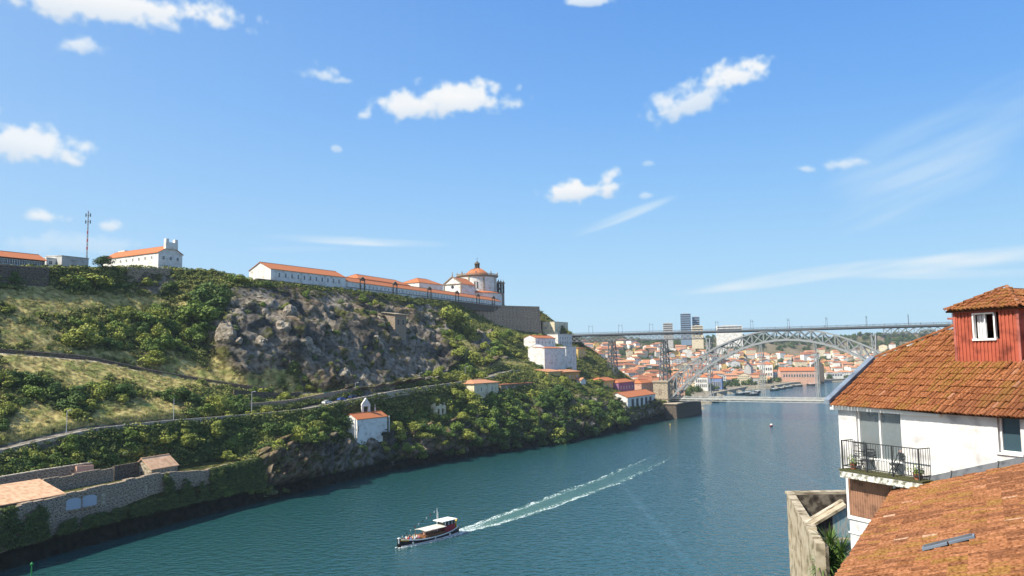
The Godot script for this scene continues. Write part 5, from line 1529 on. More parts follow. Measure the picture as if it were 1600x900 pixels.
func boulders() -> void:
	var shapes := []
	for k in 5: shapes.append(boulder_mesh(40 + k, 0.5))
	for k in 3: shapes.append(boulder_mesh(60 + k, 0.36))
	rng.seed = 12
	for i in BOULDERS.size() / 3:
		if (i > 6 and i < 13) or (i > 12 and i < 66 and i % 3 != 0): continue
		var s: float = BOULDERS[i * 3]
		var k: float = BOULDERS[i * 3 + 1]
		var r: float = BOULDERS[i * 3 + 2] * 1.3
		var p := bank_point(s, k)
		var big := r > 3.0
		var label := ("big pale rounded boulder" if big else "small grey rock") + (" in the tide line" if k < 2.5 else (" high on the cliff" if k > 10.4 else (" in mid cliff" if k > 9.5 else " at the cliff foot"))) + (" at its left end" if s < 130 else (" below the barracks" if s < 190 else (" below the gallery" if s < 250 else " towards the bridge")))
		var o := single("boulder", shapes[i % 5 if i > 12 else 5 + i % 3], M.rock_warm if big or i % 3 == 0 else M.rock, label, "rock", p + Vector3(INLAND.x, -0.3, INLAND.y) * r * (0.45 if i > 12 else 0.4), rng.randf() * TAU, ("big boulders" if big else "small rocks") + label.substr(label.find(" low") if k < 2.5 else 16))
		o.rotation.x = rng.randf_range(-0.3, 0.3)
		o.rotation.z = rng.randf_range(-0.6, 0.2)
		o.scale = Vector3(r * rng.randf_range(1.0, 1.7), r * rng.randf_range(0.75, 1.15), r * rng.randf_range(0.8, 1.2))


# ---------------------------------------------------------------- the tiled houses close by on the right

const HOUSE_AT := Vector3(14.484, 43.734, -35.0)   # left end of the eave of the white house
const HOUSE_YAW := -1.13719
const UP14 := Vector3(0, 14, 0)
const SHIFT := Vector3(0.42, 14.07, 0.5)
const BALCONY := Vector3(0.17, 14.03, 0.2)

func tile_mesh(w: float, l: float) -> ArrayMesh:   # one barrel tile: x across, y out of the roof, z down the slope
	var m := MB.new()
	var n := 5
	for k in n:
		var a0 := PI * k / n
		var a1 := PI * (k + 1) / n
		var r0 := w * 0.42
		var r1 := w * 0.47
		var p := [Vector3(-cos(a0) * r0, sin(a0) * r0 * 0.85, -l * 0.5), Vector3(-cos(a1) * r0, sin(a1) * r0 * 0.85, -l * 0.5), Vector3(-cos(a1) * r1, sin(a1) * r1 * 0.85 + 0.035, l * 0.5), Vector3(-cos(a0) * r1, sin(a0) * r1 * 0.85 + 0.035, l * 0.5)]
		m.quad(p[0], p[1], p[2], p[3])
		var q := [p[3] * Vector3(0.8, 0.8, 1) - Vector3(0, 0.005, 0), p[2] * Vector3(0.8, 0.8, 1) - Vector3(0, 0.005, 0)]
		m.quad(p[3], p[2], q[1], q[0])
	return m.done()


# cover a roof plane with tiles: o corner, ex along the eave, es up the slope (unit vectors), from/to in metres; keep(a, b) says where tiles lie
func tile_roof(parent: Node3D, o: Vector3, ex: Vector3, es: Vector3, la: float, lb: float, w: float, l: float, mesh: Mesh, mats: Array, keep: Callable, eye: Vector3, singles: int, seed_: int, lichen := 0.3) -> void:
	rng.seed = seed_
	var nrm := es.cross(ex).normalized()
	if nrm.y < 0: nrm = -nrm
	var spots := []
	for j in int(lb / l):
		for i in int(la / w):
			var a := (i + 0.5) * w
			var b := (j + 0.5) * l
			if not keep.call(a, b): continue
			var p := o + ex * a + es * b + nrm * (0.02 + 0.012 * rng.randfn())
			var turn := Basis(ex, nrm, -es) if ex.cross(nrm).dot(-es) > 0 else Basis(-ex, nrm, -es)
			turn = turn * Basis(Vector3.UP, rng.randfn() * 0.035) * Basis(Vector3.RIGHT, rng.randfn() * 0.02)
			var q := noise_c.get_noise_2d(a * 2.4 + seed_ * 31.0, b * 2.4) * 0.8 + noise_b.get_noise_2d(a * 5.0, b * 5.0 + seed_) * 0.6 + rng.randfn() * 0.26
			var kind := 0
			if q > lichen: kind = 3
			elif q > lichen - 0.16: kind = 2
			elif q < -0.32: kind = 4
			elif rng.randf() < 0.3: kind = 1
			elif rng.randf() < 0.25: kind = 4
			if rng.randf() < 0.012: kind = 5
			spots.append([p.distance_squared_to(eye), Transform3D(turn, p), kind])
	spots.sort_custom(func(x, y): return x[0] < y[0])
	var n := mini(singles, spots.size())
	for k in n:
		var t := MeshInstance3D.new()
		t.name = "roof_tile"
		t.mesh = mesh
		t.material_override = mats[spots[k][2]]
		parent.add_child(t, true)
		t.transform = spots[k][1]
	var tints := []
	for mt in mats: tints.append((mt as StandardMaterial3D).albedo_color.srgb_to_linear())
	if spots.size() > n:
		var mm := MultiMesh.new()
		mm.transform_format = MultiMesh.TRANSFORM_3D
		mm.use_colors = true
		mm.mesh = mesh
		mm.instance_count = spots.size() - n
		for k in range(n, spots.size()):
			mm.set_instance_transform(k - n, spots[k][1])
			mm.set_instance_color(k - n, tints[spots[k][2]])
		var o2 := MultiMeshInstance3D.new()
		o2.name = "roof_tiles"
		o2.multimesh = mm
		o2.material_override = M.tile_tinted
		parent.add_child(o2, true)
		o2.set_meta("kind", "stuff")


func slab(m: MB, p: Array, n: Vector3, th: float) -> void:   # polygon p thickened along -n
	for k in range(1, p.size() - 1):
		m.tri(p[0], p[k], p[k + 1])
		m.tri(p[0] - n * th, p[k + 1] - n * th, p[k] - n * th)
	for k in p.size():
		var j := (k + 1) % p.size()
		m.quad(p[k], p[j], p[j] - n * th, p[k] - n * th)


func span(m: MB, x0: float, x1: float, y0: float, y1: float, z0: float, z1: float) -> void:
	m.box(Vector3((x0 + x1) / 2, (y0 + y1) / 2, (z0 + z1) / 2), Vector3(x1 - x0, y1 - y0, z1 - z0))


func near_houses() -> void:
	var w := Color.WHITE
	var grain := noise_tex(0.03, 5, [0.0, Color(0.42, 0.36, 0.3), 0.4, Color(0.78, 0.74, 0.7), 0.7, Color(0.95, 0.94, 0.92), 1.0, w], 512, 61)
	var smear := noise_tex(0.006, 6, [0.0, Color(0.55, 0.55, 0.56), 0.3, Color(0.84, 0.84, 0.85), 0.5, Color(0.97, 0.97, 0.97), 1.0, w], 512, 66)
	var mottle := noise_tex(0.022, 6, [0.0, Color(0.34, 0.28, 0.22), 0.33, Color(0.66, 0.6, 0.52), 0.5, Color(0.9, 0.87, 0.82), 0.72, Color(1.0, 0.98, 0.93), 1.0, w], 512, 63)
	var tones := [lin(0.33, 0.135, 0.062), lin(0.37, 0.16, 0.08), lin(0.31, 0.14, 0.058), lin(0.295, 0.148, 0.052), lin(0.27, 0.108, 0.053), lin(0.43, 0.22, 0.14)]
	var tile_mats := []
	for k in 6: tile_mats.append(mat("tile_%d" % k, tones[k], 0.88, grain, 0.9, {"spec": 0.25}))
	mat("tile_tinted", w, 0.88, mottle, 1.1, {"spec": 0.25, "vc": true})
	var old := [lin(0.33, 0.15, 0.078), lin(0.38, 0.18, 0.1), lin(0.29, 0.135, 0.066), lin(0.3, 0.165, 0.06), lin(0.22, 0.1, 0.055), lin(0.5, 0.34, 0.26)]
	var old_mats := []
	for k in 6: old_mats.append(mat("old_tile_%d" % k, old[k], 0.9, mottle, 1.1, {"spec": 0.2}))
	mat("tile_bed", lin(0.09, 0.045, 0.025), 0.95, grain, 1.0)
	mat("near_white", lin(0.78, 0.77, 0.75), 0.85, smear, 5.0)
	mat("stained_white", lin(0.8, 0.8, 0.77), 0.9, noise_tex(0.012, 6, [0.0, Color(0.16, 0.18, 0.13), 0.34, Color(0.5, 0.5, 0.45), 0.5, Color(0.88, 0.88, 0.86), 1.0, w], 512, 71), 1.6)
	mat("moss", lin(0.1, 0.11, 0.055), 0.95, grain, 0.5)
	mat("red_sheet", lin(0.4, 0.095, 0.055), 0.6, smear, 2.0)
	mat("red_trim", lin(0.42, 0.13, 0.1), 0.7, smear, 2.0)
	mat("brown_sheet", lin(0.3, 0.16, 0.1), 0.75, smear, 2.0)
	mat("zinc", lin(0.13, 0.14, 0.155), 0.6, smear, 1.5)
	mat("verge_metal", lin(0.22, 0.27, 0.34), 0.45, smear, 3.0, {"metal": 0.2})
	mat("window_teal", lin(0.035, 0.065, 0.085), 0.15, null, 1.0, {"spec": 0.5})
	mat("room_wall", lin(0.42, 0.43, 0.43), 0.9)
	mat("curtain", lin(0.7, 0.7, 0.72), 0.9, null, 1.0, {"back": Color(0.5, 0.5, 0.5)})
	mat("plaster_old", lin(0.47, 0.42, 0.33), 0.92, noise_tex(0.01, 6, [0.0, Color(0.45, 0.42, 0.36), 0.3, Color(0.78, 0.75, 0.7), 0.5, Color(0.94, 0.92, 0.88), 1.0, w], 512, 81), 5.0)
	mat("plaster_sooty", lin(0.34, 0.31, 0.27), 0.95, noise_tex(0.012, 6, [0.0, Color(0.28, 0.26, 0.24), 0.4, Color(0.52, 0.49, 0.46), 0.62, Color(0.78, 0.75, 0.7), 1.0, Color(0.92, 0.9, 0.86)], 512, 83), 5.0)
	var pane := StandardMaterial3D.new()
	pane.resource_name = "window_pane"
	pane.transparency = BaseMaterial3D.TRANSPARENCY_ALPHA
	pane.albedo_color = Color(0.75, 0.8, 0.82, 0.16)
	pane.roughness = 0.03
	pane.metallic_specular = 0.5
	M.pane = pane
	white_house(tile_mats)
	lower_house(old_mats)
	riverside_ruin()


func white_house(tile_mats: Array) -> void:
	var t := thing("tiled_house", "white house with mossy orange tile roof, red dormer and balcony on the right", "house", HOUSE_AT - UP14, HOUSE_YAW)
	var eye := Vector3(25.68, 2.27, 27.85)
	var m := MB.new()
	# upper storey front with a door and a window opening
	var f := -0.4
	var bk := -0.7
	span(m, -0.15, 0.81, -2.95, 0.0, bk, f)
	span(m, 0.81, 3.02, -0.19, 0.0, bk, f)
	span(m, 0.81, 3.02, -2.95, -2.38, bk, f)
	span(m, 3.02, 7.03, -2.95, 0.0, bk, f)
	span(m, 7.03, 7.84, -0.1, 0.0, bk, f)
	span(m, 7.03, 7.84, -2.95, -1.46, bk, f)
	span(m, 7.84, 12.6, -2.95, 0.0, bk, f)
	part("front_wall", m.done(), M.near_white, t, SHIFT)
	m = MB.new()
	m.hexa([Vector3(-0.15, -2.95, -9.5), Vector3(0.15, -2.95, -9.5), Vector3(0.15, -2.95, -0.7), Vector3(-0.15, -2.95, -0.7), Vector3(-0.15, 1.3, -9.5), Vector3(0.15, 1.3, -9.5), Vector3(0.15, 0.0, -0.7), Vector3(-0.15, 0.0, -0.7)])
	m.hexa([Vector3(-0.15, 0.1, -2.7), Vector3(0.15, 0.1, -2.7), Vector3(0.15, 0.1, -0.7), Vector3(-0.15, 0.1, -0.7), Vector3(-0.15, 1.3, -2.7), Vector3(0.15, 1.3, -2.7), Vector3(0.15, 0.14, -0.7), Vector3(-0.15, 0.14, -0.7)])
	part("side_wall", m.done(), M.near_white, t, SHIFT)
	m = MB.new()
	span(m, 0.25, 12.6, -14, -2.95, -9.4, -0.32)
	part("lower_storey", m.done(), M.near_white, t, SHIFT)
	m = MB.new()
	span(m, -0.15, 12.6, -2.95, 1.5, -9.8, -9.5)
	span(m, 12.3, 12.6, -2.95, 1.5, -9.5, -0.7)
	part("rear_wall", m.done(), M.near_white, t, SHIFT)
	# rooms seen through the openings
	m = MB.new()
	span(m, 0.15, 12.3, -2.94, -2.5, -9.5, -0.7)
	span(m, 0.15, 12.3, 0.02, 0.1, -9.5, -0.7)
	span(m, 0.15, 12.3, -2.5, 0.12, -5.0, -4.9)
	span(m, 5.0, 5.1, -2.5, 0.12, -4.9, -0.7)
	part("room_shell", m.done(), M.room_wall, t, SHIFT)
	# sliding door
	m = MB.new()
	span(m, 0.81, 3.02, -0.25, -0.19, -0.62, -0.5); span(m, 0.81, 3.02, -2.38, -2.3, -0.62, -0.5)
	for x in [0.81, 1.88, 2.95]: span(m, x, x + 0.075, -2.3, -0.25, -0.62, -0.5)
	var door := part("sliding_door", m.done(), M.frame_white, t, SHIFT)
	for x in [0.885, 1.955]:
		m = MB.new()
		span(m, x, x + 0.995, -2.3, -0.25, -0.57, -0.56)
		part("pane", m.done(), M.pane, door)
	m = MB.new()
	span(m, 7.03, 7.84, -0.16, -0.1, -0.66, -0.54); span(m, 7.03, 7.84, -1.46, -1.4, -0.66, -0.54); span(m, 7.03, 7.09, -1.4, -0.16, -0.66, -0.54); span(m, 7.78, 7.84, -1.4, -0.16, -0.66, -0.54)
	var win := part("window", m.done(), M.frame_white, t, SHIFT)
	m = MB.new()
	span(m, 7.09, 7.78, -1.4, -0.16, -0.61, -0.6)
	part("pane", m.done(), M.window_teal, win)
	m = MB.new()
	span(m, 6.95, 7.92, -1.53, -1.46, -0.5, -0.33)
	part("sill", m.done(), M.frame_white, win)
	# brown panel and lower details
	m = MB.new()
	span(m, 0.34, 2.6, -4.84, -3.15, -0.34, -0.27)
	for k in 18: span(m, 0.36 + k * 0.125, 0.42 + k * 0.125, -4.82, -3.2, -0.27, -0.255)
	part("brown_panel", m.done(), M.brown_sheet, t, SHIFT)
	m = MB.new()
	span(m, 0.22, 2.7, -5.0, -4.86, -0.34, -0.24); span(m, 0.2, 3.4, -5.62, -5.56, -0.34, -0.27); span(m, 2.6, 2.72, -4.86, -3.1, -0.34, -0.25); span(m, 0.22, 0.33, -4.86, -3.1, -0.34, -0.25)
	part("panel_frame", m.done(), M.frame_white, t, SHIFT)
	# fascia under the eave
	m = MB.new()
	span(m, -0.02, 5.3, -0.26, -0.05, 0.02, 0.28)
	span(m, -0.02, 5.3, -0.06, 0.0, -0.1, 0.02)
	part("fascia", m.done(), M.frame_white, t, UP14)
	# roof planes (beds under the tiles)
	var tan_ := 0.65
	var on := func(x: float, z: float) -> Vector3: return Vector3(x, tan_ * (0.3 - z), z)
	var n := Vector3(0, 1, tan_).normalized()
	m = MB.new()
	slab(m, [on.call(0.0, 0.3), on.call(5.3, 0.3), on.call(5.3, 0.46), on.call(12.8, 0.46), on.call(12.8, -4.76), on.call(2.56, -4.76), on.call(0.0, -2.61)], n, 0.035)
	var b := Vector3(0, 1.89, -2.61)
	var c := Vector3(2.56, 3.29, -4.76)
	var d := Vector3(12.8, 3.29, -4.76)
	slab(m, [b, c, Vector3(2.56, 3.29, -5.6), Vector3(0, 1.89, -9.8)], Vector3(-0.48, 0.88, 0).normalized(), 0.12)
	slab(m, [c + Vector3(0, 0, -0.84), d + Vector3(0, 0, -0.84), Vector3(12.8, 1.0, -10.2), Vector3(0, 1.0, -10.2), Vector3(0, 1.89, -9.8)], Vector3(0, 0.9, -0.45).normalized(), 0.12)
	slab(m, [c, d, d + Vector3(0, 0, -0.84), c + Vector3(0, 0, -0.84)], Vector3.UP, 0.12)
	var roof := part("roof", m.done(), M.tile_bed, t, UP14)
	var tile := tile_mesh(0.165, 0.5)
	var es := Vector3(0, tan_, -1).normalized()
	var slant := sqrt(1 + tan_ * tan_)
	var keep := func(a: float, bb: float) -> bool:
		var z := 0.46 - bb / slant
		var x := a
		if z > 0.3 and x < 5.3: return false
		if z < -4.7: return false
		if z < -2.61 and x < (-2.61 - z) * 2.56 / 2.15: return false
		if x < 0.12: return false
		if x > 4.2 and x < 6.9 and z < -2.45 and z > -5.5: return false
		return x < 12.7
	tile_roof(roof, Vector3(0, tan_ * -0.16, 0.46), Vector3.RIGHT, es, 12.8, 6.5, 0.165, 0.43, tile, tile_mats, keep, eye, 300, 3, 0.36)
	# ridge and hip tiles
	for e in [[b, c, 14], [c, d, 26]]:
		for k in e[2]:
			var p: Vector3 = (e[0] as Vector3).lerp(e[1], (k + 0.5) / e[2])
			var dir: Vector3 = ((e[1] as Vector3) - (e[0] as Vector3)).normalized()
			var side := dir.cross(Vector3.UP).normalized()
			var o := part("ridge_tile", tile, tile_mats[[0, 1, 2, 4][(k * 7) % 4]], roof)
			o.transform = Transform3D(Basis(side, side.cross(dir) * (1.0 if side.cross(dir).y > 0 else -1.0), -dir if side.cross(dir).y > 0 else dir), p + Vector3(0, 0.06, 0))
			o.scale = Vector3(1.3, 1.3, 1.05)
	# metal verge on the left
	m = MB.new()
	m.hexa([Vector3(-0.2, -0.02, 0.42), Vector3(0.1, -0.02, 0.42), b + Vector3(0.1, 0.02, 0), b + Vector3(-0.2, 0.02, 0), Vector3(-0.2, 0.17, 0.42), Vector3(0.1, 0.17, 0.42), b + Vector3(0.1, 0.2, 0), b + Vector3(-0.2, 0.2, 0)])
	part("verge_strip", m.done(), M.verge_metal, t, UP14)
	# dormer
	var dz := -2.5
	m = MB.new()
	for k in 17:   # corrugated front round the window opening
		var x := 4.27 + k * 0.152
		for q in [[1.7, 2.72], [3.8, 3.92]] if (x > 4.98 and x < 5.95) else [[1.7, 3.92]]:
			span(m, x, x + 0.152, q[0], q[1], dz - 0.06, dz)
			span(m, x + 0.03, x + 0.1, q[0], q[1], dz, dz + 0.035)
	var dormer := part("dormer_front", m.done(), M.red_sheet, t, UP14)
	m = MB.new()
	span(m, 6.8, 6.86, 1.0, 3.92, -6.0, dz - 0.06)
	span(m, 4.24, 4.3, 1.0, 3.92, -6.0, dz - 0.06)
	span(m, 4.3, 6.8, 1.0, 3.92, -4.6, -4.5)
	part("dormer_cheek", m.done(), M.red_sheet, dormer)
	m = MB.new()
	span(m, 4.2, 4.3, 1.7, 3.92, dz, dz + 0.06); span(m, 6.82, 6.92, 1.65, 3.92, dz, dz + 0.06); span(m, 4.2, 6.92, 1.66, 1.8, dz + 0.02, dz + 0.09)
	span(m, 4.2, 6.92, 3.83, 3.93, dz, dz + 0.055)
	part("dormer_trim", m.done(), M.red_trim, dormer)
	m = MB.new()
	span(m, 5.02, 5.08, 2.72, 3.8, dz - 0.1, dz + 0.05); span(m, 5.88, 5.94, 2.72, 3.8, dz - 0.1, dz + 0.02); span(m, 5.02, 5.94, 3.74, 3.8, dz - 0.1, dz + 0.02)
	span(m, 5.0, 6.0, 2.68, 2.76, dz - 0.1, dz + 0.09); span(m, 5.46, 5.5, 2.76, 3.74, dz - 0.1, dz - 0.06)
	var dw := part("dormer_window", m.done(), M.frame_white, dormer)
	m = MB.new()
	for k in 6: span(m, 5.09 + k * 0.06, 5.145 + k * 0.06, 2.78, 3.72, dz - 0.22 - 0.03 * (k % 2), dz - 0.18 - 0.03 * (k % 2))
	part("curtain", m.done(), M.curtain, dw)
	m = MB.new()
	var ee := [Vector3(4.02, 3.93, dz + 0.25), Vector3(7.1, 3.93, dz + 0.25), Vector3(7.1, 3.93, -6.4), Vector3(4.02, 3.93, -6.4)]
	var r0 := Vector3(5.56, 4.85, -4.0)
	var r1 := Vector3(5.56, 4.85, -5.2)
	slab(m, [ee[0], ee[1], r0], Vector3(0, 0.9, 0.45), 0.07)
	slab(m, [ee[1], ee[2], r1, r0], Vector3(0.5, 0.86, 0), 0.07)
	slab(m, [ee[2], ee[3], r1], Vector3(0, 0.9, -0.45), 0.07)
	slab(m, [ee[3], ee[0], r0, r1], Vector3(-0.5, 0.86, 0), 0.07)
	var droof := part("dormer_roof", m.done(), M.tile_bed, dormer)
	var small := tile_mesh(0.19, 0.4)
	var f_up: Vector3 = (r0 - (ee[0] + ee[1]) / 2).normalized()
	var f_len: float = (r0 - (ee[0] + ee[1]) / 2).length()
	tile_roof(dormer, ee[0], Vector3.RIGHT, f_up, 3.08, f_len, 0.19, 0.3, small, tile_mats, func(a: float, bb: float) -> bool: return absf(a - 1.54) < 1.54 * (1 - bb / f_len) + 0.05, eye, 0, 5, 0.18)
	var s_up := (r0 - Vector3(7.1, 3.93, -4.0)).normalized()
	var s_len := (r0 - Vector3(7.1, 3.93, -4.0)).length()
	tile_roof(dormer, ee[1], Vector3(0, 0, -1), s_up, 4.1, s_len, 0.19, 0.3, small, tile_mats, func(a: float, bb: float) -> bool: return a > 1.75 * bb / s_len - 0.05, eye, 0, 6, 0.18)
	tile_roof(dormer, ee[0], Vector3(0, 0, -1), (r0 - Vector3(4.02, 3.93, -4.0)).normalized(), 4.1, s_len, 0.19, 0.3, small, tile_mats, func(a: float, bb: float) -> bool: return a > 1.75 * bb / s_len - 0.05, eye, 0, 7, 0.18)
	for e in [ee[0], ee[1]]:
		for k in 6:
			var p: Vector3 = (e as Vector3).lerp(r0, (k + 0.5) / 6.0)
			var dir: Vector3 = (r0 - (e as Vector3)).normalized()
			var side := dir.cross(Vector3.UP).normalized()
			var o := part("ridge_tile", tile, tile_mats[[1, 5, 1, 2][k % 4] if e == ee[1] else [0, 2, 4][k % 3]], dormer)
			o.transform = Transform3D(Basis(side, side.cross(dir), -dir), p + Vector3(0, 0.06, 0))
	m = MB.new()
	span(m, 3.75, 4.24, 3.1, 3.6, -5.4, -3.2); span(m, 3.55, 4.26, 3.62, 3.7, -5.5, -3.0)
	part("dormer_side_box", m.done(), M.red_trim, dormer)
	balcony(t)
	# zinc flashing where the lower roof meets the wall
	m = MB.new()
	for k in 5:
		var x0 := 3.35 + k * 1.85
		var x1 := x0 + 1.8
		var y0 := -2.96 + (x0 - 3.3) * 0.3145
		var y1 := -2.96 + (x1 - 3.3) * 0.3145
		m.hexa([Vector3(x0, y0 - 0.62, -0.42), Vector3(x1, y1 - 0.62, -0.42), Vector3(x1, y1 - 0.62, -0.12), Vector3(x0, y0 - 0.62, -0.12), Vector3(x0, y0, -0.42), Vector3(x1, y1, -0.42), Vector3(x1, y1, -0.36), Vector3(x0, y0, -0.36)])
		m.beam(Vector3(x1 + 0.02, y1 - 0.62, -0.1), Vector3(x1 + 0.02, y1 + 0.03, -0.34), 0.05)
	part("flashing", m.done(), M.zinc, t, SHIFT)
	# things in the room
	var room := Transform3D(Basis(Vector3.UP, HOUSE_YAW), HOUSE_AT) * Transform3D(Basis(), SHIFT - UP14)
	var ch := thing("red_chair", "dark red chair inside the room behind the balcony door", "chair", room * Vector3(2.3, -2.5, -1.6), HOUSE_YAW + 0.4)
	m = MB.new()
	span(m, -0.28, 0.28, 0.42, 0.54, -0.28, 0.28)
	part("seat", m.done(), M.red_wall, ch)
	m = MB.new()
	span(m, -0.28, 0.28, 0.54, 1.1, -0.3, -0.2)
	part("backrest", m.done(), M.red_wall, ch)
	for x in [-0.24, 0.24]:
		for z in [-0.24, 0.24]:
			m = MB.new()
			span(m, x - 0.025, x + 0.025, 0, 0.42, z - 0.025, z + 0.025)
			part("leg", m.done(), M.dark_metal, ch)
	for q in [[1.2, -0.34, 0.19, "left"], [1.62, -0.62, 0.2, "right"]]:
		m = MB.new()
		for k in 18:
			var a0 := TAU * k / 18
			var a1 := TAU * (k + 1) / 18
			m.tube(Vector3(cos(a0), sin(a0), 0) * q[2], Vector3(cos(a1), sin(a1), 0) * q[2], 0.055, 0.055, 6)
		single("hanging_ring", m.done(), M.dark_metal, "dark ring hanging behind the balcony door glass, the %s one" % q[3], "ring", room * Vector3(q[0], q[1], -0.9), HOUSE_YAW, "rings behind the balcony door")


func balcony(t: Node3D) -> void:
	var m := MB.new()
	span(m, 0.68, 4.66, -3.12, -2.84, -0.32, 0.62)
	var slab_ := part("balcony_slab", m.done(), M.stained_white, t, BALCONY)
	m = MB.new()
	span(m, 0.66, 4.68, -2.84, -2.77, -0.4, 0.65)
	part("mossy_edge", m.done(), M.moss, slab_)
	m = MB.new()
	for e in [[Vector3(0.8, -1.55, 0.55), Vector3(4.5, -1.55, 0.55)], [Vector3(0.8, -2.62, 0.55), Vector3(4.5, -2.62, 0.55)], [Vector3(0.8, -1.55, 0.55), Vector3(0.8, -1.55, -0.4)], [Vector3(4.5, -1.55, 0.55), Vector3(4.5, -1.55, -0.4)], [Vector3(0.8, -2.62, 0.55), Vector3(0.8, -2.62, -0.4)], [Vector3(4.5, -2.62, 0.55), Vector3(4.5, -2.62, -0.4)]]:
		m.beam(e[0], e[1], 0.035)
	for x in [0.8, 2.05, 3.3, 4.5]: m.beam(Vector3(x, -2.8, 0.55), Vector3(x, -1.53, 0.55), 0.05)
	var rail := part("railing", m.done(), M.dark_metal, t, BALCONY)
	var bar := MB.new()
	bar.tube(Vector3(0, -2.62, 0), Vector3(0, -1.55, 0), 0.011, 0.011, 5)
	var bm := bar.done()
	for k in 29: part("baluster", bm, M.dark_metal, rail, Vector3(0.93 + k * 0.123, 0, 0.55))
	for k in 6:
		part("baluster", bm, M.dark_metal, rail, Vector3(0.8, 0, 0.42 - k * 0.14))
		part("baluster", bm, M.dark_metal, rail, Vector3(4.5, 0, 0.42 - k * 0.14))
	var room := Transform3D(Basis(Vector3.UP, HOUSE_YAW), HOUSE_AT) * Transform3D(Basis(), BALCONY - UP14)
	# folding chairs, a bicycle-like rack and pots on the balcony
	var proto: Node3D = null
	for q in [[1.7, 0.1, "left"], [3.1, 0.1, "right"]]:
		var where: Vector3 = room * Vector3(q[0], -2.77, q[1])
		var label := "black folding metal chair standing on the balcony, the %s one" % q[2]
		if proto == null:
			proto = thing("folding_chair", label, "chair", where, HOUSE_YAW + 0.3, "folding chairs on the balcony")
			m = MB.new()
			span(m, -0.22, 0.22, 0.43, 0.46, -0.2, 0.2)
			part("seat", m.done(), M.dark_metal, proto)
			m = MB.new()
			for y in [0.6, 0.72, 0.84]: span(m, -0.22, 0.22, y, y + 0.06, -0.24, -0.21)
			part("backrest", m.done(), M.dark_metal, proto)
			for x in [-0.22, 0.22]:
				m = MB.new()
				m.beam(Vector3(x, 0, 0.22), Vector3(x, 0.9, -0.24), 0.028)
				m.beam(Vector3(x, 0, -0.24), Vector3(x, 0.45, 0.18), 0.028)
				part("leg", m.done(), M.dark_metal, proto)
		else: copy(proto, "folding_chair", where, HOUSE_YAW - 0.5, label)
	rng.seed = 91
	for q in [[1.05, 0.2, "at the left end of the balcony", 0.5], [4.05, 0.15, "at the right end of the balcony", 0.45], [4.3, 0.4, "in the right front corner of the balcony", 0.3]]:
		var pot := thing("potted_plant", "small potted plant " + String(q[2]), "plant", room * Vector3(q[0], -2.77, q[1]), 0.0, "pots on the balcony")
		m = MB.new()
		m.lathe(Vector3.ZERO, [Vector2(0, 0), Vector2(0.1, 0), Vector2(0.14, 0.24), Vector2(0.11, 0.24), Vector2(0.1, 0.2), Vector2(0, 0.2)], 12)
		part("pot", m.done(), M.roof_brown, pot)
		m = MB.new()
		for k in 60:
			var nn := Vector3(rng.randfn(), absf(rng.randfn()), rng.randfn()).normalized()
			leaf_quad(m, Vector3(0, 0.22, 0) + nn * rng.randf_range(0.05, float(q[3])), nn, 0.07, Color(0.9, 0.95, 0.8) * rng.randf_range(0.6, 1.0))
		part("leaves", m.done(), leaf_mats[1], pot)
	var bike := thing("plant_rack", "black wire plant rack at the left end of the balcony", "rack", room * Vector3(1.15, -2.77, -0.1), HOUSE_YAW)
	for y in [0.35, 0.75, 1.1]:
		m = MB.new()
		for z in [-0.12, 0.0, 0.12]: m.beam(Vector3(-0.25, y, z), Vector3(0.25, y, z), 0.02)
		part("shelf", m.done(), M.dark_metal, bike)
	for x in [-0.25, 0.25]:
		m = MB.new()
		m.beam(Vector3(x, 0, 0), Vector3(x, 1.2, 0), 0.025)
		part("upright", m.done(), M.dark_metal, bike)


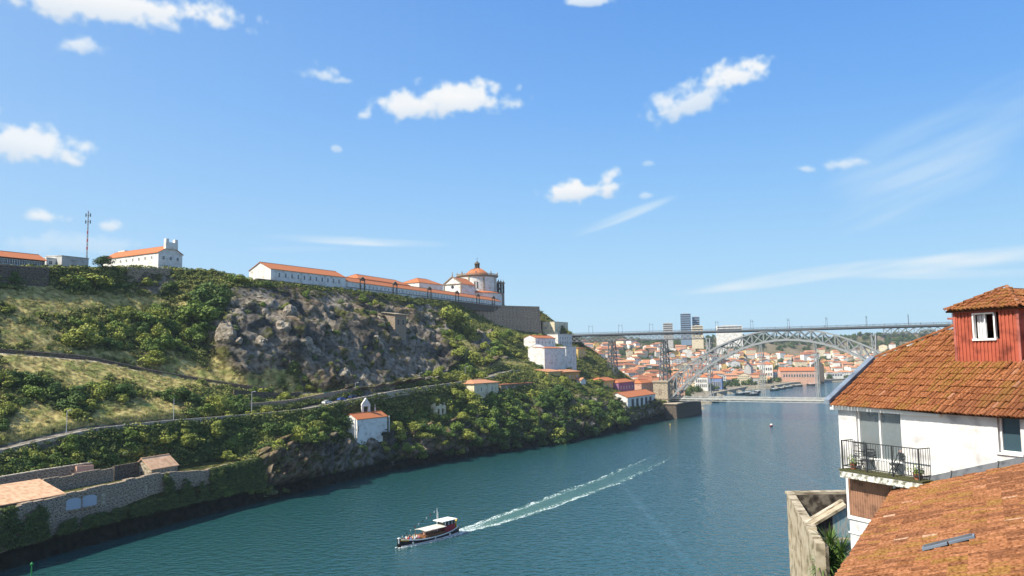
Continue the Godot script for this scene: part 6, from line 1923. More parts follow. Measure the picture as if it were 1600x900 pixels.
func lower_house(mats: Array) -> void:
	var t := thing("lower_house", "nearer house with a broad weathered tile roof in the lower right corner", "house", HOUSE_AT - UP14, HOUSE_YAW)
	# roof plane rises away from its eave; e along the eave towards the viewer, up the slope to the right
	var b := 0.21
	var g := Vector2(0.3145, -b)
	var tan_ := g.length()
	var up := Vector3(g.x / tan_, tan_, g.y / tan_).normalized()
	var e := Vector3(-g.y, 0, g.x).normalized()
	var y0 := func(x: float, z: float) -> float: return -4.26 + 0.3145 * x - b * (z + 0.4)
	var p1 := Vector3(3.42, y0.call(3.42, 0.78), 0.78)
	var o := p1 - e * 1.6
	var m := MB.new()
	var n := up.cross(e).normalized()
	if n.y < 0: n = -n
	var lip := (0.45 + 0.35) / 1.0
	slab(m, [o, o + e * 19.0, o + e * 19.0 + up * 13.0, o + up * 11.0 + e * 7.2, o + e * 0.6 + up * 0.6], n, 0.1)
	var roof := part("roof", m.done(), M.tile_bed, t, UP14)
	var keep := func(a: float, bb: float) -> bool:
		var p: Vector3 = o + e * a + up * bb
		return p.z > 0.2 and p.x < 16.5
	tile_roof(roof, o, e, up, 19.0, 12.6, 0.19, 0.4, tile_mesh(0.19, 0.47), mats, keep, Vector3(25.68, 2.27, 27.85), 300, 9, 0.42)
	m = MB.new()
	m.beam(o - Vector3(0, 0.1, 0) - up * 0.1, o + e * 19.0 - Vector3(0, 0.1, 0) - up * 0.1, 0.16, 0.14)
	part("gutter", m.done(), M.dark_metal, t, UP14)
	m = MB.new()
	var w0 := o + up * 0.45 + e * 1.0
	m.hexa([w0 + Vector3(0, -14.0 - w0.y, 0), w0 + e * 17.5 + Vector3(0, -14.0 - w0.y, 0), w0 + e * 17.5 + up * 9.0 + Vector3(0, -14.0 - w0.y - up.y * 9, 0), w0 + up * 9.0 + e * 5.0 + Vector3(0, -14.0 - w0.y - up.y * 9, 0),
		w0 + Vector3(0, -0.2, 0), w0 + e * 17.5 + Vector3(0, -0.2, 0), w0 + e * 17.5 + up * 9.0 + Vector3(0, -0.2, 0), w0 + up * 9.0 + e * 5.0 + Vector3(0, -0.2, 0)])
	part("wall", m.done(), M.near_white, t, UP14)
	# glass tiles
	var sk := MB.new()
	var c: Vector3 = o + e * 14.75 + up * 2.1 + n * 0.13
	for k in 2:
		var q := c + up * (0.62 * k)
		sk.hexa([q - e * 0.16, q + e * 0.16, q + e * 0.16 + up * 0.58, q - e * 0.16 + up * 0.58, q - e * 0.16 + n * 0.05, q + e * 0.16 + n * 0.05, q + e * 0.16 + up * 0.58 + n * 0.05, q - e * 0.16 + up * 0.58 + n * 0.05])
	var pane := part("skylight", sk.done(), M.verge_metal, t, UP14)
	sk = MB.new()
	sk.beam(c + up * 0.05 + n * 0.07, c + up * 1.15 + n * 0.07, 0.07, 0.05)
	part("glazing_bar", sk.done(), M.zinc, pane)


func riverside_ruin() -> void:
	var h := 36.6
	var far: Vector3 = Vector3(18.24, 36.60, -52.59)
	var near: Vector3 = Vector3(15.61, 36.60, -42.02)
	var right: Vector3 = Vector3(23.26, 36.60, -52.69)
	var t := thing("roofless_house", "roofless old cream plaster house with soot-stained walls below the white house", "ruin", Vector3(near.x, 22, near.z))
	var o := Vector3(near.x, 22, near.z)
	var dir := (far - near).normalized()
	var out := Vector3(dir.z, 0, -dir.x)
	if out.x > 0: out = -out
	# long left wall, with slit openings
	var m := MB.new()
	var l := far.distance_to(near)
	var put := func(mb: MB, a: float, b: float, y0: float, y1: float, s0: float, s1: float) -> void:
		var q := []
		for y in [y0, y1]:
			for k in [[a, s0], [b, s0], [b, s1], [a, s1]]: q.append(near - o + dir * k[0] - out * k[1] + Vector3(0, y - h, 0))
		mb.hexa(q)
	var lo := 22.0
	var slits := [[1.6, 2.3, 33.6, 35.2], [3.6, 4.2, 30.0, 35.0], [6.0, 6.6, 33.2, 35.4], [8.6, 9.2, 33.4, 35.5]]
	var at := -3.0
	for s in slits:
		put.call(m, at, s[0], lo, 36.6, 0.0, 0.45)
		put.call(m, s[0], s[1], lo, s[2], 0.0, 0.45)
		put.call(m, s[0], s[1], s[3], 36.6, 0.0, 0.45)
		at = s[1]
	put.call(m, at, l, lo, 36.6, 0.0, 0.45)
	part("left_wall", m.done(), M.plaster_old, t)
	# its sooty inner lining
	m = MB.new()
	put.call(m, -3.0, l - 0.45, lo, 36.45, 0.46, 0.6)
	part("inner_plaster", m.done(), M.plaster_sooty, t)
	m = MB.new()
	var rd := (right - far).normalized()
	var rl := far.distance_to(right)
	var bq := []
	for y in [lo, 36.62]:
		for k in [[0.0, 0.0], [rl, 0.0], [rl, 0.5], [0.0, 0.5]]: bq.append(far - o + rd * (k[0] + 0.02) + Vector3(rd.z, 0, -rd.x) * k[1] * -1.0 + Vector3(0, y - h, 0))
	m.hexa(bq)
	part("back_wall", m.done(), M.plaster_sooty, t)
	m = MB.new()
	m.beam(far - o + Vector3(0, 0.08, 0), right - o + Vector3(0, 0.08, 0), 0.6, 0.16)
	m.beam(far - o - out * 0.22 + Vector3(0, 0.07, 0), near - o - out * 0.22 + Vector3(0, 0.07, 0), 0.5, 0.14)
	part("wall_top", m.done(), M.plaster_old, t)
	m = MB.new()
	m.box(Vector3(4, 4.0, -4), Vector3(14, 0.4, 14))
	part("yard_floor", m.done(), M.plaster_sooty, t)
	# lean-to with a painted gable
	var a: Vector3 = Vector3(15.83, 36.44, -42.60)
	var bb: Vector3 = Vector3(17.97, 37.63, -42.60)
	var s2 := thing("lean_to", "lean-to with pale roof edge and a graffiti covered end wall inside the ruin", "shed", Vector3(a.x, 22, a.z))
	m = MB.new()
	m.hexa([a - s2.position, bb - s2.position, bb - s2.position + Vector3(0.3, 0, -1.5), a - s2.position + Vector3(0.3, 0, -1.5), a - s2.position + Vector3(0, 0.16, 0), bb - s2.position + Vector3(0, 0.16, 0), bb - s2.position + Vector3(0.3, 0.16, -1.5), a - s2.position + Vector3(0.3, 0.16, -1.5)])
	part("roof_slab", m.done(), M.plaster_old, s2)
	m = MB.new()
	m.beam(a - s2.position + Vector3(0.2, 0.2, -0.9), bb - s2.position + Vector3(0.2, 0.2, -0.9), 0.3, 0.12)
	part("roof_kerb", m.done(), M.coping, s2)
	# painted wall: uv mapped panel with thickness
	var w: float = bb.x - a.x + 0.6
	var y1: float = a.y - 0.05
	m = MB.new()
	var pts := [Vector3(0.1, lo - 22 + 3.5, -0.15), Vector3(w, lo - 22 + 3.5, -0.15), Vector3(w, bb.y - 22 - 0.1, -0.15), Vector3(bb.x - a.x, bb.y - 22 - 0.1, -0.15), Vector3(0.1, y1 - 22, -0.15)]
	slab(m, pts, Vector3(0, 0, 1), 0.3)
	m.uv.resize(m.v.size())
	for k in m.v.size(): m.uv[k] = Vector2(m.v[k].x / w, 1.0 - (m.v[k].y - 6.6) / (bb.y - 22 - 6.6))
	var gm := StandardMaterial3D.new()
	gm.resource_name = "graffiti"
	gm.albedo_texture = ImageTexture.create_from_image(graffiti())
	gm.roughness = 0.9
	gm.cull_mode = BaseMaterial3D.CULL_DISABLED
	part("painted_wall", m.done(), gm, s2)
	m = MB.new()
	m.beam(Vector3(0.1, y1 - 22 - 0.35, 0.02), Vector3(w, y1 - 22 - 0.45, 0.02), 0.12, 0.1)
	part("ledge", m.done(), M.coping, s2)
	# spiky yuccas in the yard
	rng.seed = 15
	var blade := mat("yucca_leaf", lin(0.1, 0.16, 0.04), 0.55, null, 1.0, {"vc": true, "spec": 0.4, "back": Color(0.2, 0.3, 0.08)})
	for q in [[Vector3(16.16, 36.12, -40.50), 1.35, "tallest yucca standing by the graffiti wall"], [Vector3(15.54, 35.56, -39.60), 1.15, "lower yucca left of the tall one in the ruin yard"], [Vector3(16.40, 35.81, -39.80), 1.1, "yucca leaning right behind the tiled eave"]]:
		var c: Vector3 = q[0]
		var r: float = q[1]
		var y := thing("yucca", q[2], "plant", Vector3(c.x, 26.2, c.z), rng.randf() * TAU, "yuccas in the ruin yard")
		m = MB.new()
		m.tube(Vector3.ZERO, Vector3(0, c.y - 26.2, 0), 0.16, 0.11, 8)
		part("trunk", m.done(), M.bark, y)
		m = MB.new()
		for k in 130:
			var dv := Vector3(rng.randfn(), rng.randfn() * 0.8 + 0.35, rng.randfn()).normalized()
			var base := Vector3(0, c.y - 26.2 + rng.randf_range(-0.5, 0.25), 0)
			var ln := r * rng.randf_range(0.7, 1.05)
			var side := dv.cross(Vector3.UP).normalized() * 0.04
			var mid := base + dv * ln * 0.6
			var tip := base + dv * ln - Vector3(0, 0.16 * ln * (1.1 - dv.y), 0)
			m.col = Color(1, 1, 0.8).lerp(Color(0.55, 0.7, 0.5), rng.randf())
			if rng.randf() < 0.1: m.col = Color(2.6, 1.9, 1.6)
			m.quad(base - side * 0.7, base + side * 0.7, mid + side, mid - side)
			m.tri(mid - side, mid + side, tip)
		part("leaves", m.done(), blade, y)


func graffiti() -> Image:
	var s := 256
	var img := Image.create(s, s, false, Image.FORMAT_RGB8)
	for y in s:
		for x in s:
			var u := float(x) / s
			var v := float(y) / s
			var q := noise_c.get_noise_2d(x * 0.25, y * 0.25)
			var c := Color(0.1, 0.095, 0.14) if v > 0.34 else Color(0.22, 0.19, 0.2)
			if v < 0.32 and u > 0.52: c = Color(0.45, 0.58, 0.62).lerp(Color(0.7, 0.73, 0.74), clampf(q * 2.0 + 0.4, 0, 1))
			# yellow-green snail
			var dx := (u - 0.42) * 1.0
			var dy := (v - 0.27) * 1.55
			var r := sqrt(dx * dx + dy * dy)
			if r < 0.16:
				var arm := fposmod(r * 22.0 - atan2(dy, dx) / TAU * 1.0, 1.0)
				c = Color(0.68, 0.66, 0.2) if arm > 0.25 else Color(0.2, 0.2, 0.1)
			# pale sweeping stripes
			if v > 0.38:
				var band := sin((u * 1.6 + v * v * 2.6) * 13.0 + q * 1.6)
				if band > 0.72 and u < 0.62: c = Color(0.72, 0.72, 0.78)
				elif band > 0.45 and band < 0.6 and v < 0.75: c = Color(0.3, 0.3, 0.5)
				if v > 0.8 and fposmod(v * 13.0 + u, 1.0) > 0.5 and u < 0.3: c = Color(0.8, 0.8, 0.84)
			img.set_pixel(x, y, c.lerp(Color(0.4, 0.38, 0.36), clampf(q * 0.9, 0, 0.5)))
	return img


func right_bank() -> void:
	var m := MB.new()
	var prof := [Vector2(-158, -6), Vector2(-163, 2), Vector2(-166, 9), Vector2(-172, 18), Vector2(-176, 24), Vector2(-190, 28), Vector2(-205, 40), Vector2(-260, 52), Vector2(-420, 66), Vector2(-700, 70)]
	var cols := 60
	for c in cols + 1:
		var s := -330.0 + 1150.0 * c / cols
		for r in prof.size():
			var q: Vector2 = prof[r]
			var p := bank(s, q.x, q.y)
			var lift := noise_a.get_noise_3dv(p) * (2.0 if r > 1 else 0.0)
			p.y += lift
			var eye := Vector2(p.x, p.z).length()
			if eye < 60: p.y = minf(p.y, 24.0)
			m.v.append(p)
			m.c.append(Color(0.14, 0.14, 0.06).lerp(Color(0.34, 0.29, 0.22), clampf(0.5 + noise_b.get_noise_3dv(p) * 1.5, 0, 1)))
	_grid_faces(m, cols, prof.size())
	ground("near_bank", m.done(), M.terrain, "steep near bank under the houses")


# ---------------------------------------------------------------- people

var person_cache := {}

func person_mesh(pose: String) -> Array:   # surface nets over tapered bones: [vertices, indices]
	if person_cache.has(pose): return person_cache[pose]
	var bones := []   # a, b, radius a, radius b
	var hip := 0.9 if pose == "stand" else 0.48
	var up := Vector3(0, hip, 0)
	bones.append([up, up + Vector3(0, 0.26, 0), 0.15, 0.13])
	bones.append([up + Vector3(0, 0.26, 0), up + Vector3(0, 0.46, -0.01), 0.14, 0.15])
	bones.append([up + Vector3(-0.15, 0.5, 0), up + Vector3(0.15, 0.5, 0), 0.07, 0.07])
	bones.append([up + Vector3(0, 0.5, 0), up + Vector3(0, 0.62, 0.01), 0.06, 0.055])
	bones.append([up + Vector3(0, 0.7, 0.02), up + Vector3(0, 0.78, 0.01), 0.095, 0.1])
	for s in [-1.0, 1.0]:
		if pose == "stand":
			bones.append([up + Vector3(s * 0.09, 0, 0), Vector3(s * 0.1, 0.48, 0.02), 0.095, 0.065])
			bones.append([Vector3(s * 0.1, 0.48, 0.02), Vector3(s * 0.1, 0.08, -0.02), 0.06, 0.042])
			bones.append([Vector3(s * 0.1, 0.05, -0.03), Vector3(s * 0.11, 0.04, 0.14), 0.045, 0.04])
			bones.append([up + Vector3(s * 0.2, 0.48, 0), up + Vector3(s * 0.26, 0.2, -0.02), 0.06, 0.045])
			bones.append([up + Vector3(s * 0.26, 0.2, -0.02), up + Vector3(s * 0.24, -0.05, 0.08), 0.042, 0.032])
		else:
			bones.append([up + Vector3(s * 0.09, 0, 0), Vector3(s * 0.12, 0.5, 0.42), 0.095, 0.068])
			bones.append([Vector3(s * 0.12, 0.5, 0.42), Vector3(s * 0.12, 0.09, 0.4), 0.062, 0.042])
			bones.append([Vector3(s * 0.12, 0.05, 0.38), Vector3(s * 0.12, 0.04, 0.55), 0.045, 0.04])
			bones.append([up + Vector3(s * 0.2, 0.48, 0), up + Vector3(s * 0.25, 0.22, 0.08), 0.06, 0.045])
			bones.append([up + Vector3(s * 0.25, 0.22, 0.08), up + Vector3(s * 0.14, 0.14, 0.3), 0.042, 0.034])
	var cell := 0.055
	var n := Vector3i(16, 36, 20)
	var org := Vector3(-0.44, -0.05, -0.3)
	var f := PackedFloat32Array()
	f.resize(n.x * n.y * n.z)
	for x in n.x:
		for y in n.y:
			for z in n.z:
				var p := org + Vector3(x, y, z) * cell
				var d := 1.0
				for b in bones:
					var ab: Vector3 = b[1] - b[0]
					var t := clampf((p - b[0]).dot(ab) / ab.length_squared(), 0, 1)
					var q: float = (p - (b[0] + ab * t)).length() - lerpf(b[2], b[3], t)
					var h := clampf(0.5 + 0.5 * (d - q) / 0.04, 0, 1)
					d = lerpf(d, q, h) - 0.04 * h * (1 - h)
				f[(x * n.y + y) * n.z + z] = d
	var at := {}
	var v := PackedVector3Array()
	var ix := PackedInt32Array()
	for x in n.x - 1:
		for y in n.y - 1:
			for z in n.z - 1:
				var sum := Vector3.ZERO
				var cnt := 0
				for e in 12:
					var ax := e / 4
					var o := Vector3i.ZERO
					o[(ax + 1) % 3] = e & 1
					o[(ax + 2) % 3] = (e >> 1) & 1
					var o2 := o
					o2[ax] = 1
					var fa := f[((x + o.x) * n.y + y + o.y) * n.z + z + o.z]
					var fb := f[((x + o2.x) * n.y + y + o2.y) * n.z + z + o2.z]
					if (fa < 0) != (fb < 0):
						sum += Vector3(x, y, z) + Vector3(o).lerp(Vector3(o2), fa / (fa - fb))
						cnt += 1
				if cnt > 0:
					at[Vector3i(x, y, z)] = v.size()
					v.append(org + sum / cnt * cell)
	for key in at:
		for ax in 3:
			var o2: Vector3i = key
			o2[ax] += 1
			if o2[ax] >= n[ax]: continue
			var fa := f[(key.x * n.y + key.y) * n.z + key.z]
			var fb := f[(o2.x * n.y + o2.y) * n.z + o2.z]
			if (fa < 0) == (fb < 0): continue
			var b1 := Vector3i.ZERO
			var b2 := Vector3i.ZERO
			b1[(ax + 1) % 3] = -1
			b2[(ax + 2) % 3] = -1
			var q := [key, key + b1, key + b1 + b2, key + b2]
			if not (at.has(q[1]) and at.has(q[2]) and at.has(q[3])): continue
			if fa < 0: ix.append_array([at[q[0]], at[q[2]], at[q[1]], at[q[0]], at[q[3]], at[q[2]]])
			else: ix.append_array([at[q[0]], at[q[1]], at[q[2]], at[q[0]], at[q[2]], at[q[3]]])
	person_cache[pose] = [v, ix, hip]
	return person_cache[pose]


func person(where: Vector3, yaw: float, pose: String, shirt: Color, legs: Color, hair: Color, label: String, group := "") -> void:
	var src := person_mesh(pose)
	var m := MB.new()
	m.v = src[0]
	m.ix = src[1]
	var hip: float = src[2]
	for p in m.v:
		var c := shirt
		if p.y > hip + 0.53: c = hair if p.y > hip + 0.78 or (p.z < -0.02 and p.y > hip + 0.62) else Color(0.5, 0.3, 0.21)
		elif p.y < hip + 0.03 or p.z > 0.34: c = legs
		if p.y < 0.09: c = Color(0.05, 0.05, 0.05)
		m.c.append(c)
	single("person", m.done(), M.cloth, label, "person", where, yaw, group)


# ---------------------------------------------------------------- the boat and the water's surface

func boat() -> void:
	mat("cloth", Color.WHITE, 0.85, null, 1.0, {"vc": true})
	mat("boat_black", lin(0.018, 0.018, 0.022), 0.35)
	mat("boat_white", lin(0.8, 0.8, 0.78), 0.5)
	mat("canvas", lin(0.82, 0.79, 0.7), 0.85, M.fine, 2.0)
	mat("boat_wood", lin(0.3, 0.14, 0.06), 0.6, M.fine, 1.0)
	mat("boat_red", lin(0.34, 0.03, 0.05), 0.5)
	mat("boat_yellow", lin(0.75, 0.45, 0.03), 0.55)
	mat("foam", lin(0.85, 0.88, 0.87), 0.7)
	var bow: Vector3 = Vector3(-28.83, 0.00, -192.43)
	var stern: Vector3 = Vector3(-15.43, 0.00, -208.12)
	var l := bow.distance_to(stern)
	var dir := (stern - bow).normalized()
	var yaw := atan2(-dir.z, dir.x)
	var mid := (bow + stern) / 2
	var k := l / 16.0
	var t := thing("tour_boat", "black and white wooden tour boat with canvas awning and wheelhouse under way", "boat", mid, yaw)
	var base := Transform3D(Basis(Vector3.UP, yaw), mid)
	var m := MB.new()
	_hull(m, l, 4.4, 1.15, 1.0)
	part("hull", m.done(), M.boat_black, t)
	for s in [-1.0, 1.0]:   # white sheer strake and waterline
		m = MB.new()
		var w := MB.new()
		var pr := []
		for j in 15:
			var f := lerpf(0.04, 0.97, j / 14.0)
			var wide := 2.2 * (1.0 - pow(absf(f - 0.55) / 0.56, 2.6))
			pr.append([Vector3((f - 0.5) * l, 1.15 + pow(absf(f - 0.5) * 2.0, 2.4) - 0.12, s * (wide + 0.04)), Vector3((f - 0.5) * l, 0.22, s * (wide * 0.83 + 0.06))])
		for j in 14:
			m.beam(pr[j][0], pr[j + 1][0], 0.1, 0.24)
			w.beam(pr[j][1], pr[j + 1][1], 0.1, 0.2)
		part("sheer_strake", m.done(), M.boat_white, t)
		part("waterline_stripe", w.done(), M.boat_white, t)
	m = MB.new()
	m.box(Vector3(-l / 2 + 0.5, 1.6, 0), Vector3(0.7, 1.3, 0.5))
	part("bow_post", m.done(), M.boat_white, t)
	m = MB.new()
	m.hexa([Vector3(-l / 2 + 0.7, 1.5, -0.5), Vector3(-l / 2 + 2.6, 1.3, -1.3), Vector3(-l / 2 + 2.6, 1.3, 1.3), Vector3(-l / 2 + 0.7, 1.5, 0.5), Vector3(-l / 2 + 0.7, 1.75, -0.5), Vector3(-l / 2 + 2.6, 1.5, -1.3), Vector3(-l / 2 + 2.6, 1.5, 1.3), Vector3(-l / 2 + 0.7, 1.75, 0.5)])
	part("foredeck", m.done(), M.boat_yellow, t)
	# awning on posts over the middle
	m = MB.new()
	for j in 4:
		var z0 := -2.0 + j
		var h0 := 3.0 - 0.06 * z0 * z0
		var h1 := 3.0 - 0.06 * (z0 + 1) * (z0 + 1)
		m.hexa([Vector3(-2.2 * k, h0, z0), Vector3(3.6 * k, h0, z0), Vector3(3.6 * k, h1, z0 + 1), Vector3(-2.2 * k, h1, z0 + 1), Vector3(-2.2 * k, h0 + 0.1, z0), Vector3(3.6 * k, h0 + 0.1, z0), Vector3(3.6 * k, h1 + 0.1, z0 + 1), Vector3(-2.2 * k, h1 + 0.1, z0 + 1)])
	var aw := part("awning", m.done(), M.canvas, t)
	for x in [-2.1, -0.2, 1.7, 3.4]:
		for z in [-1.85, 1.85]:
			m = MB.new()
			m.box(Vector3(x * k, 2.0, z), Vector3(0.09, 1.9, 0.09))
			part("post", m.done(), M.boat_wood, aw)
	m = MB.new()
	m.box(Vector3(0.7 * k, 1.35, 0), Vector3(5.6 * k, 0.5, 3.5))
	part("cabin_coaming", m.done(), M.boat_wood, t)
	# wheelhouse
	m = MB.new()
	m.box(Vector3(5.0 * k, 2.0, 0), Vector3(2.6 * k, 1.9, 2.9))
	var wh := part("wheelhouse", m.done(), M.boat_red, t)
	m = MB.new()
	m.box(Vector3(4.9 * k, 3.45, 0), Vector3(2.8 * k, 1.0, 3.0))
	part("windows_band", m.done(), M.glass_dark, wh)
	for x in [3.55, 4.5, 5.4, 6.25]:
		for z in [-1.52, 1.52]:
			m = MB.new()
			m.box(Vector3(x * k, 3.45, z), Vector3(0.14, 1.0, 0.1))
			part("window_post", m.done(), M.boat_white, wh)
	m = MB.new()
	m.box(Vector3(4.7 * k, 4.05, 0), Vector3(4.2 * k, 0.16, 3.7))
	part("wheelhouse_roof", m.done(), M.boat_white, wh)
	m = MB.new()
	m.box(Vector3(6.75 * k, 2.2, 1.0), Vector3(0.16, 1.7, 0.8))
	m.box(Vector3(7.2 * k, 2.6, 0), Vector3(0.2, 2.4, 1.2), Basis(Vector3.BACK, -0.5))
	part("steering_board", m.done(), M.boat_yellow, t)
	# mast, stay and pennants
	m = MB.new()
	m.tube(Vector3(2.4 * k, 1.2, 0), Vector3(2.4 * k, 7.4, 0), 0.09, 0.06, 6)
	m.tube(Vector3(3.4 * k, 4.1, -1.0), Vector3(3.4 * k, 6.2, -1.0), 0.04, 0.03, 5)
	var mast := part("mast", m.done(), M.boat_white, t)
	m = MB.new()
	m.tube(Vector3(2.4 * k, 7.2, 0), Vector3(-l / 2 + 0.6, 2.2, 0), 0.02, 0.02, 4)
	part("stay", m.done(), M.dark_metal, mast)
	for j in 9:
		var p := Vector3(2.4 * k, 7.2, 0).lerp(Vector3(-l / 2 + 0.6, 2.2, 0), (j + 0.7) / 9.5)
		m = MB.new()
		m.hexa([p + Vector3(-0.2, -0.45, -0.02), p + Vector3(0.05, -0.4, -0.02), p + Vector3(0.05, -0.4, 0.02), p + Vector3(-0.2, -0.45, 0.02), p + Vector3(-0.2, 0, -0.02), p + Vector3(0.2, 0, -0.02), p + Vector3(0.2, 0, 0.02), p + Vector3(-0.2, 0, 0.02)])
		part("pennant", m.done(), [M.boat_white, M.boat_red, M.boat_white, M.moss][j % 4], mast)
	for x in [-5.0, 0.5, 4.5]:
		m = MB.new()
		m.lathe(Vector3(x * k, 0.35, 1.9 if x > -4 else 1.35), [Vector2(0, 0), Vector2(0.22, 0.12), Vector2(0.28, 0.3), Vector2(0.2, 0.5), Vector2(0, 0.6)], 8)
		part("fender", m.done(), M.boat_white, t)
	for x in [-5.2, -4.2, -3.2]:
		m = MB.new()
		m.box(Vector3(x * k, 1.25, 0), Vector3(0.5, 0.14, 2.4))
		part("bench", m.done(), M.boat_wood, t)
	# passengers
	var cols := [Color(0.75, 0.73, 0.7), Color(0.5, 0.08, 0.08), Color(0.15, 0.22, 0.45), Color(0.03, 0.03, 0.04), Color(0.7, 0.45, 0.3), Color(0.6, 0.65, 0.7), Color(0.3, 0.45, 0.4), Color(0.72, 0.7, 0.66), Color(0.55, 0.2, 0.25)]
	var told := ["white top", "dark red top", "blue top", "black top", "peach top", "pale blue top", "sage green top", "cream top", "rose top"]
	rng.seed = 4
	for j in 9:
		var x: float = [-5.2, -5.2, -5.2, -4.2, -4.2, -4.2, -3.2, -3.2, -3.2][j]
		var z: float = [-0.8, 0.0, 0.85, -0.9, 0.1, 0.95, -0.7, 0.2, 1.0][j]
		person(base * Vector3(x * k, 0.92, z), yaw - PI / 2 + rng.randf_range(-0.5, 0.5), "sit", cols[j], [Color(0.05, 0.06, 0.1), Color(0.3, 0.28, 0.24), Color(0.12, 0.14, 0.25)][j % 3], [Color(0.03, 0.02, 0.015), Color(0.16, 0.09, 0.04), Color(0.4, 0.36, 0.3)][(j * 2) % 3], "person in a %s sitting on the open foredeck of the tour boat" % told[j], "passengers on the tour boat")
	for j in 2: person(base * Vector3((-1.9 + j * 1.1) * k, 0.86, 1.0 - j * 1.6), yaw - PI / 2, "stand", [Color(0.6, 0.32, 0.2), Color(0.72, 0.7, 0.65)][j], Color(0.08, 0.08, 0.12), Color(0.04, 0.03, 0.02), ["person in a rust shirt standing under the boat awning", "person in a pale shirt standing under the boat awning"][j], "passengers on the tour boat")
	wake(stern, bow)


func wake(stern: Vector3, bow: Vector3) -> void:
	# churned water and foam behind the boat
	var mid := [stern + (bow - stern) * 0.1, Vector3(-6.27, 0.00, -220.19), Vector3(5.93, 0.00, -239.49), Vector3(20.71, 0.00, -265.00), Vector3(35.92, 0.00, -290.88), Vector3(51.88, 0.00, -322.72), Vector3(75.23, 0.00, -371.81)]
	var wide := [1.6, 4.0, 5.2, 6.2, 6.6, 6.6, 6.0]
	var m := MB.new()
	var run := 0.0
	var path := []
	for k in mid.size() - 1:
		for j in 8:
			var f := j / 8.0
			path.append([(mid[k] as Vector3).lerp(mid[k + 1], f), lerpf(wide[k], wide[k + 1], f)])
	path.append([mid[-1], wide[-1]])
	for k in path.size():
		var d: Vector3 = (path[mini(k + 1, path.size() - 1)][0] - path[maxi(k - 1, 0)][0]).normalized()
		var side := Vector3(-d.z, 0, d.x)
		for s in [-1.0, 1.0]:
			m.v.append(path[k][0] + side * s * path[k][1] + Vector3(0, 0.03, 0))
			m.c.append(Color.WHITE); m.nr.append(Vector3.UP)
			m.uv.append(Vector2((s + 1) / 2, float(k) / (path.size() - 1)))
	for k in path.size() - 1: m.ix.append_array([k * 2, k * 2 + 3, k * 2 + 1, k * 2, k * 2 + 2, k * 2 + 3])
	var w := 128
	var h := 1024
	var img := Image.create(w, h, false, Image.FORMAT_RGBA8)
	var n := FastNoiseLite.new()
	n.seed = 3; n.frequency = 1.0; n.fractal_octaves = 4
	for y in h:
		var f := float(y) / h
		for x in w:
			var u := absf(float(x) / w * 2 - 1)
			var q := n.get_noise_2d(x * 0.045, y * 0.022)
			var q2 := n.get_noise_2d(x * 0.1 + 50, y * 0.16)
			var edge := exp(-pow((u - 0.68 - q * 0.25) / 0.3, 2.0))
			var core := exp(-pow(u / 0.5, 2.0)) * (1.0 - smoothstep(0.0, 0.25, f)) * 0.8
			var foam := clampf((edge * 0.75 + core + q * 0.7 + q2 * 0.9 - 0.24 - f * 0.62) * 1.35, 0, 1)
			var churn := (1.0 - smoothstep(0.55, 1.0, u + q * 0.3)) * (0.26 - 0.24 * f)
			var a := clampf(maxf(foam * 0.9, churn), 0, 1) * (1.0 - smoothstep(0.8, 1.0, f)) * (1 - smoothstep(0.92, 1.0, u))
			var c := Color(0.5, 0.68, 0.62).lerp(Color(0.93, 0.96, 0.95), clampf(foam * 1.2, 0, 1))
			img.set_pixel(x, y, Color(c.r, c.g, c.b, a))
	var fm := StandardMaterial3D.new()
	fm.resource_name = "wake_foam"
	fm.albedo_texture = ImageTexture.create_from_image(img)
	fm.transparency = BaseMaterial3D.TRANSPARENCY_ALPHA
	fm.roughness = 0.5
	fm.cull_mode = BaseMaterial3D.CULL_DISABLED
	single("wake", m.done(), fm, "white foaming wake trailing behind the tour boat", "wake", Vector3.ZERO, 0.0, "", "stuff")
	# bow wave: foam lumps along the hull
	rng.seed = 8
	var b := MB.new()
	var dir := (stern - bow).normalized()
	var side := Vector3(-dir.z, 0, dir.x)
	for k in 260:
		var f := rng.randf()
		var s := 1.0 if rng.randf() < 0.65 else -1.0
		var width := 2.2 * (1.0 - pow(absf(f - 0.55) / 0.57, 2.6)) * 0.82 + 0.25 + f * rng.randf() * 0.9
		var p := bow + (stern - bow) * f + side * s * width + Vector3(0, 0.04, 0)
		var r := rng.randf_range(0.12, 0.42)
		b.box(p, Vector3(r * 2.4, 0.1, r), Basis(Vector3.UP, atan2(-dir.z, dir.x) + rng.randfn() * 0.3))
	single("bow_foam", b.done(), M.foam, "broken white foam along the waterline of the tour boat", "foam", Vector3.ZERO, 0.0, "", "stuff")


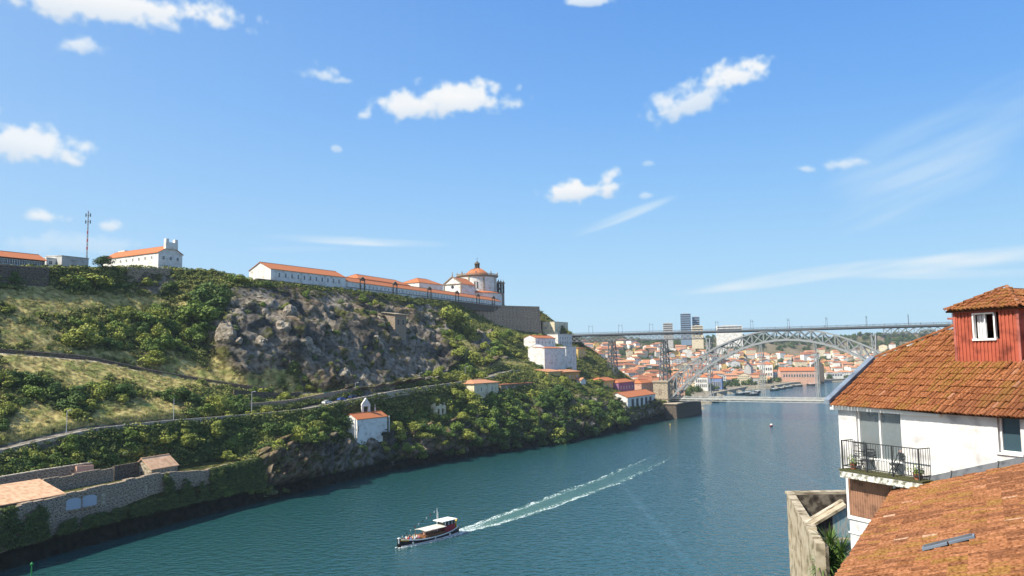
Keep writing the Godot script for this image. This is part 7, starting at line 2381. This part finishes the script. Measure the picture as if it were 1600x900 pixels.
func small_craft() -> void:
	var p: Vector3 = Vector3(163.68, 0.00, -494.65)
	var t := thing("motor_launch", "tiny red launch heading up the middle of the river", "boat", p, 1.1)
	var m := MB.new()
	_hull(m, 6.0, 2.0, 0.7, 0.3)
	part("hull", m.done(), M.boat_red, t)
	m = MB.new()
	m.box(Vector3(0.6, 1.0, 0), Vector3(1.8, 0.9, 1.3))
	part("cockpit", m.done(), M.boat_white, t)
	for q in [[Vector3(104.09, 0.00, -517.89), "yellow buoy floating off the bridge abutment", "boat_yellow"]]:
		var b := thing("mooring_buoy", q[1], "buoy", q[0])
		m = MB.new()
		m.lathe(Vector3.ZERO, [Vector2(0, -0.3), Vector2(0.4, -0.1), Vector2(0.45, 0.15), Vector2(0.2, 0.35), Vector2(0, 0.38)], 12)
		part("float", m.done(), M[q[2]], b)
		m = MB.new()
		m.tube(Vector3(0, 0.3, 0), Vector3(0, 0.75, 0), 0.04, 0.04, 6)
		part("staff", m.done(), M.dark_metal, b)
	var g: Vector3 = Vector3(-105.68, -0.00, -172.35)
	var n := thing("navigation_beacon", "small green beacon post at the water's edge in the lower left corner", "beacon", g)
	m = MB.new()
	m.tube(Vector3(0, -1.5, 0), Vector3(0, 2.2, 0), 0.16, 0.13, 8)
	part("post", m.done(), M.beacon_green, n)
	m = MB.new()
	m.lathe(Vector3(0, 2.2, 0), [Vector2(0.3, 0), Vector2(0.3, 0.35), Vector2(0.1, 0.55), Vector2(0, 0.6)], 10)
	part("lantern_cap", m.done(), M.beacon_green, n)
	# people on the upper deck of the bridge
	var b := Basis(Vector3.UP, -0.503)
	rng.seed = 55
	for k in 16:
		var s: float = 70.0 + k * 7.5 + rng.randf() * 4.0
		var shirts := ["white", "dark", "red", "blue"]
		var cc := [Color(0.7, 0.7, 0.68), Color(0.05, 0.05, 0.06), Color(0.5, 0.08, 0.06), Color(0.12, 0.2, 0.4)]
		person(Vector3(117.4, 63.15, -581.4) + b * Vector3(s, 0, rng.randf_range(1.5, 4.0)), rng.randf() * TAU, "stand", cc[k % 4], Color(0.06, 0.07, 0.12), Color(0.05, 0.035, 0.02), "person in a %s top walking on the upper deck of the bridge" % shirts[k % 4], "people on the upper bridge deck in %s" % shirts[k % 4])


# ---------------------------------------------------------------- quay ruins, road and track

func quay_side() -> void:
	var out := Vector3(-INLAND.x, 0, -INLAND.y)
	var run := []
	for k in 56: run.append(slope(-70 + k * 3.0, 3.0) + out * 0.5)
	var w := wall_run("river_wall", "high dark stone river wall under the ruins in the lower left", run, 1.4, 0.5, M.stone, null, 9.4, 0.45)
	# openings in the river wall
	var face := func(x: Vector3) -> Vector3: return x - w.position + out * 0.78
	for q in [[Vector3(-110.32, 10.93, -195.38), 2.6], [Vector3(-108.70, 10.91, -199.67), 2.6]]:
		var m := MB.new()
		m.box(Vector3(0, 1.0, 0), Vector3(q[1] * 1.5, 2.0, 0.3))
		for k in 8:
			var a0 := PI * k / 8
			var a1 := PI * (k + 1) / 8
			m.tri(Vector3(0, 2.0, 0.15), Vector3(cos(a0) * q[1] * 0.75, 2.0 + sin(a0) * 0.8, 0.15), Vector3(cos(a1) * q[1] * 0.75, 2.0 + sin(a1) * 0.8, 0.15))
		var p := part("boarded_arch", m.done(), M.board_blue, w, (q[0] as Vector3) - w.position - Vector3(0, 1.2, 0) + out * 0.3, BANK_YAW)
		m = MB.new()
		for s in [-1, 1]: m.box(Vector3(s * (q[1] * 0.75 + 0.15), 1.1, 0.05), Vector3(0.3, 2.4, 0.4))
		m.box(Vector3(0, -0.15, 0.05), Vector3(q[1] * 1.5 + 0.8, 0.3, 0.5))
		part("frame", m.done(), M.stone, p)
	for q in [Vector3(-107.45, 10.41, -204.10), Vector3(-102.88, 10.41, -217.20)]:
		var m := MB.new()
		m.box(Vector3(0, 1.0, 0), Vector3(1.2, 2.4, 0.3))
		_wedge(m, [Vector3(-0.6, 2.2, -0.15), Vector3(0.6, 2.2, -0.15), Vector3(0, 3.0, -0.15)], [Vector3(-0.6, 2.2, 0.15), Vector3(0.6, 2.2, 0.15), Vector3(0, 3.0, 0.15)])
		part("blocked_niche", m.done(), M.stone_pale, w, (q as Vector3) - w.position - Vector3(0, 1.0, 0) + out * 0.3, BANK_YAW)
	# shed with the broad pale roof
	var a: Vector3 = bank(-38, 0.0, 12.2)
	var b: Vector3 = bank(17.2, 6.6, 12.2)
	building("riverside_shed", "low riverside shed with broad pale peach roof at the left edge", "shed", a, b, 9.5, 1.5, {"roof": "shed", "rise": 2.9, "wall": "stone_dark", "tiles": "roof_peach", "foot": 4.0, "over": 0.35})
	# yard walls behind
	var at := func(s: float, t: float, y: float) -> Vector3: return bank(s, t, y)
	wall_run("yard_wall", "ruined uneven yard wall behind the riverside shed", [bank(14, 17.5, 12.2), bank(18, 17.9, 12.2), bank(22, 18.2, 12.3), bank(26, 18.6, 12.4), bank(30, 19.0, 12.5), bank(34, 19.5, 12.5), bank(38, 20.0, 12.6)], 0.7, 4.6, M.stone, null, 1.5, 0.8)
	wall_run("garden_wall", "low grey garden wall behind the yard wall under the ivy", [bank(-20, 19.5, 12.6), bank(6, 21.5, 13.0), bank(20, 23, 13.4), bank(34, 24, 13.6)], 0.8, 4.6, M.stone, M.coping)
	wall_run("inner_wall", "dark brown inner ruin wall left of the small gabled ruin", [bank(38.5, 20.5, 12.6), bank(50, 22, 12.8)], 0.8, 4.4, M.stone_dark, null)
	ruin("brick_stump", "pinkish stump of a ruined gable on the yard wall", bank(29, 22, 13), bank(34, 22.5, 13), 2.5, 5.6, "pink", 0)
	building("gabled_ruin", "small ruined house with peach gable roof behind the river wall", "ruin", bank(47.5, 16.5, 12.2), bank(57, 18.0, 12.2), 7.5, 3.0, {"rise": 2.8, "wall": "stone_pale", "tiles": "roof_peach", "over": 0.35, "rows": [["l", 1, 0.9, 0.9, 1.3]], "frame": "stone"})
	building("boundary_hut", "small grey hut with flat pale roof at the far left below the road", "hut", bank(-4, 23, 13), bank(5, 24, 13), 4.0, 5.2, {"roof": "flat", "wall": "stone", "tiles": "coping"})
	wall_run("plank_ledge", "rubble heap wall between the two ruins", [bank(20, 9.0, 12.2), bank(33, 11.5, 12.3), bank(46, 14.5, 12.3)], 0.9, 1.2, M.stone_pale, null)
	# parapet along the road
	run = []
	for k in 57: run.append(slope(-70 + k * 6.5, 5.0) + out * 0.15)
	wall_run("road_parapet", "pale stone parapet along the outer edge of the riverside road", run, 0.35, 0.4, M.coping, M.coping, 2.0)
	run = []
	for k in 26: run.append(slope(-60 + k * 7.5, 9.05))
	wall_run("track_wall", "low dark wall along the uphill side of the descending track", run, 0.5, 0.9, M.stone_dark, M.stone, 1.0)
	run = []
	for k in 12: run.append(slope(96 + k * 6.0, 6.6))
	wall_run("road_wall", "grey stone retaining wall on the uphill side of the road left of the chapel", run, 0.9, 2.4, M.stone, null, 1.5)
	run = []
	for k in 8: run.append(slope(104 + k * 4.0, 7.5))
	wall_run("field_wall", "upper field wall with dark face under the yellow grass", run, 0.8, 2.2, M.stone_dark, null, 1.5)
	# painted stretch of the road wall
	var pa := slope(140, 6.45)
	var pb := slope(156, 6.45)
	var flat := pb - pa
	var m := MB.new()
	m.box(Vector3(0, 1.3, 0), Vector3(Vector2(flat.x, flat.z).length(), 2.4, 0.25))
	single("mural_wall", m.done(), M.mural_teal, "teal painted stretch of wall beside the parked cars", "wall", (pa + pb) / 2, BANK_YAW, "", "thing")
	# cars
	car("parked_car", "small blue car parked on the road above the chapel", slope(146, 5.55), M.car_blue)
	car("parked_van", "white car parked by the mural on the riverside road", slope(137, 5.5), M.boat_white)
	car("parked_car", "dark blue car parked nearest the chapel on the road", slope(153, 5.6), M.car_dark)
	# poles
	for q in [[Vector3(-126.18, 23.64, -219.14), "lamp post on the road edge at the left", 9.0, true], [Vector3(-109.29, 26.18, -249.38), "bare pole on the road edge below the hedge", 8.0, false], [Vector3(-93.29, 25.93, -276.16), "street lamp post at the foot of the track", 9.0, true], [Vector3(-67.90, 28.32, -332.31), "slim lamp post at the bend above the chapel", 7.5, true], [Vector3(-45.08, 31.95, -370.51), "lamp post beside the road right of the chapel", 7.0, true], [Vector3(-25.06, 34.34, -404.02), "lamp post above the old cream house", 7.0, true]]:
		var p := thing("lamp_post" if q[3] else "pole", "thin grey " + String(q[1]), "lamp post" if q[3] else "pole", q[0], BANK_YAW)
		m = MB.new()
		m.tube(Vector3(0, -1, 0), Vector3(0, q[2], 0), 0.14, 0.09, 6)
		part("shaft", m.done(), M.steel, p)
		if q[3]:
			m = MB.new()
			m.beam(Vector3(0, q[2], 0), Vector3(0, q[2] + 0.2, 1.4), 0.1)
			part("arm", m.done(), M.steel, p)
			m = MB.new()
			m.box(Vector3(0, q[2] + 0.2, 1.6), Vector3(0.3, 0.16, 0.8))
			part("lamp_head", m.done(), M.steel, p)


func car(called: String, label: String, where: Vector3, paint: Material) -> void:
	var t := thing(called, label, "car", where + Vector3(0, 0.05, 0), BANK_YAW, "cars parked on the riverside road")
	var m := MB.new()
	var side := [Vector2(-2.05, 0.35), Vector2(2.05, 0.35), Vector2(2.1, 0.75), Vector2(1.9, 0.92), Vector2(1.1, 1.0), Vector2(-1.5, 1.02), Vector2(-2.08, 0.9)]
	for k in range(1, side.size() - 1):
		for z in [-0.85, 0.85]: m.tri(Vector3(side[0].x, side[0].y, z), Vector3(side[k].x, side[k].y, z), Vector3(side[k + 1].x, side[k + 1].y, z))
	for k in side.size():
		var a: Vector2 = side[k]
		var b: Vector2 = side[(k + 1) % side.size()]
		m.quad(Vector3(a.x, a.y, -0.85), Vector3(b.x, b.y, -0.85), Vector3(b.x, b.y, 0.85), Vector3(a.x, a.y, 0.85))
	part("body", m.done(), paint, t)
	m = MB.new()
	m.hexa([Vector3(-1.6, 1.0, -0.8), Vector3(1.15, 1.0, -0.8), Vector3(1.15, 1.0, 0.8), Vector3(-1.6, 1.0, 0.8), Vector3(-1.25, 1.42, -0.66), Vector3(0.45, 1.42, -0.66), Vector3(0.45, 1.42, 0.66), Vector3(-1.25, 1.42, 0.66)])
	part("window_band", m.done(), M.glass_dark, t)
	m = MB.new()
	m.box(Vector3(-0.4, 1.45, 0), Vector3(1.8, 0.06, 1.36))
	part("roof", m.done(), paint, t)
	for x in [-1.3, 1.3]:
		for z in [-0.82, 0.82]:
			m = MB.new()
			m.tube(Vector3(x, 0.32, z - 0.1), Vector3(x, 0.32, z + 0.1), 0.32, 0.32, 14)
			part("wheel", m.done(), M.dark_metal, t)
	for z in [-0.6, 0.6]:
		m = MB.new()
		m.box(Vector3(2.06, 0.68, z), Vector3(0.1, 0.16, 0.35))
		part("headlight", m.done(), M.frame_white, t)


func town_trees() -> void:
	var shapes := []
	for k in 3: shapes.append(crown_mesh(300 + k, 10, 500, 0.16, 1.0))
	var stem := stem_mesh(0.7, 0.06, 8)
	rng.seed = 23
	var n := 0
	var far := []
	for k in 7000:
		var d := rng.randf_range(680, 2500)
		var ang := rng.randf_range(0.07, 0.6)
		var x := d * ang
		var inland := shore_far(x, -d)
		var s := (x - BANK.x) * ALONG.x + (-d - BANK.y) * ALONG.y
		if inland < 14 or s < 530: continue
		var wooded := ang > 0.46 and inland > 60 and inland < 330
		var green := noise_a.get_noise_2d(x * 0.25 + 90.0, -d * 0.25)
		if not wooded and green < 0.16 and not (inland < 34 and rng.randf() < 0.35) and rng.randf() > (0.1 if inland < 420 else 0.75): continue
		var r := rng.randf_range(4.0, 8.0)
		var p := Vector3(x, town_height(x, -d) - 0.5, -d)
		if n < 110 and not wooded and d < 1250:
			var spot := "on the quay" if inland < 36 else ("low on the slope" if inland < 170 else "high on the slope")
			var by := "left of the stone pylon" if ang < 0.2 else ("behind the arch left half" if ang < 0.36 else "behind the arch right half")
			var t := thing("town_tree", "round town tree %s %s" % [spot, by], "tree", p, rng.randf() * TAU, "town trees %s %s" % [spot, by])
			part("crown", shapes[n % 3], leaf_mats[[0, 1, 4][n % 3]], t, Vector3.ZERO, 0.0, Vector3(r, r * 1.1, r))
			part("trunk", stem, M.bark, t, Vector3.ZERO, 0.0, Vector3(r, r, r))
			n += 1
		else: far.append([p, r, Color(0.07, 0.11, 0.045).lerp(Color(0.13, 0.17, 0.07), rng.randf())])
	scatter("distant_wood", "distant dark green woods on the hills behind the town", "trees", shapes[0], M.scrub_leaf, far)
	print("town trees ", n, " far ", far.size())


# things that share a label are told apart by their order from the left
func tell_apart() -> void:
	var by := {}
	for o in get_children():
		if o is Node3D and o.has_meta("category"):
			var l: String = o.get_meta("label")
			if not by.has(l): by[l] = []
			by[l].append(o)
	for l in by:
		var a: Array = by[l]
		if a.size() < 2: continue
		a.sort_custom(func(x, y): return x.position.x / -x.position.z < y.position.x / -y.position.z)
		for k in a.size():
			var n := k + 1
			var end: String = "th" if n % 100 > 10 and n % 100 < 14 else (["th", "st", "nd", "rd"][n % 10] if n % 10 < 4 else "th")
			a[k].set_meta("label", l + (", leftmost" if k == 0 else (", rightmost" if n == a.size() else ", %d%s from left" % [n, end])))


func _ready() -> void:
	rng.seed = 7
	noise_a.seed = 3; noise_a.frequency = 0.022; noise_a.fractal_octaves = 3
	noise_b.seed = 9; noise_b.frequency = 0.05; noise_b.fractal_octaves = 4
	noise_c.seed = 17; noise_c.frequency = 0.16; noise_c.fractal_octaves = 3
	noise_d.seed = 5; noise_d.frequency = 0.075; noise_d.noise_type = FastNoiseLite.TYPE_CELLULAR; noise_d.cellular_return_type = FastNoiseLite.RETURN_DISTANCE; noise_d.fractal_octaves = 2
	set_view()
	materials()
	left_bank()
	water()
	plateau()
	left_houses()
	bridge()
	far_land()
	town()
	plants()
	right_bank()
	near_houses()
	town_trees()
	boat()
	quay_side()
	small_craft()
	tell_apart()
